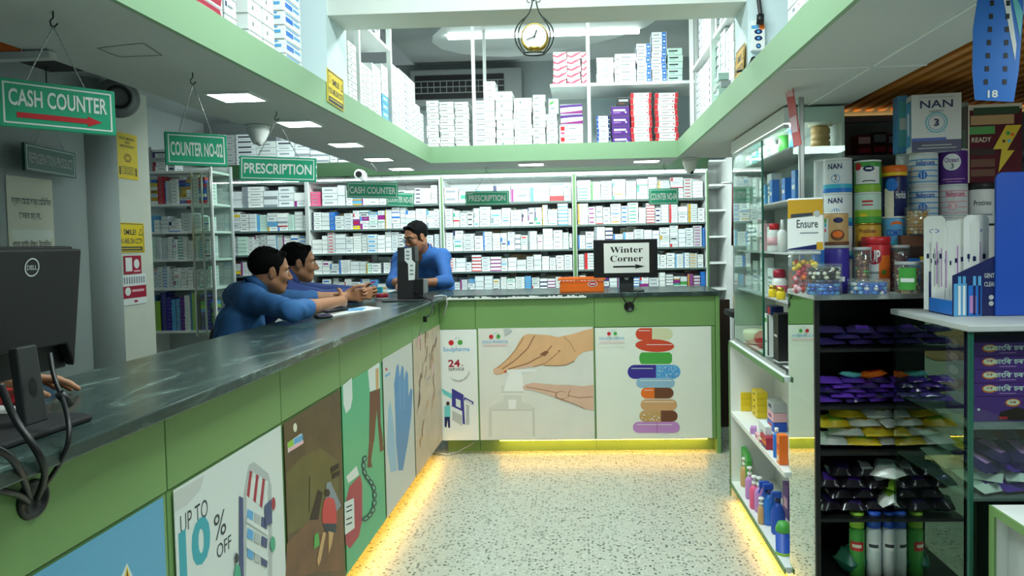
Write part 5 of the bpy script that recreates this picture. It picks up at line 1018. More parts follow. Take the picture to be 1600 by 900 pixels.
# ------------------------------------------------------------------ packets inside the showcases
M('bar_dark', (50, 38, 92), .14); M('bar_purple', (92, 52, 164), .14); M('bar_black', (34, 28, 38), .16); M('crinkle', (206, 212, 206), .25); M('pk_yellow', (214, 186, 40), .3)
PM = {}
def packet_mesh(w, l, h, m0, m1=None):
    k = (w, l, h, m0, m1)
    if k in PM: return PM[k]
    mb = MB(); nx, ny = 9, 5; rr = random.Random(len(PM))
    for s in (1, -1):
        V, Fc, mm = [], [], []
        for j in range(ny+1):
            for i in range(nx+1):
                u, v = i/nx, j/ny; e = max(0, 1-abs(2*u-1)**3)*max(0, 1-abs(2*v-1)**4)
                V.append(((u-.5)*w, (v-.5)*l, h/2+s*h/2*e**.6*(1+(rr.random()-.5)*.35)))
        A, Bm = [], []
        for j in range(ny):
            for i in range(nx):
                a = j*(nx+1)+i; f = (a, a+1, a+nx+2, a+nx+1); f = f if s > 0 else f[::-1]
                (Bm if m1 and 3 <= i <= 6 and 1 <= j <= 3 else A).append(f)
        mb.add(V, A, m0, True)
        if Bm: mb.add(V, Bm, m1, True)
    PM[k] = mb.mesh('packet'); return PM[k]
def pack(name, label, cat, x, y, z, me, rz=0., rx=0., ry=0., group=None):
    o = bpy.data.objects.new(name, me); COL.objects.link(o); o.location = (x, y, z); o.rotation_euler = (rx, ry, rz); tag(o, label, cat, group); return o
rk = random.Random(5)
def heap(name, cat, adj, where, z, x0, x1, y0, cols, layers, w, l, h, mats, group, tilt=.25, rx=.28):
    for L in range(layers):
        for i in range(cols-(L % 2)):
            x = x0+(x1-x0)*(i+.5+(L % 2)*.5)/cols; m = mats[(i*3+L*5+rk.randrange(2)) % len(mats)]
            nm = {'bar_purple': 'purple', 'bar_dark': 'dark navy', 'bar_black': 'black', 'pk_yellow': 'yellow', 'crinkle': 'white', 'orange': 'orange', 'aqua': 'cyan', 'sky': 'blue'}.get(m[0], m[0])
            pack(name, f'{nm} {adj}, {NTH[i]} from left, {("bottom","second","third","fourth","fifth")[L]} layer, {where}', cat, x, y0+rk.uniform(-.008, .008), z+.0012+L*h+abs(math.sin(rx))*l*.42, packet_mesh(w, l, h, *m), rk.uniform(-tilt, tilt), rx, 0, group)
X0, X1 = .885, 1.13
heap('chocolate_bar', 'chocolate bar', 'showcase top shelf', s1[0], X0, X1+.2, 2.72, 4, 3, .10, .06, .022, [('bar_dark', 'navy'), ('bar_dark', None), ('bar_dark', 'bar_purple')], 'dark bars on the top showcase shelf') if False else None
heap('chocolate_bar', 'chocolate', 'chocolate bar', 'showcase top shelf', s1[0], X0, X1+.2, 2.72, 4, 3, .10, .06, .022, [('bar_dark', 'navy'), ('bar_dark', None), ('bar_dark', 'bar_purple')], 'dark bars on the top showcase shelf')
heap('chocolate_bar', 'chocolate', 'bar', 'showcase second shelf', s1[1], X0, X1+.12, 2.71, 4, 5, .085, .055, .018, [('bar_purple', 'violet'), ('bar_purple', None), ('bar_purple', 'lgrey'), ('bar_dark', 'bar_purple')], 'purple bars on the second showcase shelf')  # grey patches on purple bars are painted glints
pack('chocolate_bar', 'orange chocolate bar tilted on the purple bars', 'chocolate bar', 1.10, 2.72, s1[1]+.095, packet_mesh(.10, .055, .024, 'orange', 'red'), -.2, 0, -.15); pack('chocolate_bar', 'cyan chocolate bar on the purple bars beside the orange one', 'chocolate bar', 1.02, 2.72, s1[1]+.095, packet_mesh(.09, .05, .02, 'aqua', 'teal'), .35, 0, .1)
heap('snack_packet', 'crinkled snack packet', 'packet', 'showcase third shelf', s1[2], X0, X1+.10, 2.73, 3, 4, .125, .09, .036, [('pk_yellow', 'ochre'), ('crinkle', 'lgrey'), ('crinkle', 'pk_yellow'), ('pk_yellow', 'lime')], 'packets on the third showcase shelf', .3)
heap('wipes_pack', 'oval-marked pad pack', 'pack', 'showcase fourth shelf', s1[3], X0, X1+.02, 2.73, 3, 4, .10, .09, .044, [('bar_black', 'bar_dark'), ('bar_black', 'lgrey'), ('bar_black', 'bar_purple')], 'dark packs on the fourth showcase shelf', .35)
for i, (dx, z, m, nm) in enumerate(((.0, .02, ('crinkle', 'lime'), 'white and lime'), (.03, .075, ('lime', 'crinkle'), 'lime green'), (-.03, .125, ('crinkle', 'mint'), 'white'))):
    pack('snack_packet', f'{nm} packet slumped at the right of the dark packs', 'packet', 1.175+dx, 2.70, s1[3]+z+.03, packet_mesh(.13, .10, .04, *m), .5*i, 0, -.45+.1*i)
def can(label, px, Y, top, body, z, h=.14, r=.026, txt=None):
    x = at(px, 870, Y=Y).x
    t = lobj('spray_can', label, 'can', x, Y, z, (('body', [(r, 0), (r, h*.72), (r*.8, h*.76)], body), ('cap', [(r*.95, h*.765), (r*.95, h*.98), (r*.8, h), (.001, h)], top)), 'spray cans in the showcase', 22)
    f = FR((x, Y, z), (.93, -.36, 0), (0, 0, 1)); mb = MB(); mb.cylpatch(f, r, -r*.9, h*.42, r*.9, h*.56, 'red' if txt is None else 'white')
    mb.cylpatch(f, r, -r*.6, h*.47, r*.6, h*.52, 'ink' if txt else 'cream', .0011); put('label', mb, t)
zc = .2; can('green spray can with red label at the bottom of the showcase', 1339, 2.70, 'lime', 'leaf', zc, .25, .028); can('blue and white spray can, left one at the bottom of the showcase', 1365, 2.70, 'blue', 'ctn2', zc, .25, .028, True); can('blue and white spray can, right one at the bottom of the showcase', 1390, 2.70, 'blue', 'ctn2', zc, .25, .028, True)
pack('snack_packet', 'dark teal crumpled packet left of the spray cans', 'packet', 1.03, 2.73, zc+.001, packet_mesh(.12, .10, .10, 'teal_edge', 'lgrey'), .4); lobj('spray_can', 'red can at the right of the blue and white cans', 'can', at(1406, 870, Y=2.74).x, 2.74, zc, (('body', [(.02, 0), (.02, .13)], 'red'), ('cap', [(.018, .131), (.016, .16), (.001, .161)], 'crimson')), 'spray cans in the showcase')
# second showcase: purple boxes and chocolates
bxw = at(1598, 600, Y=2.2).x-at(1511, 600, Y=2.2).x; xx = at(1513, 600, Y=2.2).x+.012
zt = s2[0]; hb = [.078, .0415, .0415, .0415, .0415]
for i, h in enumerate(hb):
    mb = MB().bb((xx, 2.19, zt+.0008), (xx+.26, 2.36, zt+h-.0008), 'purple'); f = FRONT((xx, 2.19, zt)); k = .03 if i else .1
    mb.ell(f, k+.016, h*.58 if i else h*.75, .023, .0125, .0006, 'orange'); mb.ell(f, k+.016, (h*.58 if i else h*.75)+.001, .019, .009, .0012, 'cream'); mb.text(f, 'চক', k+.016, (h*.55 if i else h*.72), .008, .0018, 'red', .02)
    if i: mb.text(f, 'চাংিক চক', .105, h*.42, h*.34, .0008, 'white', .09, .02); mb.rect(f, .075, h*.2, .125, h*.26, .0008, 'lilac')
    else: mb.poly(f, [(.07, .005), (.16, .005), (.17, .03), (.13, .045), (.08, .03)], .0006, 'dkbrown'); mb.rect(f, .075, .008, .1, .016, .001, 'red'); mb.rect(f, .01, .035, .017, .042, .001, 'white')
    g = NX((xx, 2.36, zt)); 
    if i: mb.ell(g, .05, h*.5, .03, .014, .0008, 'lilac')
    single('chocolate_box', mb, f'purple box with white Bengali lettering, {ORD[i-1] if i < 4 else "top"} of four on the large box' if i else 'large purple box at the bottom of the purple pile', 'box', (xx+.13, 2.27, zt), 'purple boxes in the glass showcase', .001); zt += h
heap('chocolate_bar', 'wrapped chocolate', 'bar', 'lower shelf of the right showcase', s2[1], S2X+.03, S2X+.44, 2.22, 5, 4, .085, .13, .03, [('bar_purple', 'lgrey'), ('crinkle', 'bar_purple'), ('bar_purple', 'violet'), ('bar_dark', 'lilac')], 'chocolates in the right showcase', .6)
heap('chocolate_bar', 'long chocolate', 'bar', 'back of the right showcase lower shelf', s2[1], S2X+.04, S2X+.40, 2.45, 4, 3, .09, .13, .03, [('crinkle', 'mint'), ('bar_purple', 'lilac'), ('crinkle', 'tan')], 'chocolates in the right showcase', .6)
mb = MB(); mb.ball((1.30, 2.28, .22), (.11, .09, .055), 'crinkle', 10); mb.tube([(1.30, 2.27, .26), (1.31, 2.26, .30), (1.335, 2.25, .335)], [.02, .012, .026], 'crinkle', 8); mb.ball((1.38, 2.26, .206), (.08, .06, .04), 'mint', 8)
single('plastic_bag', mb, 'knotted white plastic bag at the bottom of the right showcase', 'bag', (1.3, 2.28, .161))
# ------------------------------------------------------------------ tins, jars and boxes on the showcase
VU = Vector((.925, -.38, 0))
def spot(px0, px1, Y, y=400): c, a, b = at((px0+px1)/2, y, Y=Y), at(px0, y, Y=Y), at(px1, y, Y=Y); return c.x, (b.x-a.x)/2*.94
class Tin:
    def __init__(s, label, px0, px1, y0, y1, Y, body, lid='white', z=None, cat='tin', name='milk_tin', bands=(), group='tins on the showcase', taper=1., lidh=.008):
        s.x, s.R = spot(px0, px1, Y); s.Y = Y; s.z = S1Z+.0005 if z is None else z; s.h = (at(px0, y0, Y=Y-s.R).z-at(px0, y1, Y=Y-s.R).z); R = s.R; h = s.h
        s.t = thing(name, label, cat, (s.x, Y, s.z), group); s.f = FR((s.x, Y, s.z), VU, (0, 0, 1)); s.i = 0
        s.body = put('body', MB().lathe((s.x, Y, s.z), [(R*.96, 0), (R, .003), (R, h-lidh-.004), (R*.97, h-lidh)], body, 32), s.t)
        put('lid', MB().lathe((s.x, Y, s.z), [(R*.985, h-lidh+.0004), (R*1.01, h-lidh+.001), (R*1.01, h-.0015), (R*.96, h-.0004), (.001, h-.0008)], lid, 32), s.t)
        s.mb = MB(); s.top = s.z+h
    def w(s): s.i += 1; return .0004+.0002*s.i
    def band(s, b0, b1, m, a0=-1.5, a1=1.5): s.mb.cylpatch(s.f, s.R, a0*s.R, b0*s.h, a1*s.R, b1*s.h, m, s.w(), 16); return s
    def ell(s, a, b, ra, rb, m): s.mb.cylell(s.f, s.R, a*s.R, b*s.h, ra*s.R, rb*s.R, m, s.w()); return s
    def txt(s, t, a, b, hh, m, wd, bold=.01): s.mb.text(s.f, t, a*s.R, b*s.h, hh*s.h, s.w(), m, wd*s.R, bold, cyl=s.R); return s
    def done(s): put('label', s.mb, s.t); return s
def nan(label, px0, px1, y0, y1, Y, z, num): return Tin(label, px0, px1, y0, y1, Y, 'ctn2', 'white', z).band(0, .24, 'cyan').band(0, .12, 'blue2').txt('NAN', -.15, .68, .15, 'navy', 1.0, .02).ell(-.1, .4, .30, .30, 'sky').ell(-.1, .4, .25, .25, 'ctn').txt(num, -.1, .34, .15, 'navy', .2, .02).done()
Ya = 2.82
n1 = Tin('hidden milk tin', 1287, 1332, 350, 402, Ya, 'ctn2') if False else None
b0 = nan('white and blue milk tin at the bottom, behind the purple tub', 1287, 1332, 402, 452, Ya, None, '1'); b1 = nan('white and blue milk tin, second from the bottom of the left stack', 1287, 1332, 350, 402, Ya, b0.top, '1'); b2 = nan('white and blue milk tin, third from the bottom of the left stack', 1287, 1332, 298, 351, Ya, b1.top, '1'); b3 = nan('white and blue milk tin with a number 2, top of the left stack', 1287, 1332, 244, 298, Ya, b2.top, '2')
for t_ in (b1, b2, b3): 
    for k in ('label',): pass
c1t = Tin('pale blue milk tin half hidden behind the left stack, lower', 1272, 1306, 350, 452, 2.92, 'ctn2', 'white'); c1t.done() if False else c1t.band(.1, .3, 'sky').done()
c2t = Tin('pale blue milk tin half hidden behind the left stack, upper', 1272, 1306, 250, 352, 2.92, 'ctn2', 'white', c1t.top).band(.0, .35, 'sky').done()
gz = Tin('mint tin hidden low behind the red drink jar', 1335, 1377, 402, 452, Ya, 'mint', 'white').band(0, .4, 'lime').done()
g0 = Tin('mustard yellow protein tin under the green tins', 1335, 1377, 346, 402, Ya, 'ochre', 'gold', gz.top).txt('Protinex', .0, .72, .12, 'maroon', 1.3).band(.2, .5, 'brown', -.8, .8).done()
g1 = Tin('pale green milk tin, middle of the green stack', 1335, 1377, 298, 347, Ya, 'mint', 'white', g0.top).band(0, .42, 'lime').band(.0, .2, 'leaf').band(.66, .72, 'red', -.4, .4).band(.56, .6, 'red', -.4, .4).ell(-.3, .25, .3, .12, 'yellow').done()
g2 = Tin('green and white milk tin, top of the green stack', 1335, 1377, 249, 299, Ya, 'leaf', 'white', g1.top).band(.25, .78, 'ctn', -1.0, 1.0).band(0, .22, 'lime', -1.2, 1.2).ell(.1, .72, .42, .24, 'navy').band(.70, .75, 'white', -.12, .32).ell(-.75, .8, .3, .3, 'red').ell(.1, .32, .5, .1, 'ink').ell(.1, .29, .45, .09, 'ctn').done()
hz0 = Tin('white tin hidden below the light blue tin', 1378, 1416, 392, 452, Ya-.01, 'ctn2', 'white').band(.2, .5, 'sky').done()
h0 = Tin('light blue tin with an orange sun under the orange-lidded jar', 1378, 1416, 336, 392, Ya-.01, 'sky', 'white', hz0.top).ell(.2, .75, .5, .36, 'orange').ell(.2, .70, .55, .25, 'sky').txt('COMZ', -.05, .45, .17, 'blue', 1.2, .02).band(.0, .3, 'cyan').done()
h1 = Tin('navy jar with an orange lid and white swirl', 1378, 1417, 257, 337, Ya, 'navy', 'orange', h0.top, 'jar', 'drink_jar', lidh=.042).band(.0, .55, 'cream', -.85, -.05).ell(-.25, .62, .5, .55, 'blue2').ell(-.45, .22, .42, .42, 'cream').txt('Horlicks', .55, .35, .14, 'white', .9, .02).band(.80, .86, 'yellow').done()
def babycare(label, px0, px1, y0, y1, z, num, m, lab, Y=Ya):
    q = Tin(label, px0, px1, y0, y1, Y, 'ctn2' if m != 'purple' else 'purple', 'white', z)
    if m == 'purple': q.ell(-.15, .62, .62, .62, 'ctn').txt(lab, -.15, .62, .13, 'purple', .95, .015).txt(num, -.12, .44, .14, 'ink', .2).band(.12, .15, 'lilac', -.8, .8).band(.05, .07, 'lilac', -.5, .5)
    else:
        for k in range(5): q.band(.08+.17*k, .12+.17*k, 'sky' if m == 'blue' else 'palepink')
        q.txt(lab, .1, .62, .14, m if m == 'blue' else 'pink', 1.3, .015).ell(-.1, .3, .3, .3, 'blue2' if m == 'blue' else 'palepink').txt(num, -.1, .22, .17, 'ctn', .25, .03)
    return q.done()
k0 = babycare('pale blue ribbed tin at the bottom, behind the snack jars', 1421, 1465, 387, 452, None, '1', 'blue', 'Babycare'); k1 = babycare('pale blue ribbed tin, second from the bottom of its stack', 1421, 1465, 338, 387, k0.top, '1', 'blue', 'Babycare') 
k2 = babycare('pale blue ribbed tin, second from the top of its stack', 1421, 1465, 288, 338, k1.top, '1', 'blue', 'Babycare'); k3 = babycare('pale blue ribbed tin with a number 1 under the tall white carton', 1421, 1465, 237, 288, k2.top, '1', 'blue', 'babycare')
j0 = babycare('pink striped tin at the bottom behind the toothbrushes', 1467, 1511, 386, 452, None, '3', 'palepink', 'Babycare'); j1 = babycare('pink striped tin, second of its stack', 1467, 1511, 337, 386, j0.top, '3', 'palepink', 'Babycare'); j2 = babycare('pink striped tin with a number 3 under the purple tin', 1467, 1511, 287, 337, j1.top, '3', 'palepink', 'Babycare'); j3 = babycare('deep purple tin with a white heart and number 3', 1466, 1511, 232, 287, j2.top, '3', 'purple', 'Ocean')
l0 = Tin('pale tin half hidden left of the pale blue ribbed stack, lower', 1400, 1436, 340, 452, 2.93, 'ctn2').band(.2, .5, 'sky').done(); l1 = Tin('pale tin half hidden left of the pale blue ribbed stack, upper', 1400, 1436, 242, 341, 2.93, 'ctn2', z=l0.top).band(.4, .7, 'sky').done()
m0 = Tin('white protein jar hidden low behind the toothbrushes', 1514, 1553, 350, 452, 2.80, 'ctn', 'dark', None, 'jar', 'protein_jar').done(); m1 = Tin('white protein jar with a dark lid under the cereal box', 1514, 1553, 285, 350, 2.80, 'ctn', 'dark', m0.top, 'jar', 'protein_jar', lidh=.026).txt('Protinex', 0, .45, .12, 'ink', 1.4).band(.2, .24, 'ink2', -.8, .8).done()
# cartons on the tins
def cbox(name, label, px0, px1, y0, y1, Y, z, mat, yawr, deco, d=.07):
    x, hw = spot(px0, px1, Y, 200); h = at(px0, y0, Y=Y).z-at(px0, y1, Y=Y).z
    return boxobj(name, label, 'carton', (x, Y+d/2, z+.0008), (2*hw/.94, d, h), mat, 'cartons on top of the tins', yawr, deco)
nb = cbox('milk_carton', 'tall white carton with a ringed number 3 standing on the tins', 1429, 1502, 146, 236, 2.76, k3.top, 'ctn', -.16, (('f', 0, 0, 1, .2, 'navy'), ('f', .0, .19, .7, .24, 'blue'), ('f', 'NAN', .5, .76, .13, 'navy', .66), ('f', 'optipro', .5, .69, .035, 'ink2', .3), ('f', .14, .94, .86, .945, 'ink2'), ('f', '3', .5, .44, .12, 'navy', .11), ('f', .3, .34, .7, .345, 'sky'), ('f', .2, .10, .8, .12, 'lgrey'), ('f', .12, .05, .9, .07, 'lgrey'), ('l', .1, .1, .9, .9, 'sky'), ('l', .3, .3, .7, .7, 'ctn2')))
f = FR(Vector(nb.location)+Matrix.Rotation(-.16, 3, 'Z')@Vector((0, -.035, 0)), Matrix.Rotation(-.16, 3, 'Z')@Vector((1, 0, 0)), (0, 0, 1)); mb = MB(); hN = .225
for i, (ra, m) in enumerate(((.040, 'aqua'), (.034, 'ctn'), (.030, 'sky'), (.027, 'ctn'))): mb.ell(f, 0, hN*.49, ra, ra, .0008+.0002*i, m, 30)
mb.text(f, '3', 0, hN*.45, hN*.10, .0018, 'navy', .014, .02); put('emblem', mb, nb, origin=None) if False else None
o = bpy.data.objects.new('emblem', mb.mesh('emblem', nb.location)); COL.objects.link(o); o.parent = nb
cbox('milk_carton', 'narrow pale blue carton left of the tall white carton', 1405, 1421, 152, 241, 2.88, l1.top, 'sky', -.16, (('f', .1, .1, .9, .9, 'aqua'), ('f', .2, .4, .8, .6, 'ctn')))
cbox('milk_carton', 'pale green carton behind the right of the tall white carton', 1496, 1514, 160, 236, 2.87, j3.top, 'mint', -.1, (('f', .3, .3, .7, .7, 'lgrey'),), .05)
cb_ = cbox('cereal_box', 'brown and green cereal box with a yellow lightning bolt', 1516, 1596, 162, 284, 2.78, m1.top, 'maroon', -.12, (('f', 0, .93, 1, 1, 'cream'), ('f', 0, 0, .03, 1, 'cream'), ('f', .1, .87, .95, .96, 'green_dark'), ('f', .05, .74, .85, .86, 'tan'), ('f', .03, .62, .5, .72, 'leaf'), ('f', 'READY', .25, .52, .06, 'cream', .36), ('f', .05, .35, .5, .44, 'dkbrown'), ('f', .05, .2, .5, .3, 'brown'), ('f', .05, .08, .5, .17, 'brown'), ('l', 0, 0, 1, 1, 'lgrey'), ('l', .2, .3, .8, .7, 'mint')), .06)
R_ = Matrix.Rotation(-.12, 3, 'Z'); W_, H_ = cb_.dimensions.x*.95, cb_.dimensions.z; f = FR(Vector(cb_.location)+R_@Vector((-W_/2, -.03, 0)), R_@Vector((1, 0, 0)), (0, 0, 1)); mb = MB()
mb.poly(f, [(W_*a, H_*b) for a, b in ((.56, .12), (.86, .40), (.72, .40), (.99, .72), (.70, .72), (.46, .42), (.62, .42))], .003, 'yellow')
for a, b, r, m in ((.74, .62, .008, 'leaf'), (.82, .6, .007, 'orange'), (.66, .52, .006, 'brown'), (.76, .52, .007, 'aqua')): mb.ell(f, W_*a, H_*b, r, r, .0034, m, 12)
mb.text(f, 'CRUNCHY', W_*.85, H_*.665, H_*.045, .0034, 'red', W_*.24, .02) if False else None
o = bpy.data.objects.new('print', mb.mesh('print', cb_.location)); COL.objects.link(o); o.parent = cb_
# pouches, tubs and jars at the front
x, hw = spot(1228, 1284, 2.66, 345); zE = S1Z+.125
sup = Tin('deep purple round tub with a grey lid', 1280, 1327, 378, 454, 2.70, 'violet', 'lgrey', None, 'tub', 'sweet_tub', lidh=.012).band(.25, .35, 'white', .35, .8).ell(-.3, .3, .2, .2, 'lilac').done()
cer = Tin('printed cereal tin with orange front on the purple tub', 1281, 1326, 326, 378, 2.70, 'tan', 'white', sup.top, lidh=.006).band(.1, .8, 'ctn2', -1.4, -.35).band(.55, .66, 'cyan', -1.3, -.5).band(.4, .5, 'pink', -1.3, -.5).band(.68, .8, 'leaf', -1.3, -.5).ell(.35, .75, .35, .2, 'navy').ell(.3, .3, .5, .4, 'brown').ell(.3, .33, .35, .25, 'orange').band(.0, .1, 'brown').done()
bb1 = boxobj('sweet_box', 'light blue box standing at the left end of the showcase top', 'box', (.905, 2.72, S1Z+.0005), (.05, .09, .165), 'blue2', None, -.2, (('f', .1, .3, .9, .7, 'sky'), ('l', .2, .2, .8, .8, 'sky')))
def clearjar(name, label, px0, px1, y0, y1, Y, fillm, lid, z=None, labelm=None, ftxt=None, pieces=26, seed=1, sx=1., pr=.011, fillto=.85):
    x, R = spot(px0, px1, Y, 430); h = at(px0, y0, Y=Y-R).z-at(px0, y1, Y=Y-R).z; z = S1Z+.0005 if z is None else z
    t = thing(name, label, 'jar', (x, Y, z), 'clear sweet jars on the showcase'); r2 = random.Random(seed)
    put('jar_wall', MB().lathe((x, Y, z), [(R*.94, 0), (R, .004), (R, h-.014), (R*.95, h-.012)], 'plastic_clear', 28), t)
    put('lid', MB().lathe((x, Y, z), [(R*.97, h-.0115), (R*1.01, h-.011), (R*1.01, h-.001), (R*.95, h), (.001, h)], lid, 28), t)
    mb = MB(); zz = pr
    while zz < h*fillto-.004:
        for k in range(pieces//4):
            a = 6.2832*(k+r2.random()*.5)/(pieces//4); rr2 = max(.001, R-pr*1.25-.002-(r2.random()*.004)); R3 = Matrix.Rotation(r2.random()*3, 3, 'Z') @ Matrix.Rotation(r2.random()*2, 3, 'X')
            mb.ball((x+rr2*math.cos(a), Y+rr2*math.sin(a), z+zz), (pr*1.15, pr*.8, pr*.8), r2.choice(fillm), 8, R3)
        zz += pr*1.5
    mb.lathe((x, Y, z), [(R*.7, .003), (R*.7, h*fillto-.006)], fillm[0], 14)
    o = put('sweets', mb, t); o['kind'] = 'stuff'
    if labelm:
        f = FR((x, Y, z), VU, (0, 0, 1)); mb = MB(); mb.cylpatch(f, R, -R*.75, h*.14, R*.55, h*.82, labelm, .0008, 12); mb.cylpatch(f, R, -R*.6, h*.38, R*.4, h*.5, 'white', .0012, 10)
        if ftxt: mb.text(f, ftxt, -R*.1, h*.41, h*.07, .0018, 'leaf', R*.7, cyl=R)
        put('label', mb, t)
    return z+h
za = clearjar('sweet_jar', 'low clear tub of blue sweets under the black and white one', 1255, 1316, 431, 456, 2.60, ['blue2', 'blue', 'sky', 'blue2'], 'plastic_clear', pieces=56, pr=.0095); clearjar('sweet_jar', 'low clear tub of black and white sweets stacked on blue ones', 1256, 1316, 406, 431, 2.60, ['black', 'white', 'cream', 'black'], 'plastic_clear', za, pieces=56, pr=.0095, seed=3)
clearjar('sweet_jar', 'wide low clear tub of blue sweets beside the stacked tubs', 1324, 1390, 432, 457, 2.60, ['blue2', 'blue', 'sky', 'white'], 'plastic_clear', pieces=60, pr=.0095, seed=5)
clearjar('nut_jar', 'clear nut jar with a bright green label at the front', 1398, 1440, 404, 455, 2.60, ['tan', 'brown', 'cream'], 'lgrey', None, 'leaf', None, 40, 6, pr=.009)
clearjar('nut_jar', 'clear jar with a round orange label beside the toothbrushes', 1438, 1476, 404, 455, 2.66, ['brown', 'tan', 'maroon'], 'lgrey', None, 'orange', None, 36, 7, pr=.009)
clearjar('herb_jar', 'tall clear jar of brown herbs with a green side', 1333, 1362, 383, 455, 2.68, ['brown', 'dkbrown', 'tan', 'leaf'], 'lgrey', S1Z+.0005, None, None, 26, 8, pr=.008)
clearjar('nut_jar', 'small clear jar with dark red contents behind the green label jar', 1391, 1421, 380, 453, 2.72, ['maroon', 'brown', 'lgrey'], 'lgrey', None, None, None, 28, 9, pr=.009)
# candy jar (squared) under the gold pouch
x, hw = spot(1233, 1280, 2.63, 420); t = thing('sweet_jar', 'squared clear jar of red and yellow sweets at the left front', 'jar', (x, 2.63, S1Z+.0005), 'clear sweet jars on the showcase')
h = .158; put('jar_wall', MB().box((x, 2.63, S1Z+h/2), (2*hw, .07, h-.012), 'plastic_clear'), t, bevel=.012); put('lid', MB().box((x, 2.63, S1Z+h-.003), (2*hw, .07, .012), 'lgrey'), t, bevel=.004)
mb = MB(); r2 = random.Random(12)
for k in range(110):
    zz = r2.random(); m = r2.choice(['red', 'red', 'palepink', 'crimson', 'orange'] if zz < .72 else ['yellow', 'yellow', 'ochre', 'red']); mb.ball((x+(r2.random()-.5)*(2*hw-.03), 2.63+(r2.random()-.7)*.04, S1Z+.014+zz*(h-.045)), (.011, .008, .009), m, 8, Matrix.Rotation(r2.random()*3, 3, 'Y'))
o = put('sweets', mb, t); o['kind'] = 'stuff'
zE = S1Z+h+.004
x, hw = spot(1227, 1285, 2.64, 345); t = thing('milk_pouch', 'gold and white pouch standing on the squared sweet jar', 'pouch', (x, 2.64, zE)); hE = at(1250, 309, Y=2.62).z-zE-.002
prof = lambda s: [(-hw, 0), (hw, 0), (hw*1.0, hE*.5), (hw*.97, hE*.88), (hw*1.0, hE*.97), (hw*.98, hE), (-hw*.98, hE), (-hw*1.0, hE*.97), (-hw*.95, hE*.88), (-hw*1.0, hE*.5)]
f = FR((x, 2.622, zE+.001), VU, (0, 0, 1)); b = put('body', MB().prism(f, prof(1), -.035, 0, 'ctn'), t, bevel=.006)
mb = MB(); mb.poly(f, [(-hw*.97, hE*.62), (hw*.97, hE*.68), (hw*.96, hE*.97), (-hw*.96, hE*.97)], .0008, 'ochre'); mb.poly(f, [(-hw*.8, hE*.63), (hw*.4, hE*.66), (hw*.4, hE*.72), (-hw*.8, hE*.70)], .0012, 'ink'); mb.ell(f, hw*.62, hE*.70, .011, .011, .0014, 'lgrey'); mb.text(f, 'Ensure', hw*.1, hE*.44, hE*.15, .001, 'ink', hw*1.15, .005); mb.rect(f, -hw*.3, hE*.33, hw*.7, hE*.35, .001, 'ink2'); mb.poly(f, [(-hw*.95, 0.004), (hw*.6, .004), (hw*.6, hE*.12), (-hw*.95, hE*.04)], .0008, 'navy'); mb.rect(f, hw*.6, .004, hw*.95, hE*.16, .0010, 'ochre'); put('print', mb, b)
# red drink jar and more
q = Tin('red-lidded drink jar with an orange panel at the front', 1346, 1391, 365, 452, 2.74, 'red', 'red', None, 'jar', 'drink_jar', lidh=.03).band(.08, .66, 'orange', -.2, 1.3).band(.05, .52, 'ctn2', -1.1, .2).ell(-.1, .62, .5, .5, 'crimson').txt('UP', -.05, .55, .2, 'white', .7, .03).ell(.25, .15, .42, .4, 'red').ell(.25, .15, .34, .32, 'cream').band(.33, .37, 'ink2', -1.0, .2).ell(.55, .36, .14, .16, 'leaf').done()
x, hw = spot(1402, 1452, 2.76, 380); nbx = boxobj('sweet_box', 'dark brown wooden box under the cashew jar', 'box', (x, 2.76, S1Z+.0005), (2*hw, .08, .212), 'brown', None, -.1, (('f', .1, .2, .9, .8, 'dkbrown'),))
clearjar('nut_jar', 'clear jar of cashew nuts on the dark brown box', 1414, 1452, 322, 366, 2.74, ['tan', 'ochre', 'cream', 'tan'], 'plastic_clear', S1Z+.2135, None, None, 44, 10, pr=.0085)
boxobj('snack_packet', 'blue triangular-printed packet behind the green label jar', 'packet', (at(1428, 400, Y=2.69).x, 2.69, S1Z+.0005), (.04, .02, .125), 'blue2', None, -.2, (('f', .1, .5, .9, .9, 'sky'), ('f', .1, .1, .9, .3, 'leaf'))); boxobj('snack_packet', 'yellow and green packet beside the toothbrush display', 'packet', (at(1448, 400, Y=2.71).x, 2.71, S1Z+.0005), (.05, .02, .13), 'yellow', None, -.2, (('f', .0, .0, 1, .35, 'leaf'), ('f', .2, .6, .8, .8, 'lime')))
# ------------------------------------------------------------------ toothbrush display
tx0, tx1 = at(1474, 470, Y=2.40).x, at(1556, 470, Y=2.36).x; zt = S2Z+.001
t = thing('toothbrush_display', 'dark blue toothbrush display holder with a tall blue side panel', 'display stand', ((tx0+tx1)/2, 2.38, zt))
f = FRONT((tx0, 2.34, zt)); W = tx1-tx0; h1, h0 = at(1556, 397, Y=2.34).z-zt, at(1474, 431, Y=2.34).z-zt
b = put('front_card', MB().prism(f, [(0, 0), (W, 0), (W, h1), (0, h0)], -.004, 0, 'navy'), t)
mb = MB(); mb.rect(f, W*.02, .0, W*.3, h0*.8, .0005, 'sky'); mb.rect(f, W*.33, .0, W*.62, h0*.75, .0005, 'blue2'); mb.rect(f, W*.36, .01, W*.5, h0*.5, .0009, 'lilac')
for a in (.14, .24, .46, .57): mb.rect(f, W*a-.004, .004, W*a+.004, h0*.95, .0013, 'white' if a < .3 else 'navy'); mb.rect(f, W*a-.005, h0*.75, W*a+.005, h0*.98, .0016, 'sky')
mb.text(f, 'GENTLE', W*.82, h1*.62, h1*.07, .001, 'lgrey', W*.3, .02); mb.text(f, 'CLEANS', W*.82, h1*.48, h1*.07, .001, 'lgrey', W*.3, .02)
for k in (.30, .2): mb.ell(f, W*.82, h1*k, .008, .008, .001, 'lgrey')
put('print', mb, b)
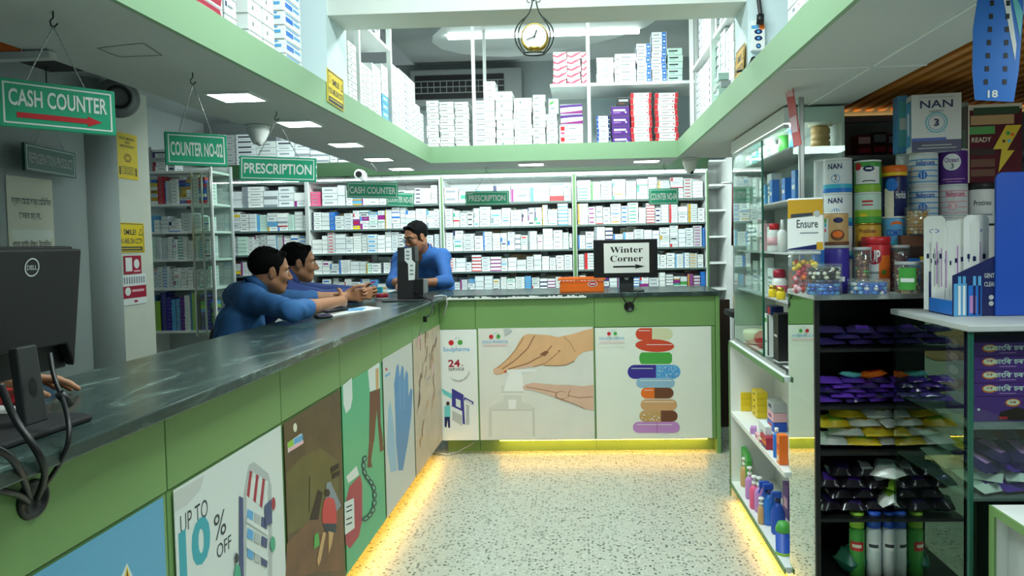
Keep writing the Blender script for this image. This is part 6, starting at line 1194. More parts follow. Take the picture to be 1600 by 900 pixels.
put('tray', MB().bb((tx0, 2.34, zt), (tx1, 2.50, zt+.004), 'navy').bb((tx0, 2.496, zt), (tx1, 2.50, zt+.14), 'navy').bb((tx0, 2.344, zt), (tx0+.003, 2.5, zt+.05), 'blue2'), t)
p0, p1 = at(1556, 500, Y=2.33), at(1598, 268, Y=2.33); g = FRONT((p0.x, 2.33, zt)); W2, H2 = .16, p1.z-zt; r = .02
put('side_panel', MB().prism(g, [(0, 0), (W2, 0), (W2, H2), (r, H2), (r*.3, H2-r*.3), (0, H2-r)], -.012, 0, 'blue'), t, bevel=.003)
for i, (px, y0, r) in enumerate(((1459, 337, 1.0), (1466, 340, .95), (1473, 345, .9), (1482, 338, .85), (1491, 334, .85), (1500, 335, .8), (1510, 332, .7), (1534, 325, .25))):
    Y = 2.37+.012*(7-i); p = at(px, y0+(10 if i else 0), Y=Y); w_ = .075; zb_ = zt+.006; hh = p.z-zb_; R = Matrix.Rotation(-r, 3, 'Z'); xc = at(px, 450, Y=Y).x+ (.02 if i < 7 else 0)
    f = FR(Vector((xc, Y+.035, zb_))-R@Vector((w_/2, 0, 0)), R@Vector((1, 0, 0)), (0, 0, 1)); mb = MB()
    mb.prism(f, [(0, 0), (w_, 0), (w_, hh-.012), (w_-.012, hh), (.012, hh), (0, hh-.012)], 0, .003, 'ctn'); mb.ell(f, w_*.5, hh*.84, .018, .007, .0034, 'blue'); mb.ell(f, w_*.5, hh*.84, .015, .005, .0038, 'ctn'); mb.rect(f, w_*.3, hh*.28, w_*.35, hh*.72, .0055, 'lgrey'); mb.rect(f, w_*.62, hh*.28, w_*.67, hh*.72, .0055, 'lilac')
    for a in (.15, .45, .75): mb.rect(f, w_*a, hh*.55, w_*(a+.12), hh*.6, .0042, 'navy')
    single('toothbrush_pack', mb, f'white toothbrush blister card in the blue display, {NTH[i]} from the left', 'toothbrush pack', (xc, Y+.035, zb_), 'toothbrush packs')
# ------------------------------------------------------------------ hanging strips
Yc = 1.66; f = FRONT((0, Yc, 0)); S = [(1534, -40), (1521, 45), (1520, 110), (1524, 156), (1584, 159), (1592, 110), (1599, 20), (1600, -40)]; P2 = [(at(a, b, Y=Yc).x, at(a, b, Y=Yc).z) for a, b in S]
t = thing('clip_strip', 'blue hanging clip strip with square holes and the number 18', 'clip strip', (P2[3][0], Yc, P2[3][1]))
b = put('strip', MB().prism(f, P2[::-1], -.003, 0, 'blue2'), t); mb = MB()
for i in range(7): 
    for px in (1550-i*1.6, 1575-i*.9): c = at(px, 5+i*20.5, Y=Yc); mb.rect(f, c.x-.0045, c.z-.006, c.x+.0045, c.z+.006, .0006, 'black')
a = at(1551, 152, Y=Yc); mb.text(f, '18', a.x, a.z, .0155, .0006, 'white', .023, .03)
mb.poly(f, [(at(x_, y_, Y=Yc).x, at(x_, y_, Y=Yc).z) for x_, y_ in ((1586, 95), (1588, 70), (1578, 0), (1568, 0))], .0005, 'white'); mb.poly(f, [(at(x_, y_, Y=Yc).x, at(x_, y_, Y=Yc).z) for x_, y_ in ((1594, 60), (1598, 20), (1590, 0), (1582, 0))], .0005, 'aqua'); put('print', mb, b)
tc = (P2[0][0]+P2[-1][0])/2; put('hook', MB().tube([(tc, Yc-.001, P2[0][1]-.005), (tc, Yc-.001, 2.12)], .002, 'iron', 6), t)
a0, a1 = at(1232, 122, X=.80), at(1246, 230, X=.80); f = NX((.80, a0.y+.015, 0)); t = thing('hanging_strip', 'narrow red and white hanging strip beside the display cabinet', 'hanging strip', a1)
A = lambda x_, y_: (lambda p: (a0.y+.015-p.y, p.z))(at(x_, y_, X=.80))
put('strip', MB().prism(f, [A(1225, 126), A(1236, 120), A(1252, 226), A(1240, 230)][::-1], -.002, 0, 'red'), t)
mb = MB(); mb.poly(f, [A(1225.5, 127), A(1236, 121), A(1238, 140), A(1228, 143)][::-1], .0006, 'white'); mb.poly(f, [A(1228, 143), A(1238, 140), A(1240, 150), A(1230, 152)][::-1], .0006, 'palepink'); put('print', mb, t); mb = MB(); mb.poly(f, [A(1234, 185), A(1244, 180), A(1247, 205), A(1238, 208)][::-1], .0006, 'palepink'); put('print', mb, t)
p = at(1230, 123, X=.80); put('hook', MB().tube([p, Vector((.80, p.y, MZ0))], .0025, 'iron', 6), t)
t = thing('led_strip', 'added warm light strip along the wall top to brighten the timber slats', 'led strip', (1.7, 3.37, 2.0)); put('channel', MB().bb((1.2, 3.371, 2.035), (2.25, 3.399, 2.05), 'grey').bb((1.2, 3.371, 2.05), (2.25, 3.3755, 2.064), 'grey'), t); put('diffuser', MB().bb((1.205, 3.378, 2.05), (2.245, 3.396, 2.056), 'cove_fill'), t)  # added source for the slats, its glow hidden behind a lip
# ------------------------------------------------------------------ dim things on the wall behind the showcase
t = thing('wall_shelf', 'dim wall shelf behind the tins holding maroon packs', 'shelf', (1.6, 3.28, 1.86)); zs = at(1370, 246, Y=3.25).z
put('shelf_board', MB().bb((1.16, 3.15, zs-.018), (2.25, 3.399, zs), 'grey'), t)
for i, (px, m) in enumerate(((1348, 'maroon'), (1372, 'dkbrown'), (1395, 'maroon'))): boxobj('biscuit_pack', f'dim maroon biscuit pack on the wall shelf, {("left","middle","right")[i]} one', 'pack', (at(px, 230, Y=3.25).x, 3.27, zs+.0005), (.065, .08, .10+.01*(i % 2)), m, 'packs on the dim wall shelf', 0, (('f', .1, .6, .9, .9, 'palepink' if i == 0 else 'ink2'), ('f', .1, .2, .9, .4, 'crimson')))
x = at(1284, 230, Y=3.2).x; t = lobj('stacked_jar', 'pale lidded jar with striped bands behind the display post', 'jar', 1.035, 3.10, DZ[4]+.0005, (('body', [(.035, 0), (.04, .01), (.04, .025), (.034, .03), (.04, .035), (.04, .05), (.034, .055), (.04, .06), (.04, .08), (.03, .09)], 'tan'), ('lid', [(.05, .091), (.052, .12), (.001, .122)], 'cream')))
# ------------------------------------------------------------------ passage beyond the counter
single('dark_board', MB().prism(FRONT((0, 5.62, 0)), [(1.03, .0), (1.16, .0), (1.16, 1.02), (1.03, 1.02)], -.03, 0, 'dkbrown'), 'dark brown board standing in the passage beside the counter end', 'board', (1.1, 5.62, 0), bevel=.004)
single('passage_partition', MB().bb((1.11, 4.9, 0), (1.16, 4.98, 1.22), 'green').bb((1.11, 4.9, 1.22), (1.35, 4.98, 1.25), 'green_edge'), 'narrow green partition panel in the passage', 'partition', (1.13, 4.94, 0), bevel=.004)
single('passage_partition', MB().bb((1.06, 4.3, 0), (1.10, 4.34, 1.06), 'lgrey'), 'pale upright board end at the start of the passage', 'partition', (1.08, 4.32, 0), bevel=.003)
mb = MB(); V = []; n = 10
for i in range(n+1): 
    x = 1.14+.16*i/n; y = 5.4+.014*math.sin(i*2.2); V += [(x, y, 1.92), (x-.01+.004*math.sin(i), y+.03*math.sin(i*1.3), 1.45)]
mb.add(V, [(2*i, 2*i+2, 2*i+3, 2*i+1) for i in range(n)], 'maroon', True); o = single('hanging_cloth', mb, 'dark maroon cloth hanging in the passage', 'cloth', (1.22, 5.4, 1.45)); s_ = o.modifiers.new('thick', 'SOLIDIFY'); s_.thickness = .012
single('hanging_rail', MB().tube([(1.06, 5.4, 1.925), (1.36, 5.4, 1.925)], .008, 'steel'), 'steel rail carrying the maroon cloth', 'rail', (1.2, 5.4, 1.925))
t = thing('wall_fan', 'grey caged wall fan seen edge-on at the passage', 'fan', (1.1, 4.75, 1.6)); Rf = Vector((-.9, -.4, -.05)).normalized().to_track_quat('Z', 'Y').to_matrix(); c = Vector((1.16, 4.78, 1.80))
mb = MB()
for k in range(16): a = 6.2832*k/16; mb.tube([c+Rf@Vector((r*math.cos(a), r*math.sin(a), zz)) for r, zz in ((.03, .06), (.12, .055), (.19, .02), (.2, 0), (.18, -.03), (.04, -.05))], .002, 'lgrey', 5)
for r, zz in ((.2, 0), (.12, .055), (.19, .02)): mb.tube([c+Rf@Vector((r*math.cos(6.2832*k/24), r*math.sin(6.2832*k/24), zz)) for k in range(24)], .003, 'lgrey', 5, True)
put('cage', mb, t); put('hub', MB().lathe(c, [(.04, -.09), (.05, -.03), (.03, .055), (.001, .065)], 'grey', 16, Rf), t); mb = MB()
for k in range(3): a = 2.094*k; mb.add([c+Rf@Vector((r*math.cos(a+b), r*math.sin(a+b), z_)) for r, b, z_ in ((.03, -.2, .0), (.16, -.3, -.012), (.17, .3, .012), (.03, .3, .01))], [(0, 1, 2, 3)], 'sky')
put('blade', mb, t); put('bracket', MB().tube([c+Rf@Vector((0, 0, -.08)), Vector((1.30, 4.82, 1.80)), Vector((1.36, 4.82, 1.80))], .018, 'grey'), t)
c = at(1142, 262, Y=4.45); single('blue_bottle', MB().lathe((c.x+.09, 4.45, c.z-.03), [(.02, 0), (.022, .05), (.01, .06)], 'blue2'), 'small blue hanging bottle beside the wall fan', 'bottle', (c.x+.09, 4.45, c.z-.03)) if False else None
single('stool_seat', MB().lathe((1.2, 5.15, .98), [(.10, 0), (.11, .03), (.11, .10), (.10, .12)], 'tan'), 'tan round tub on a ledge in the passage', 'tub', (1.2, 5.15, .98)).name = 'round_tub'
single('passage_ledge', MB().bb((1.05, 5.02, .94), (1.355, 5.3, .979), 'dark'), 'dark ledge in the passage under the tan tub', 'ledge', (1.2, 5.15, .94), bevel=.003)
t = thing('shelf_unit', 'dim shelf of bottles at the far end of the passage', 'shelf unit', (1.27, 6.5, 0))
put('side_panel', MB().bb((1.285, 6.3, 0), (1.29, 6.64, 2.1), 'grey'), t)
for z in (.9, 1.25, 1.6, 1.95): put('shelf', MB().bb((1.29, 6.3, z-.02), (1.358, 6.64, z), 'grey'), t)
for i, (x, z, m) in enumerate(((1.324, .9, 'leaf'), (1.324, 1.25, 'dkbrown'), (1.324, 1.6, 'red'))): lobj('medicine_bottle', f'dim bottle at the far end of the passage on the {("lower","middle","upper")[i]} shelf', 'bottle', x, 6.4, z, (('body', [(.028, 0), (.028, .12), (.012, .15)], m), ('cap', [(.013, .151), (.013, .18), (.001, .181)], 'white')), 'bottles in the passage')
# ------------------------------------------------------------------ people: continuous surfaces grown from blended limbs
def nets(f, org, h):
    """surface nets over a sampled distance field"""
    s = f < 0; nx, ny, nz = f.shape
    cnt = np.zeros((nx-1, ny-1, nz-1), np.int8)
    for i in (0, 1):
        for j in (0, 1):
            for k in (0, 1): cnt += s[i:nx-1+i, j:ny-1+j, k:nz-1+k]
    act = (cnt > 0) & (cnt < 8); idx = np.full(act.shape, -1, np.int64); n = int(act.sum()); idx[act] = np.arange(n)
    I = np.argwhere(act); acc = np.zeros((n, 3)); num = np.zeros(n)
    cor = [(i, j, k) for i in (0, 1) for j in (0, 1) for k in (0, 1)]
    for a in cor:
        for ax in range(3):
            if a[ax] == 1: continue
            b = list(a); b[ax] = 1
            fa = f[I[:, 0]+a[0], I[:, 1]+a[1], I[:, 2]+a[2]]; fb = f[I[:, 0]+b[0], I[:, 1]+b[1], I[:, 2]+b[2]]
            m = (fa < 0) != (fb < 0); t = fa[m]/(fa[m]-fb[m]); p = np.tile(np.array(a, float), (int(m.sum()), 1)); p[:, ax] += t
            acc[m] += p; num[m] += 1
    V = (I+acc/num[:, None])*h+np.array(org); Q = []
    for ax in range(3):
        u, v = (ax+1) % 3, (ax+2) % 3
        A = [slice(None)]*3; B = [slice(None)]*3; A[ax] = slice(0, -1); B[ax] = slice(1, None); sa, sb = s[tuple(A)], s[tuple(B)]
        E_ = np.argwhere(sa != sb); E_ = E_[(E_[:, u] > 0) & (E_[:, v] > 0) & (E_[:, u] < f.shape[u]-1) & (E_[:, v] < f.shape[v]-1)]
        neg = sa[E_[:, 0], E_[:, 1], E_[:, 2]]
        def g(du, dv): q = E_.copy(); q[:, u] += du; q[:, v] += dv; return idx[q[:, 0], q[:, 1], q[:, 2]]
        q = np.stack([g(-1, -1), g(0, -1), g(0, 0), g(-1, 0)], 1); q[~neg] = q[~neg][:, ::-1]; Q.append(q)
    return V, np.concatenate(Q)
def field(prims, lo, hi, h, wrinkle=None):
    lo = np.array(lo, float); n = np.ceil((np.array(hi)-lo)/h).astype(int)+1; f = np.full(n, 1.0, np.float32)
    ax = [lo[i]+h*np.arange(n[i]) for i in range(3)]
    for p in prims:
        sub = p[0] == '-'; kind, k = p[1], p[-1]
        if kind == 'c': a, b = np.array(p[2], float), np.array(p[3], float); r = max(p[4], p[5]); mn, mx = np.minimum(a, b)-r, np.maximum(a, b)+r
        else: c = np.array(p[2], float); r = max(p[3]); mn, mx = c-r, c+r
        pad = k+h*3; i0 = np.maximum(0, np.floor((mn-pad-lo)/h).astype(int)); i1 = np.minimum(n, np.ceil((mx+pad-lo)/h).astype(int)+1)
        if (i1 <= i0).any(): continue
        sl = tuple(slice(i0[i], i1[i]) for i in range(3)); X = [ax[i][sl[i]].astype(np.float32) for i in range(3)]
        x, y, z = X[0][:, None, None], X[1][None, :, None], X[2][None, None, :]
        if kind == 'c':
            d = b-a; L = float(d@d) or 1e-9; t = np.clip(((x-a[0])*d[0]+(y-a[1])*d[1]+(z-a[2])*d[2])/L, 0, 1)
            D = np.sqrt((x-a[0]-t*d[0])**2+(y-a[1]-t*d[1])**2+(z-a[2]-t*d[2])**2)-(p[4]+(p[5]-p[4])*t)
        else:
            R = p[4]; x, y, z = x-c[0], y-c[1], z-c[2]
            if R is not None: x, y, z = R[0][0]*x+R[1][0]*y+R[2][0]*z, R[0][1]*x+R[1][1]*y+R[2][1]*z, R[0][2]*x+R[1][2]*y+R[2][2]*z
            rx, ry, rz = p[3]; k0 = np.sqrt((x/rx)**2+(y/ry)**2+(z/rz)**2); k1 = np.sqrt((x/rx**2)**2+(y/ry**2)**2+(z/rz**2)**2)+1e-9; D = k0*(k0-1)/k1
        o = f[sl]
        if sub: D = -D; e = np.clip(.5-.5*(D-o)/k, 0, 1) if k else None; f[sl] = np.maximum(o, D) if not k else o+(D-o)*(1-e)+k*e*(1-e)*1.0 if False else np.maximum(o, D)
        else: e = np.clip(.5+.5*(D-o)/max(k, 1e-6), 0, 1); f[sl] = D+(o-D)*e-k*e*(1-e)
    if wrinkle:
        x, y, z = ax[0][:, None, None], ax[1][None, :, None], ax[2][None, None, :]
        w_ = np.sin(38*z+14*x-9*y+2*np.sin(17*x+11*y))*np.sin(21*x-26*y+13*z+1.3)+.6*np.sin(70*z-30*x+25*y+3*np.sin(23*y)); f += (wrinkle*w_).astype(np.float32)
    return f, lo
def grown(name, parent, prims, h, mat, loc, wrinkle=None, pad=.03, post=None, smooth=2, zmin=None):
    P = [np.array(q) for p in prims if p[0] == '+' for q in ((p[2], p[3]) if p[1] == 'c' else (p[2],))]
    R = [max(p[4], p[5]) if p[1] == 'c' else max(p[3]) for p in prims if p[0] == '+' for _ in range(2 if p[1] == 'c' else 1)]
    lo = np.min([p-r for p, r in zip(P, R)], 0)-pad; hi = np.max([p+r for p, r in zip(P, R)], 0)+pad
    if zmin is not None: lo[2] = zmin
    f, o = field(prims, lo, hi, h, wrinkle); V, Q = nets(f, o, h)
    me = bpy.data.meshes.new(name); V = V-np.array(loc); me.from_pydata(V.tolist(), [], Q.tolist())
    for m in ([mat] if isinstance(mat, str) else mat): me.materials.append(MATS[m])
    me.polygons.foreach_set('use_smooth', [True]*len(Q)); me.update()
    if post: post(me, V[Q].mean(1)+np.array(loc))
    ob = bpy.data.objects.new(name, me); COL.objects.link(ob); ob.parent = parent
    sm = ob.modifiers.new('smooth', 'SMOOTH'); sm.iterations = smooth; sm.factor = .5
    return ob
V3 = lambda *a: np.array(a, float)
def unit(v): v = np.array(v, float); return v/np.linalg.norm(v)
def hand(wr, d, pn, side, curl, sp=.0, s=1.):
    """prims of a hand: wrist, pointing direction, palm normal, thumb side (+-1), curl per joint"""
    d = unit(d); pn = unit(np.array(pn, float)-d*np.dot(pn, d)); sd = np.cross(d, pn)*side; P = []
    kn = []
    for i, (o, l) in enumerate(((.030, .082), (.010, .087), (-.010, .083), (-.029, .075))):
        b = wr+d*l*s+sd*o*s; kn.append(b); P.append(('+', 'c', wr+d*.012+sd*o*.55*s, b, .0135*s, .0115*s, .012))
    for i, (b, L) in enumerate(zip(kn, ((.042, .026, .02), (.046, .03, .021), (.043, .028, .02), (.034, .021, .018)))):
        dd = unit(d+sd*(1.5-i)*sp); a = 0
        for j, l in enumerate(L):
            a += curl*(.8, 1.15, .8)[j]*(1+.06*i); v = dd*math.cos(a)+pn*math.sin(a); e = b+v*l*s; P.append(('+', 'c', b, e, (.0098, .0088, .008)[j]*s, (.0088, .008, .0068)[j]*s, .003)); b = e
    tb = wr+d*.022*s+sd*.024*s; t1 = tb+unit(d*.62+sd*.62+pn*.42)*.044*s; t2 = t1+unit(d*.85+sd*.2+pn*.5)*.032*s; t3 = t2+unit(d*.9+pn*.5)*.024*s
    P += [('+', 'c', wr+d*.02+sd*.01, tb, .014*s, .0145*s, .012), ('+', 'c', tb, t1, .014*s, .0108*s, .008), ('+', 'c', t1, t2, .0105*s, .0095*s, .003), ('+', 'c', t2, t3, .0095*s, .0075*s, .003)]
    return P
def person(label, root, J, hf, hup, skin, shirt, sleeves, hair=1., seed=0, glasses=False, smile=False, stub=True, zfloor=0., vox=.004):
    t = thing('person', label, 'person', root); L = np.array(root)
    f = unit(hf); u = unit(np.array(hup)-f*np.dot(hup, f)); r = np.cross(f, u); H = J['head']
    h = lambda x, y, z: H+r*x+f*y+u*z; RM = np.stack([r, f, u], 1)
    N, P = J['neck'], J['pelvis']; SR, SL = J['sr'], J['sl']; br = unit(SR-SL); up = unit(N-P); fw = np.cross(up, br)
    pr = [('+', 'e', h(0, -.014, .036), (.073, .095, .084), RM, .0), ('+', 'e', h(0, .026, -.028), (.061, .062, .088), RM, .03), ('+', 'c', h(0, .052, -.096), h(0, .056, -.094), .024, .024, .025)]
    for s in (1, -1):
        pr += [('+', 'c', h(.050*s, .0, -.055), h(.02*s, .055, -.094), .020, .018, .02), ('+', 'e', h(.036*s, .058, -.026), (.027, .024, .026), RM, .015), ('+', 'c', h(.012*s, .079, .024), h(.046*s, .066, .024), .012, .010, .012),
               ('+', 'e', h(.0755*s, -.008, -.008), (.0085, .019, .031), RM, .006), ('+', 'c', h(.079*s, -.02, .012), h(.078*s, -.008, .023), .006, .006, .004), ('+', 'c', h(.079*s, -.022, -.005), h(.079*s, -.02, .014), .006, .006, .004), ('-', 'e', h(.089*s, -.004, -.004), (.009, .009, .015), RM, 0),
               ('-', 'e', h(.032*s, .098, .003), (.016, .022, .0095), RM, 0), ('+', 'e', h(.013*s, .092, -.036), (.009, .011, .008), RM, .006)]
    pr += [('+', 'c', h(0, .081, .014), h(0, .106, -.030), .009, .0125, .010), ('+', 'c', h(-.019, .0815, -.064), h(.019, .0815, -.064), .006, .006, .006), ('+', 'c', h(-.015, .081, -.075), h(.015, .081, -.075), .0065, .0065, .006), ('-', 'c', h(-.024 if not smile else -.030, .088, -.0695), h(.024 if not smile else .030, .088, -.0695), .0016, .0016, 0)]
    pr += [('+', 'c', h(0, -.022, -.05), N, .054, .060, .03), ('+', 'c', h(0, -.03, -.04), N, .045, .050, .02)]
    for s, S in ((1, SR), (-1, SL)): pr.append(('+', 'c', N-up*.01, S, .048, .046, .04))
    ch = N-up*.16
    for s in (1, -1): pr += [('+', 'c', ch+br*.075*s, P+br*.06*s, .095, .092, .05)]
    pr.append(('+', 'c', SR-br*.02, SL+br*.02, .05, .05, .05))
    for S, E_, W in ((SR, J['er'], J['wr']), (SL, J['el'], J['wl'])): pr += [('+', 'c', S, E_, .046, .037, .02), ('+', 'c', E_, E_+(W-E_)*.35, .037, .038, .015), ('+', 'c', E_+(W-E_)*.35, W, .038, .0255, .015)]
    pr += J['hands']
    body = grown('body', t, pr, vox, skin, L, smooth=1)
    # shirt
    na = unit(h(0, -.022, -.05)-N); fn = unit(fw-na*np.dot(fw, na)); q = []
    for s in (1, -1): q += [('+', 'c', ch+br*.078*s, P+br*.065*s+up*.02, .106, .104, .05)]
    q += [('+', 'c', SR, SL, .068, .068, .05)]
    for s, S in ((1, SR), (-1, SL)): q.append(('+', 'c', N-up*.008-fw*.012+br*.03*s, S, .068, .064, .04))
    for S, E_, W, k in ((SR, J['er'], J['wr'], sleeves[0]), (SL, J['el'], J['wl'], sleeves[1])):
        q += [('+', 'c', S, E_, .064, .048, .03)]; e = E_+(W-E_)*k
        if k > 0: q += [('+', 'c', E_, e, .048, .044 if k > .5 else .049, .02)]
        q += [('+', 'c', e-unit(W-E_)*.02, e-unit(W-E_)*.004, (.047 if k > .5 else .052), (.047 if k > .5 else .052), .004)]
    q.append(('-', 'c', N+na*.088, N+na*.17, .060, .075, 0)); q.append(('-', 'c', N+fn*.10+na*.02, N+fn*.05+na*.10, .018, .05, 0))
    for k in range(16):
        a = -2.55+5.1*k/15; b = -2.55+5.1*(k+1)/15
        g = lambda a, z: N+na*(z-.018)+(fn*-math.cos(a)*.070+br*math.sin(a)*.070)+fn*.004*(1-math.cos(a))
        z = lambda a: .078-.026*abs(a)/2.55
        if k < 15: q += [('+', 'c', g(a, z(a)), g(b, z(b)), .0075, .0075, .003), ('+', 'c', g(a, z(a)-.022), g(b, z(b)-.022), .010, .010, .008)]
    for s in (1, -1): q.append(('+', 'c', N+fn*.078+br*.028*s+na*.018, N+fn*.096+br*.058*s-na*.022, .009, .004, .006))
    sh = grown('shirt', t, q, vox*1.1, shirt, L, .003, smooth=1)
    mb = MB(); K0 = N+na*.046; A_ = [-2.75+5.5*k/22 for k in range(23)]; ring = []
    for a in A_:
        o = fn*-math.cos(a)+br*math.sin(a); fr_ = max(0, (abs(a)-1.6)/1.15); c = fn*.004
        ring.append([K0+c+o*.066+na*.0, K0+c+o*.066+na*(.046-.016*fr_), K0+c+o*.071+na*(.046-.016*fr_), K0+c+o*(.094+.018*fr_)+na*(.0-.034*fr_), K0+c+o*(.088+.018*fr_)+na*(.004-.03*fr_)])
    n_ = len(ring); mb.add([p for q_ in ring for p in q_], [(5*i+j, 5*i+j+5, 5*i+j+6, 5*i+j+1) for i in range(n_-1) for j in range(4)], shirt, True); put('collar', mb, t)
    mb = MB()
    for k in range(5): mb.ball(tuple(N+fw*(.112+.006*k)-up*(.02+.075*k)), .0055, 'lgrey', 8)
    # hair
    rr = np.random.RandomState(seed)
    hp = [('+', 'e', h(0, -.024, .044), (.081, .098, .0865), RM, 0)]
    for k in range(90):
        a, b = rr.uniform(-2.6, 2.6), rr.uniform(.3, 1.45); c = h(.074*math.sin(a)*math.cos(b), -.024-.088*math.cos(a)*math.cos(b), .046+.080*math.sin(b)); c2 = c+r*rr.uniform(-.012, .012)+f*rr.uniform(-.01, .01)+u*rr.uniform(-.004, .006); hp.append(('+', 'c', c, c2, .0085*hair, .006*hair, .004))
    for s in (1, -1): hp.append(('+', 'c', h(.070*s, .018, .018), h(.067*s, .02, -.022), .010, .006, .008))
    hp += [('+', 'c', h(-.035, .052, .098), h(.038, .052, .098), .013*hair, .014*hair, .02)]
    hp += [('-', 'e', h(0, .112, .006), (.070, .060, .078), RM, 0), ('-', 'e', h(0, .06, -.075), (.11, .09, .075), RM, 0), ('-', 'c', h(-.1, -.005, -.02), h(.1, -.005, -.02), .026, .026, 0), ('-', 'c', h(0, -.12, -.115), h(0, .05, -.13), .085, .09, 0)]
    grown('hair', t, hp, .0035, 'hair', L, .0009, smooth=1)
    LT = Vector(root)
    for s in (1, -1):
        e = h(.0315*s, .0705, .003); mb2 = MB(); mb2.ball(tuple(e), .0125, 'eye_white', 14); g = unit(f*1+u*-.12); mb2.ball(tuple(e+g*.0075), .0062, 'eye_dark', 10); put('eye', mb2, t)
        put('eyebrow', MB().tube([tuple(h(x*s, y, z)) for x, y, z in ((.012, .092, .022), (.028, .090, .029), (.046, .076, .026))], [.0035, .0045, .002], 'hair', 6), t)
    put('lips', MB().tube([tuple(h(x, .0875-abs(x)*.35+.001, -.0655+(abs(x)*.15 if smile else 0))) for x in (-.023, -.012, 0, .012, .023)], [.001, .0026, .0032, .0026, .001], 'lip', 6).tube([tuple(h(x, .087-abs(x)*.35, -.0735+(abs(x)*.25 if smile else 0))) for x in (-.02, -.01, 0, .01, .02)], [.001, .003, .0038, .003, .001], 'lip', 6), t)
    if stub: put('moustache', MB().tube([tuple(h(x, .0935-abs(x)*.5, -.054-abs(x)*.28)) for x in (-.028, -.014, 0, .014, .028)], [.0015, .0042, .0038, .0042, .0015], 'hair', 6), t)
    if smile: put('teeth', MB().tube([tuple(h(x, .0855-abs(x)*.35, -.0695+abs(x)*.2)) for x in (-.018, -.009, 0, .009, .018)], .0022, 'white', 6), t)
    if glasses:
        mb = MB()
        for s in (1, -1):
            c = h(.032*s, .101, .0); mb.tube([tuple(c+r*(.026*math.cos(a)*(1-.1*abs(math.sin(a))))+u*.017*math.sin(a)-f*(.010*max(0, math.cos(a)*s))) for a in [6.2832*k/20 for k in range(20)]], .0022, 'black', 6, True); mb.tube([tuple(h(.058*s, .094, .006)), tuple(h(.078*s, .04, .01)), tuple(h(.081*s, -.012, .008))], .002, 'black', 6)
        mb.tube([tuple(h(-.008, .104, .003)), tuple(h(0, .108, .005)), tuple(h(.008, .104, .003))], .002, 'black', 6); put('glasses', mb, t)
    # trousers and shoes
    tr = [('+', 'c', P+br*.07+V3(0, 0, .06), P-br*.07+V3(0, 0, .06), .105, .105, .05)]
    for s, K, A_ in ((1, J['kr'], J['ar']), (-1, J['kl'], J['al'])):
        tr += [('+', 'c', P+br*.085*s, K, .095, .068, .05), ('+', 'c', K, A_, .068, .056, .03)]
        d = unit(V3(fw[0], fw[1], 0)); mb = MB(); a = A_+V3(0, 0, -.045); mb.tube([tuple(a-d*.05), tuple(a), tuple(a+d*.1), tuple(a+d*.17), tuple(a+d*.2)], [.03, .04, .04, .036, .018], 'black', 12); put('shoe', mb, t)
    grown('trousers', t, tr, .008, 'trousers', L, .002, smooth=1)
    return t
zc_ = WZ+.004
def P_(px, py, **k): return np.array(at(px, py, **k))
# the man nearest the camera, leaning on both forearms
wrA, erA = P_(533, 470, Z=WZ+.066), P_(458, 486, Z=WZ+.062)
J = dict(head=P_(423, 424, Y=3.72), neck=V3(-1.795, 3.69, 1.262), pelvis=V3(-1.85, 3.58, .86), sr=V3(-1.70, 3.55, 1.235), sl=V3(-1.93, 3.86, 1.235), er=erA, wr=wrA, el=V3(-1.62, 3.98, WZ+.06), wl=V3(-1.42, 4.14, WZ+.065), kr=V3(-2.0, 3.38, .50), ar=V3(-2.05, 3.36, .085), kl=V3(-2.1, 3.55, .50), al=V3(-2.15, 3.56, .085))
d = unit(P_(560, 464, Z=WZ+.06)-wrA); J['hands'] = hand(wrA, d, (-.8, .3, .0), 1, 1.0, .0)+hand(J['wl'], unit(V3(.75, .6, .03)), (.35, -.7, -.05), -1, .95, .0)
person('man in a bright blue shirt nearest the camera, leaning on the left worktop', (-2.02, 3.45, 0), J, (.80, .60, -.10), (.10, .05, 1), 'skin2', 'shirt', (.22, .22), 1.0, 1)
# the smiling man behind him
wr, er = P_(541, 464, Z=WZ+.055), P_(508, 474, Z=WZ+.05)
J = dict(head=P_(468, 411, Y=4.32), neck=V3(-1.855, 4.27, 1.285), pelvis=V3(-2.12, 4.12, .92), sr=V3(-1.78, 4.10, 1.245), sl=V3(-1.95, 4.44, 1.25), er=V3(-1.60, 4.17, WZ+.06), wr=V3(-1.40, 4.36, WZ+.055), el=V3(-1.68, 4.62, WZ+.06), wl=V3(-1.46, 4.62, WZ+.055), kr=V3(-2.1, 4.03, .5), ar=V3(-2.15, 4.02, .085), kl=V3(-2.18, 4.22, .5), al=V3(-2.22, 4.22, .085))
J['hands'] = hand(J['wr'], unit(V3(.55, .8, .05)), (-.8, .5, 0), 1, .95, .0)+hand(J['wl'], unit(V3(.9, -.25, .04)), (.1, -.8, -.05), -1, .9, .0)
person('smiling man in a dark blue shirt leaning behind the nearer man', (-2.12, 4.12, 0), J, (.90, .43, -.04), (0, 0, 1), 'skin2', 'shirt2', (.85, .85), 1.05, 2, smile=True, stub=False)
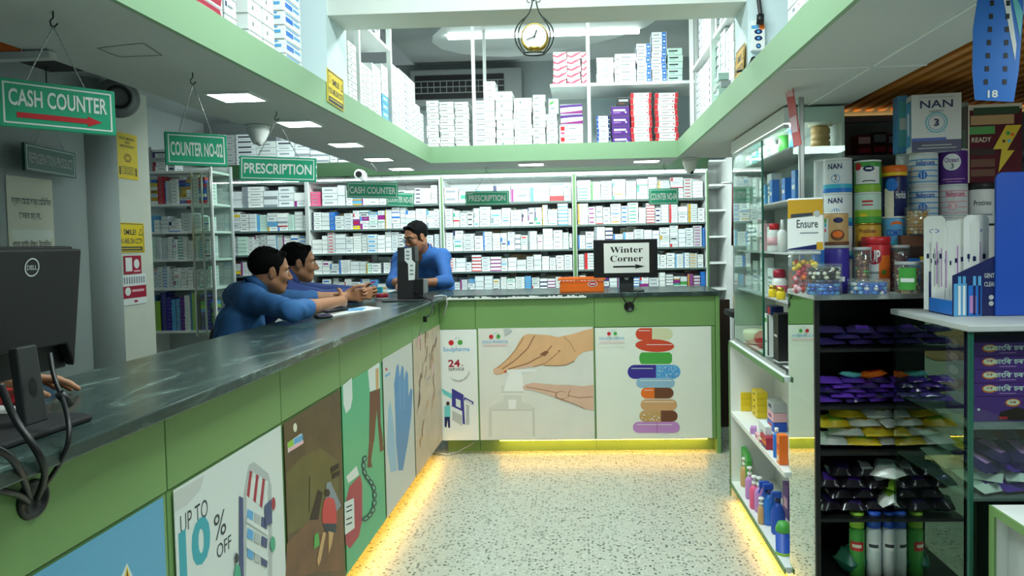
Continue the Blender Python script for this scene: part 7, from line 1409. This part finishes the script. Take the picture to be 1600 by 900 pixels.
# the man with glasses at the corner
J = dict(head=P_(650, 371, Y=5.66), neck=P_(660, 398, Y=5.80), pelvis=V3(-1.25, 6.03, .95), sr=P_(628, 405, Y=5.80), sl=P_(690, 403, Y=5.74), er=P_(613, 442, Y=5.66), wr=V3(-1.40, 5.43, WZ+.072), el=P_(699, 441, Y=5.58), wl=V3(-1.27, 5.42, WZ+.07), kr=V3(-1.36, 6.02, .5), ar=V3(-1.36, 6.02, .085), kl=V3(-1.16, 6.02, .5), al=V3(-1.16, 6.02, .085))
J['hands'] = hand(J['wr'], unit(V3(.3, -.9, .0)), (0, .1, -1), -1, .3, .08)+hand(J['wl'], unit(V3(-.6, -.7, .0)), (0, 0, -1), 1, .3, .08)
person('man with glasses in a bright blue shirt behind the corner computer, head bent', (-1.25, 5.97, 0), J, (-.66, -.70, -.30), (-.15, -.10, 1), 'skin', 'shirt3', (.3, .3), 1.0, 3, glasses=True)
# the cashier behind the big monitor, of whom only fingers show
wr = P_(-14, 596, Z=WZ+.056)
J = dict(head=V3(-1.80, 1.75, 1.30), neck=V3(-1.86, 1.72, 1.15), pelvis=V3(-1.98, 1.66, .55), sr=V3(-1.84, 1.54, 1.10), sl=V3(-1.84, 1.90, 1.10), er=V3(-1.66, 1.56, 1.19), wr=wr, el=V3(-1.66, 2.06, 1.19), wl=wr+V3(-.16, .30, .02), kr=V3(-1.60, 1.56, .52), ar=V3(-1.62, 1.56, .085), kl=V3(-1.60, 1.78, .52), al=V3(-1.62, 1.78, .085))
J['hands'] = hand(wr, unit(V3(.62, .78, -.05)), (.1, -.1, -1), -1, .25, .05)+hand(J['wl'], unit(V3(.2, -.9, -.1)), (0, 0, -1), 1, .3, .05)
person('seated cashier in blue almost hidden behind the big monitor, fingers showing', (-1.98, 1.66, 0), J, (.9, .35, -.2), (0, 0, 1), 'skin2', 'shirt', (.4, .4), 1.0, 4, vox=.005)
t = thing('stool', 'round black stool under the hidden cashier', 'stool', (-1.98, 1.66, 0)); put('seat', MB().lathe((-1.98, 1.66, 0), [(.001, .40), (.17, .40), (.18, .42), (.17, .44), (.001, .445)], 'black'), t); put('pedestal', MB().lathe((-1.98, 1.66, 0), [(.2, 0), (.2, .02), (.03, .04), (.03, .40)], 'steel'), t)
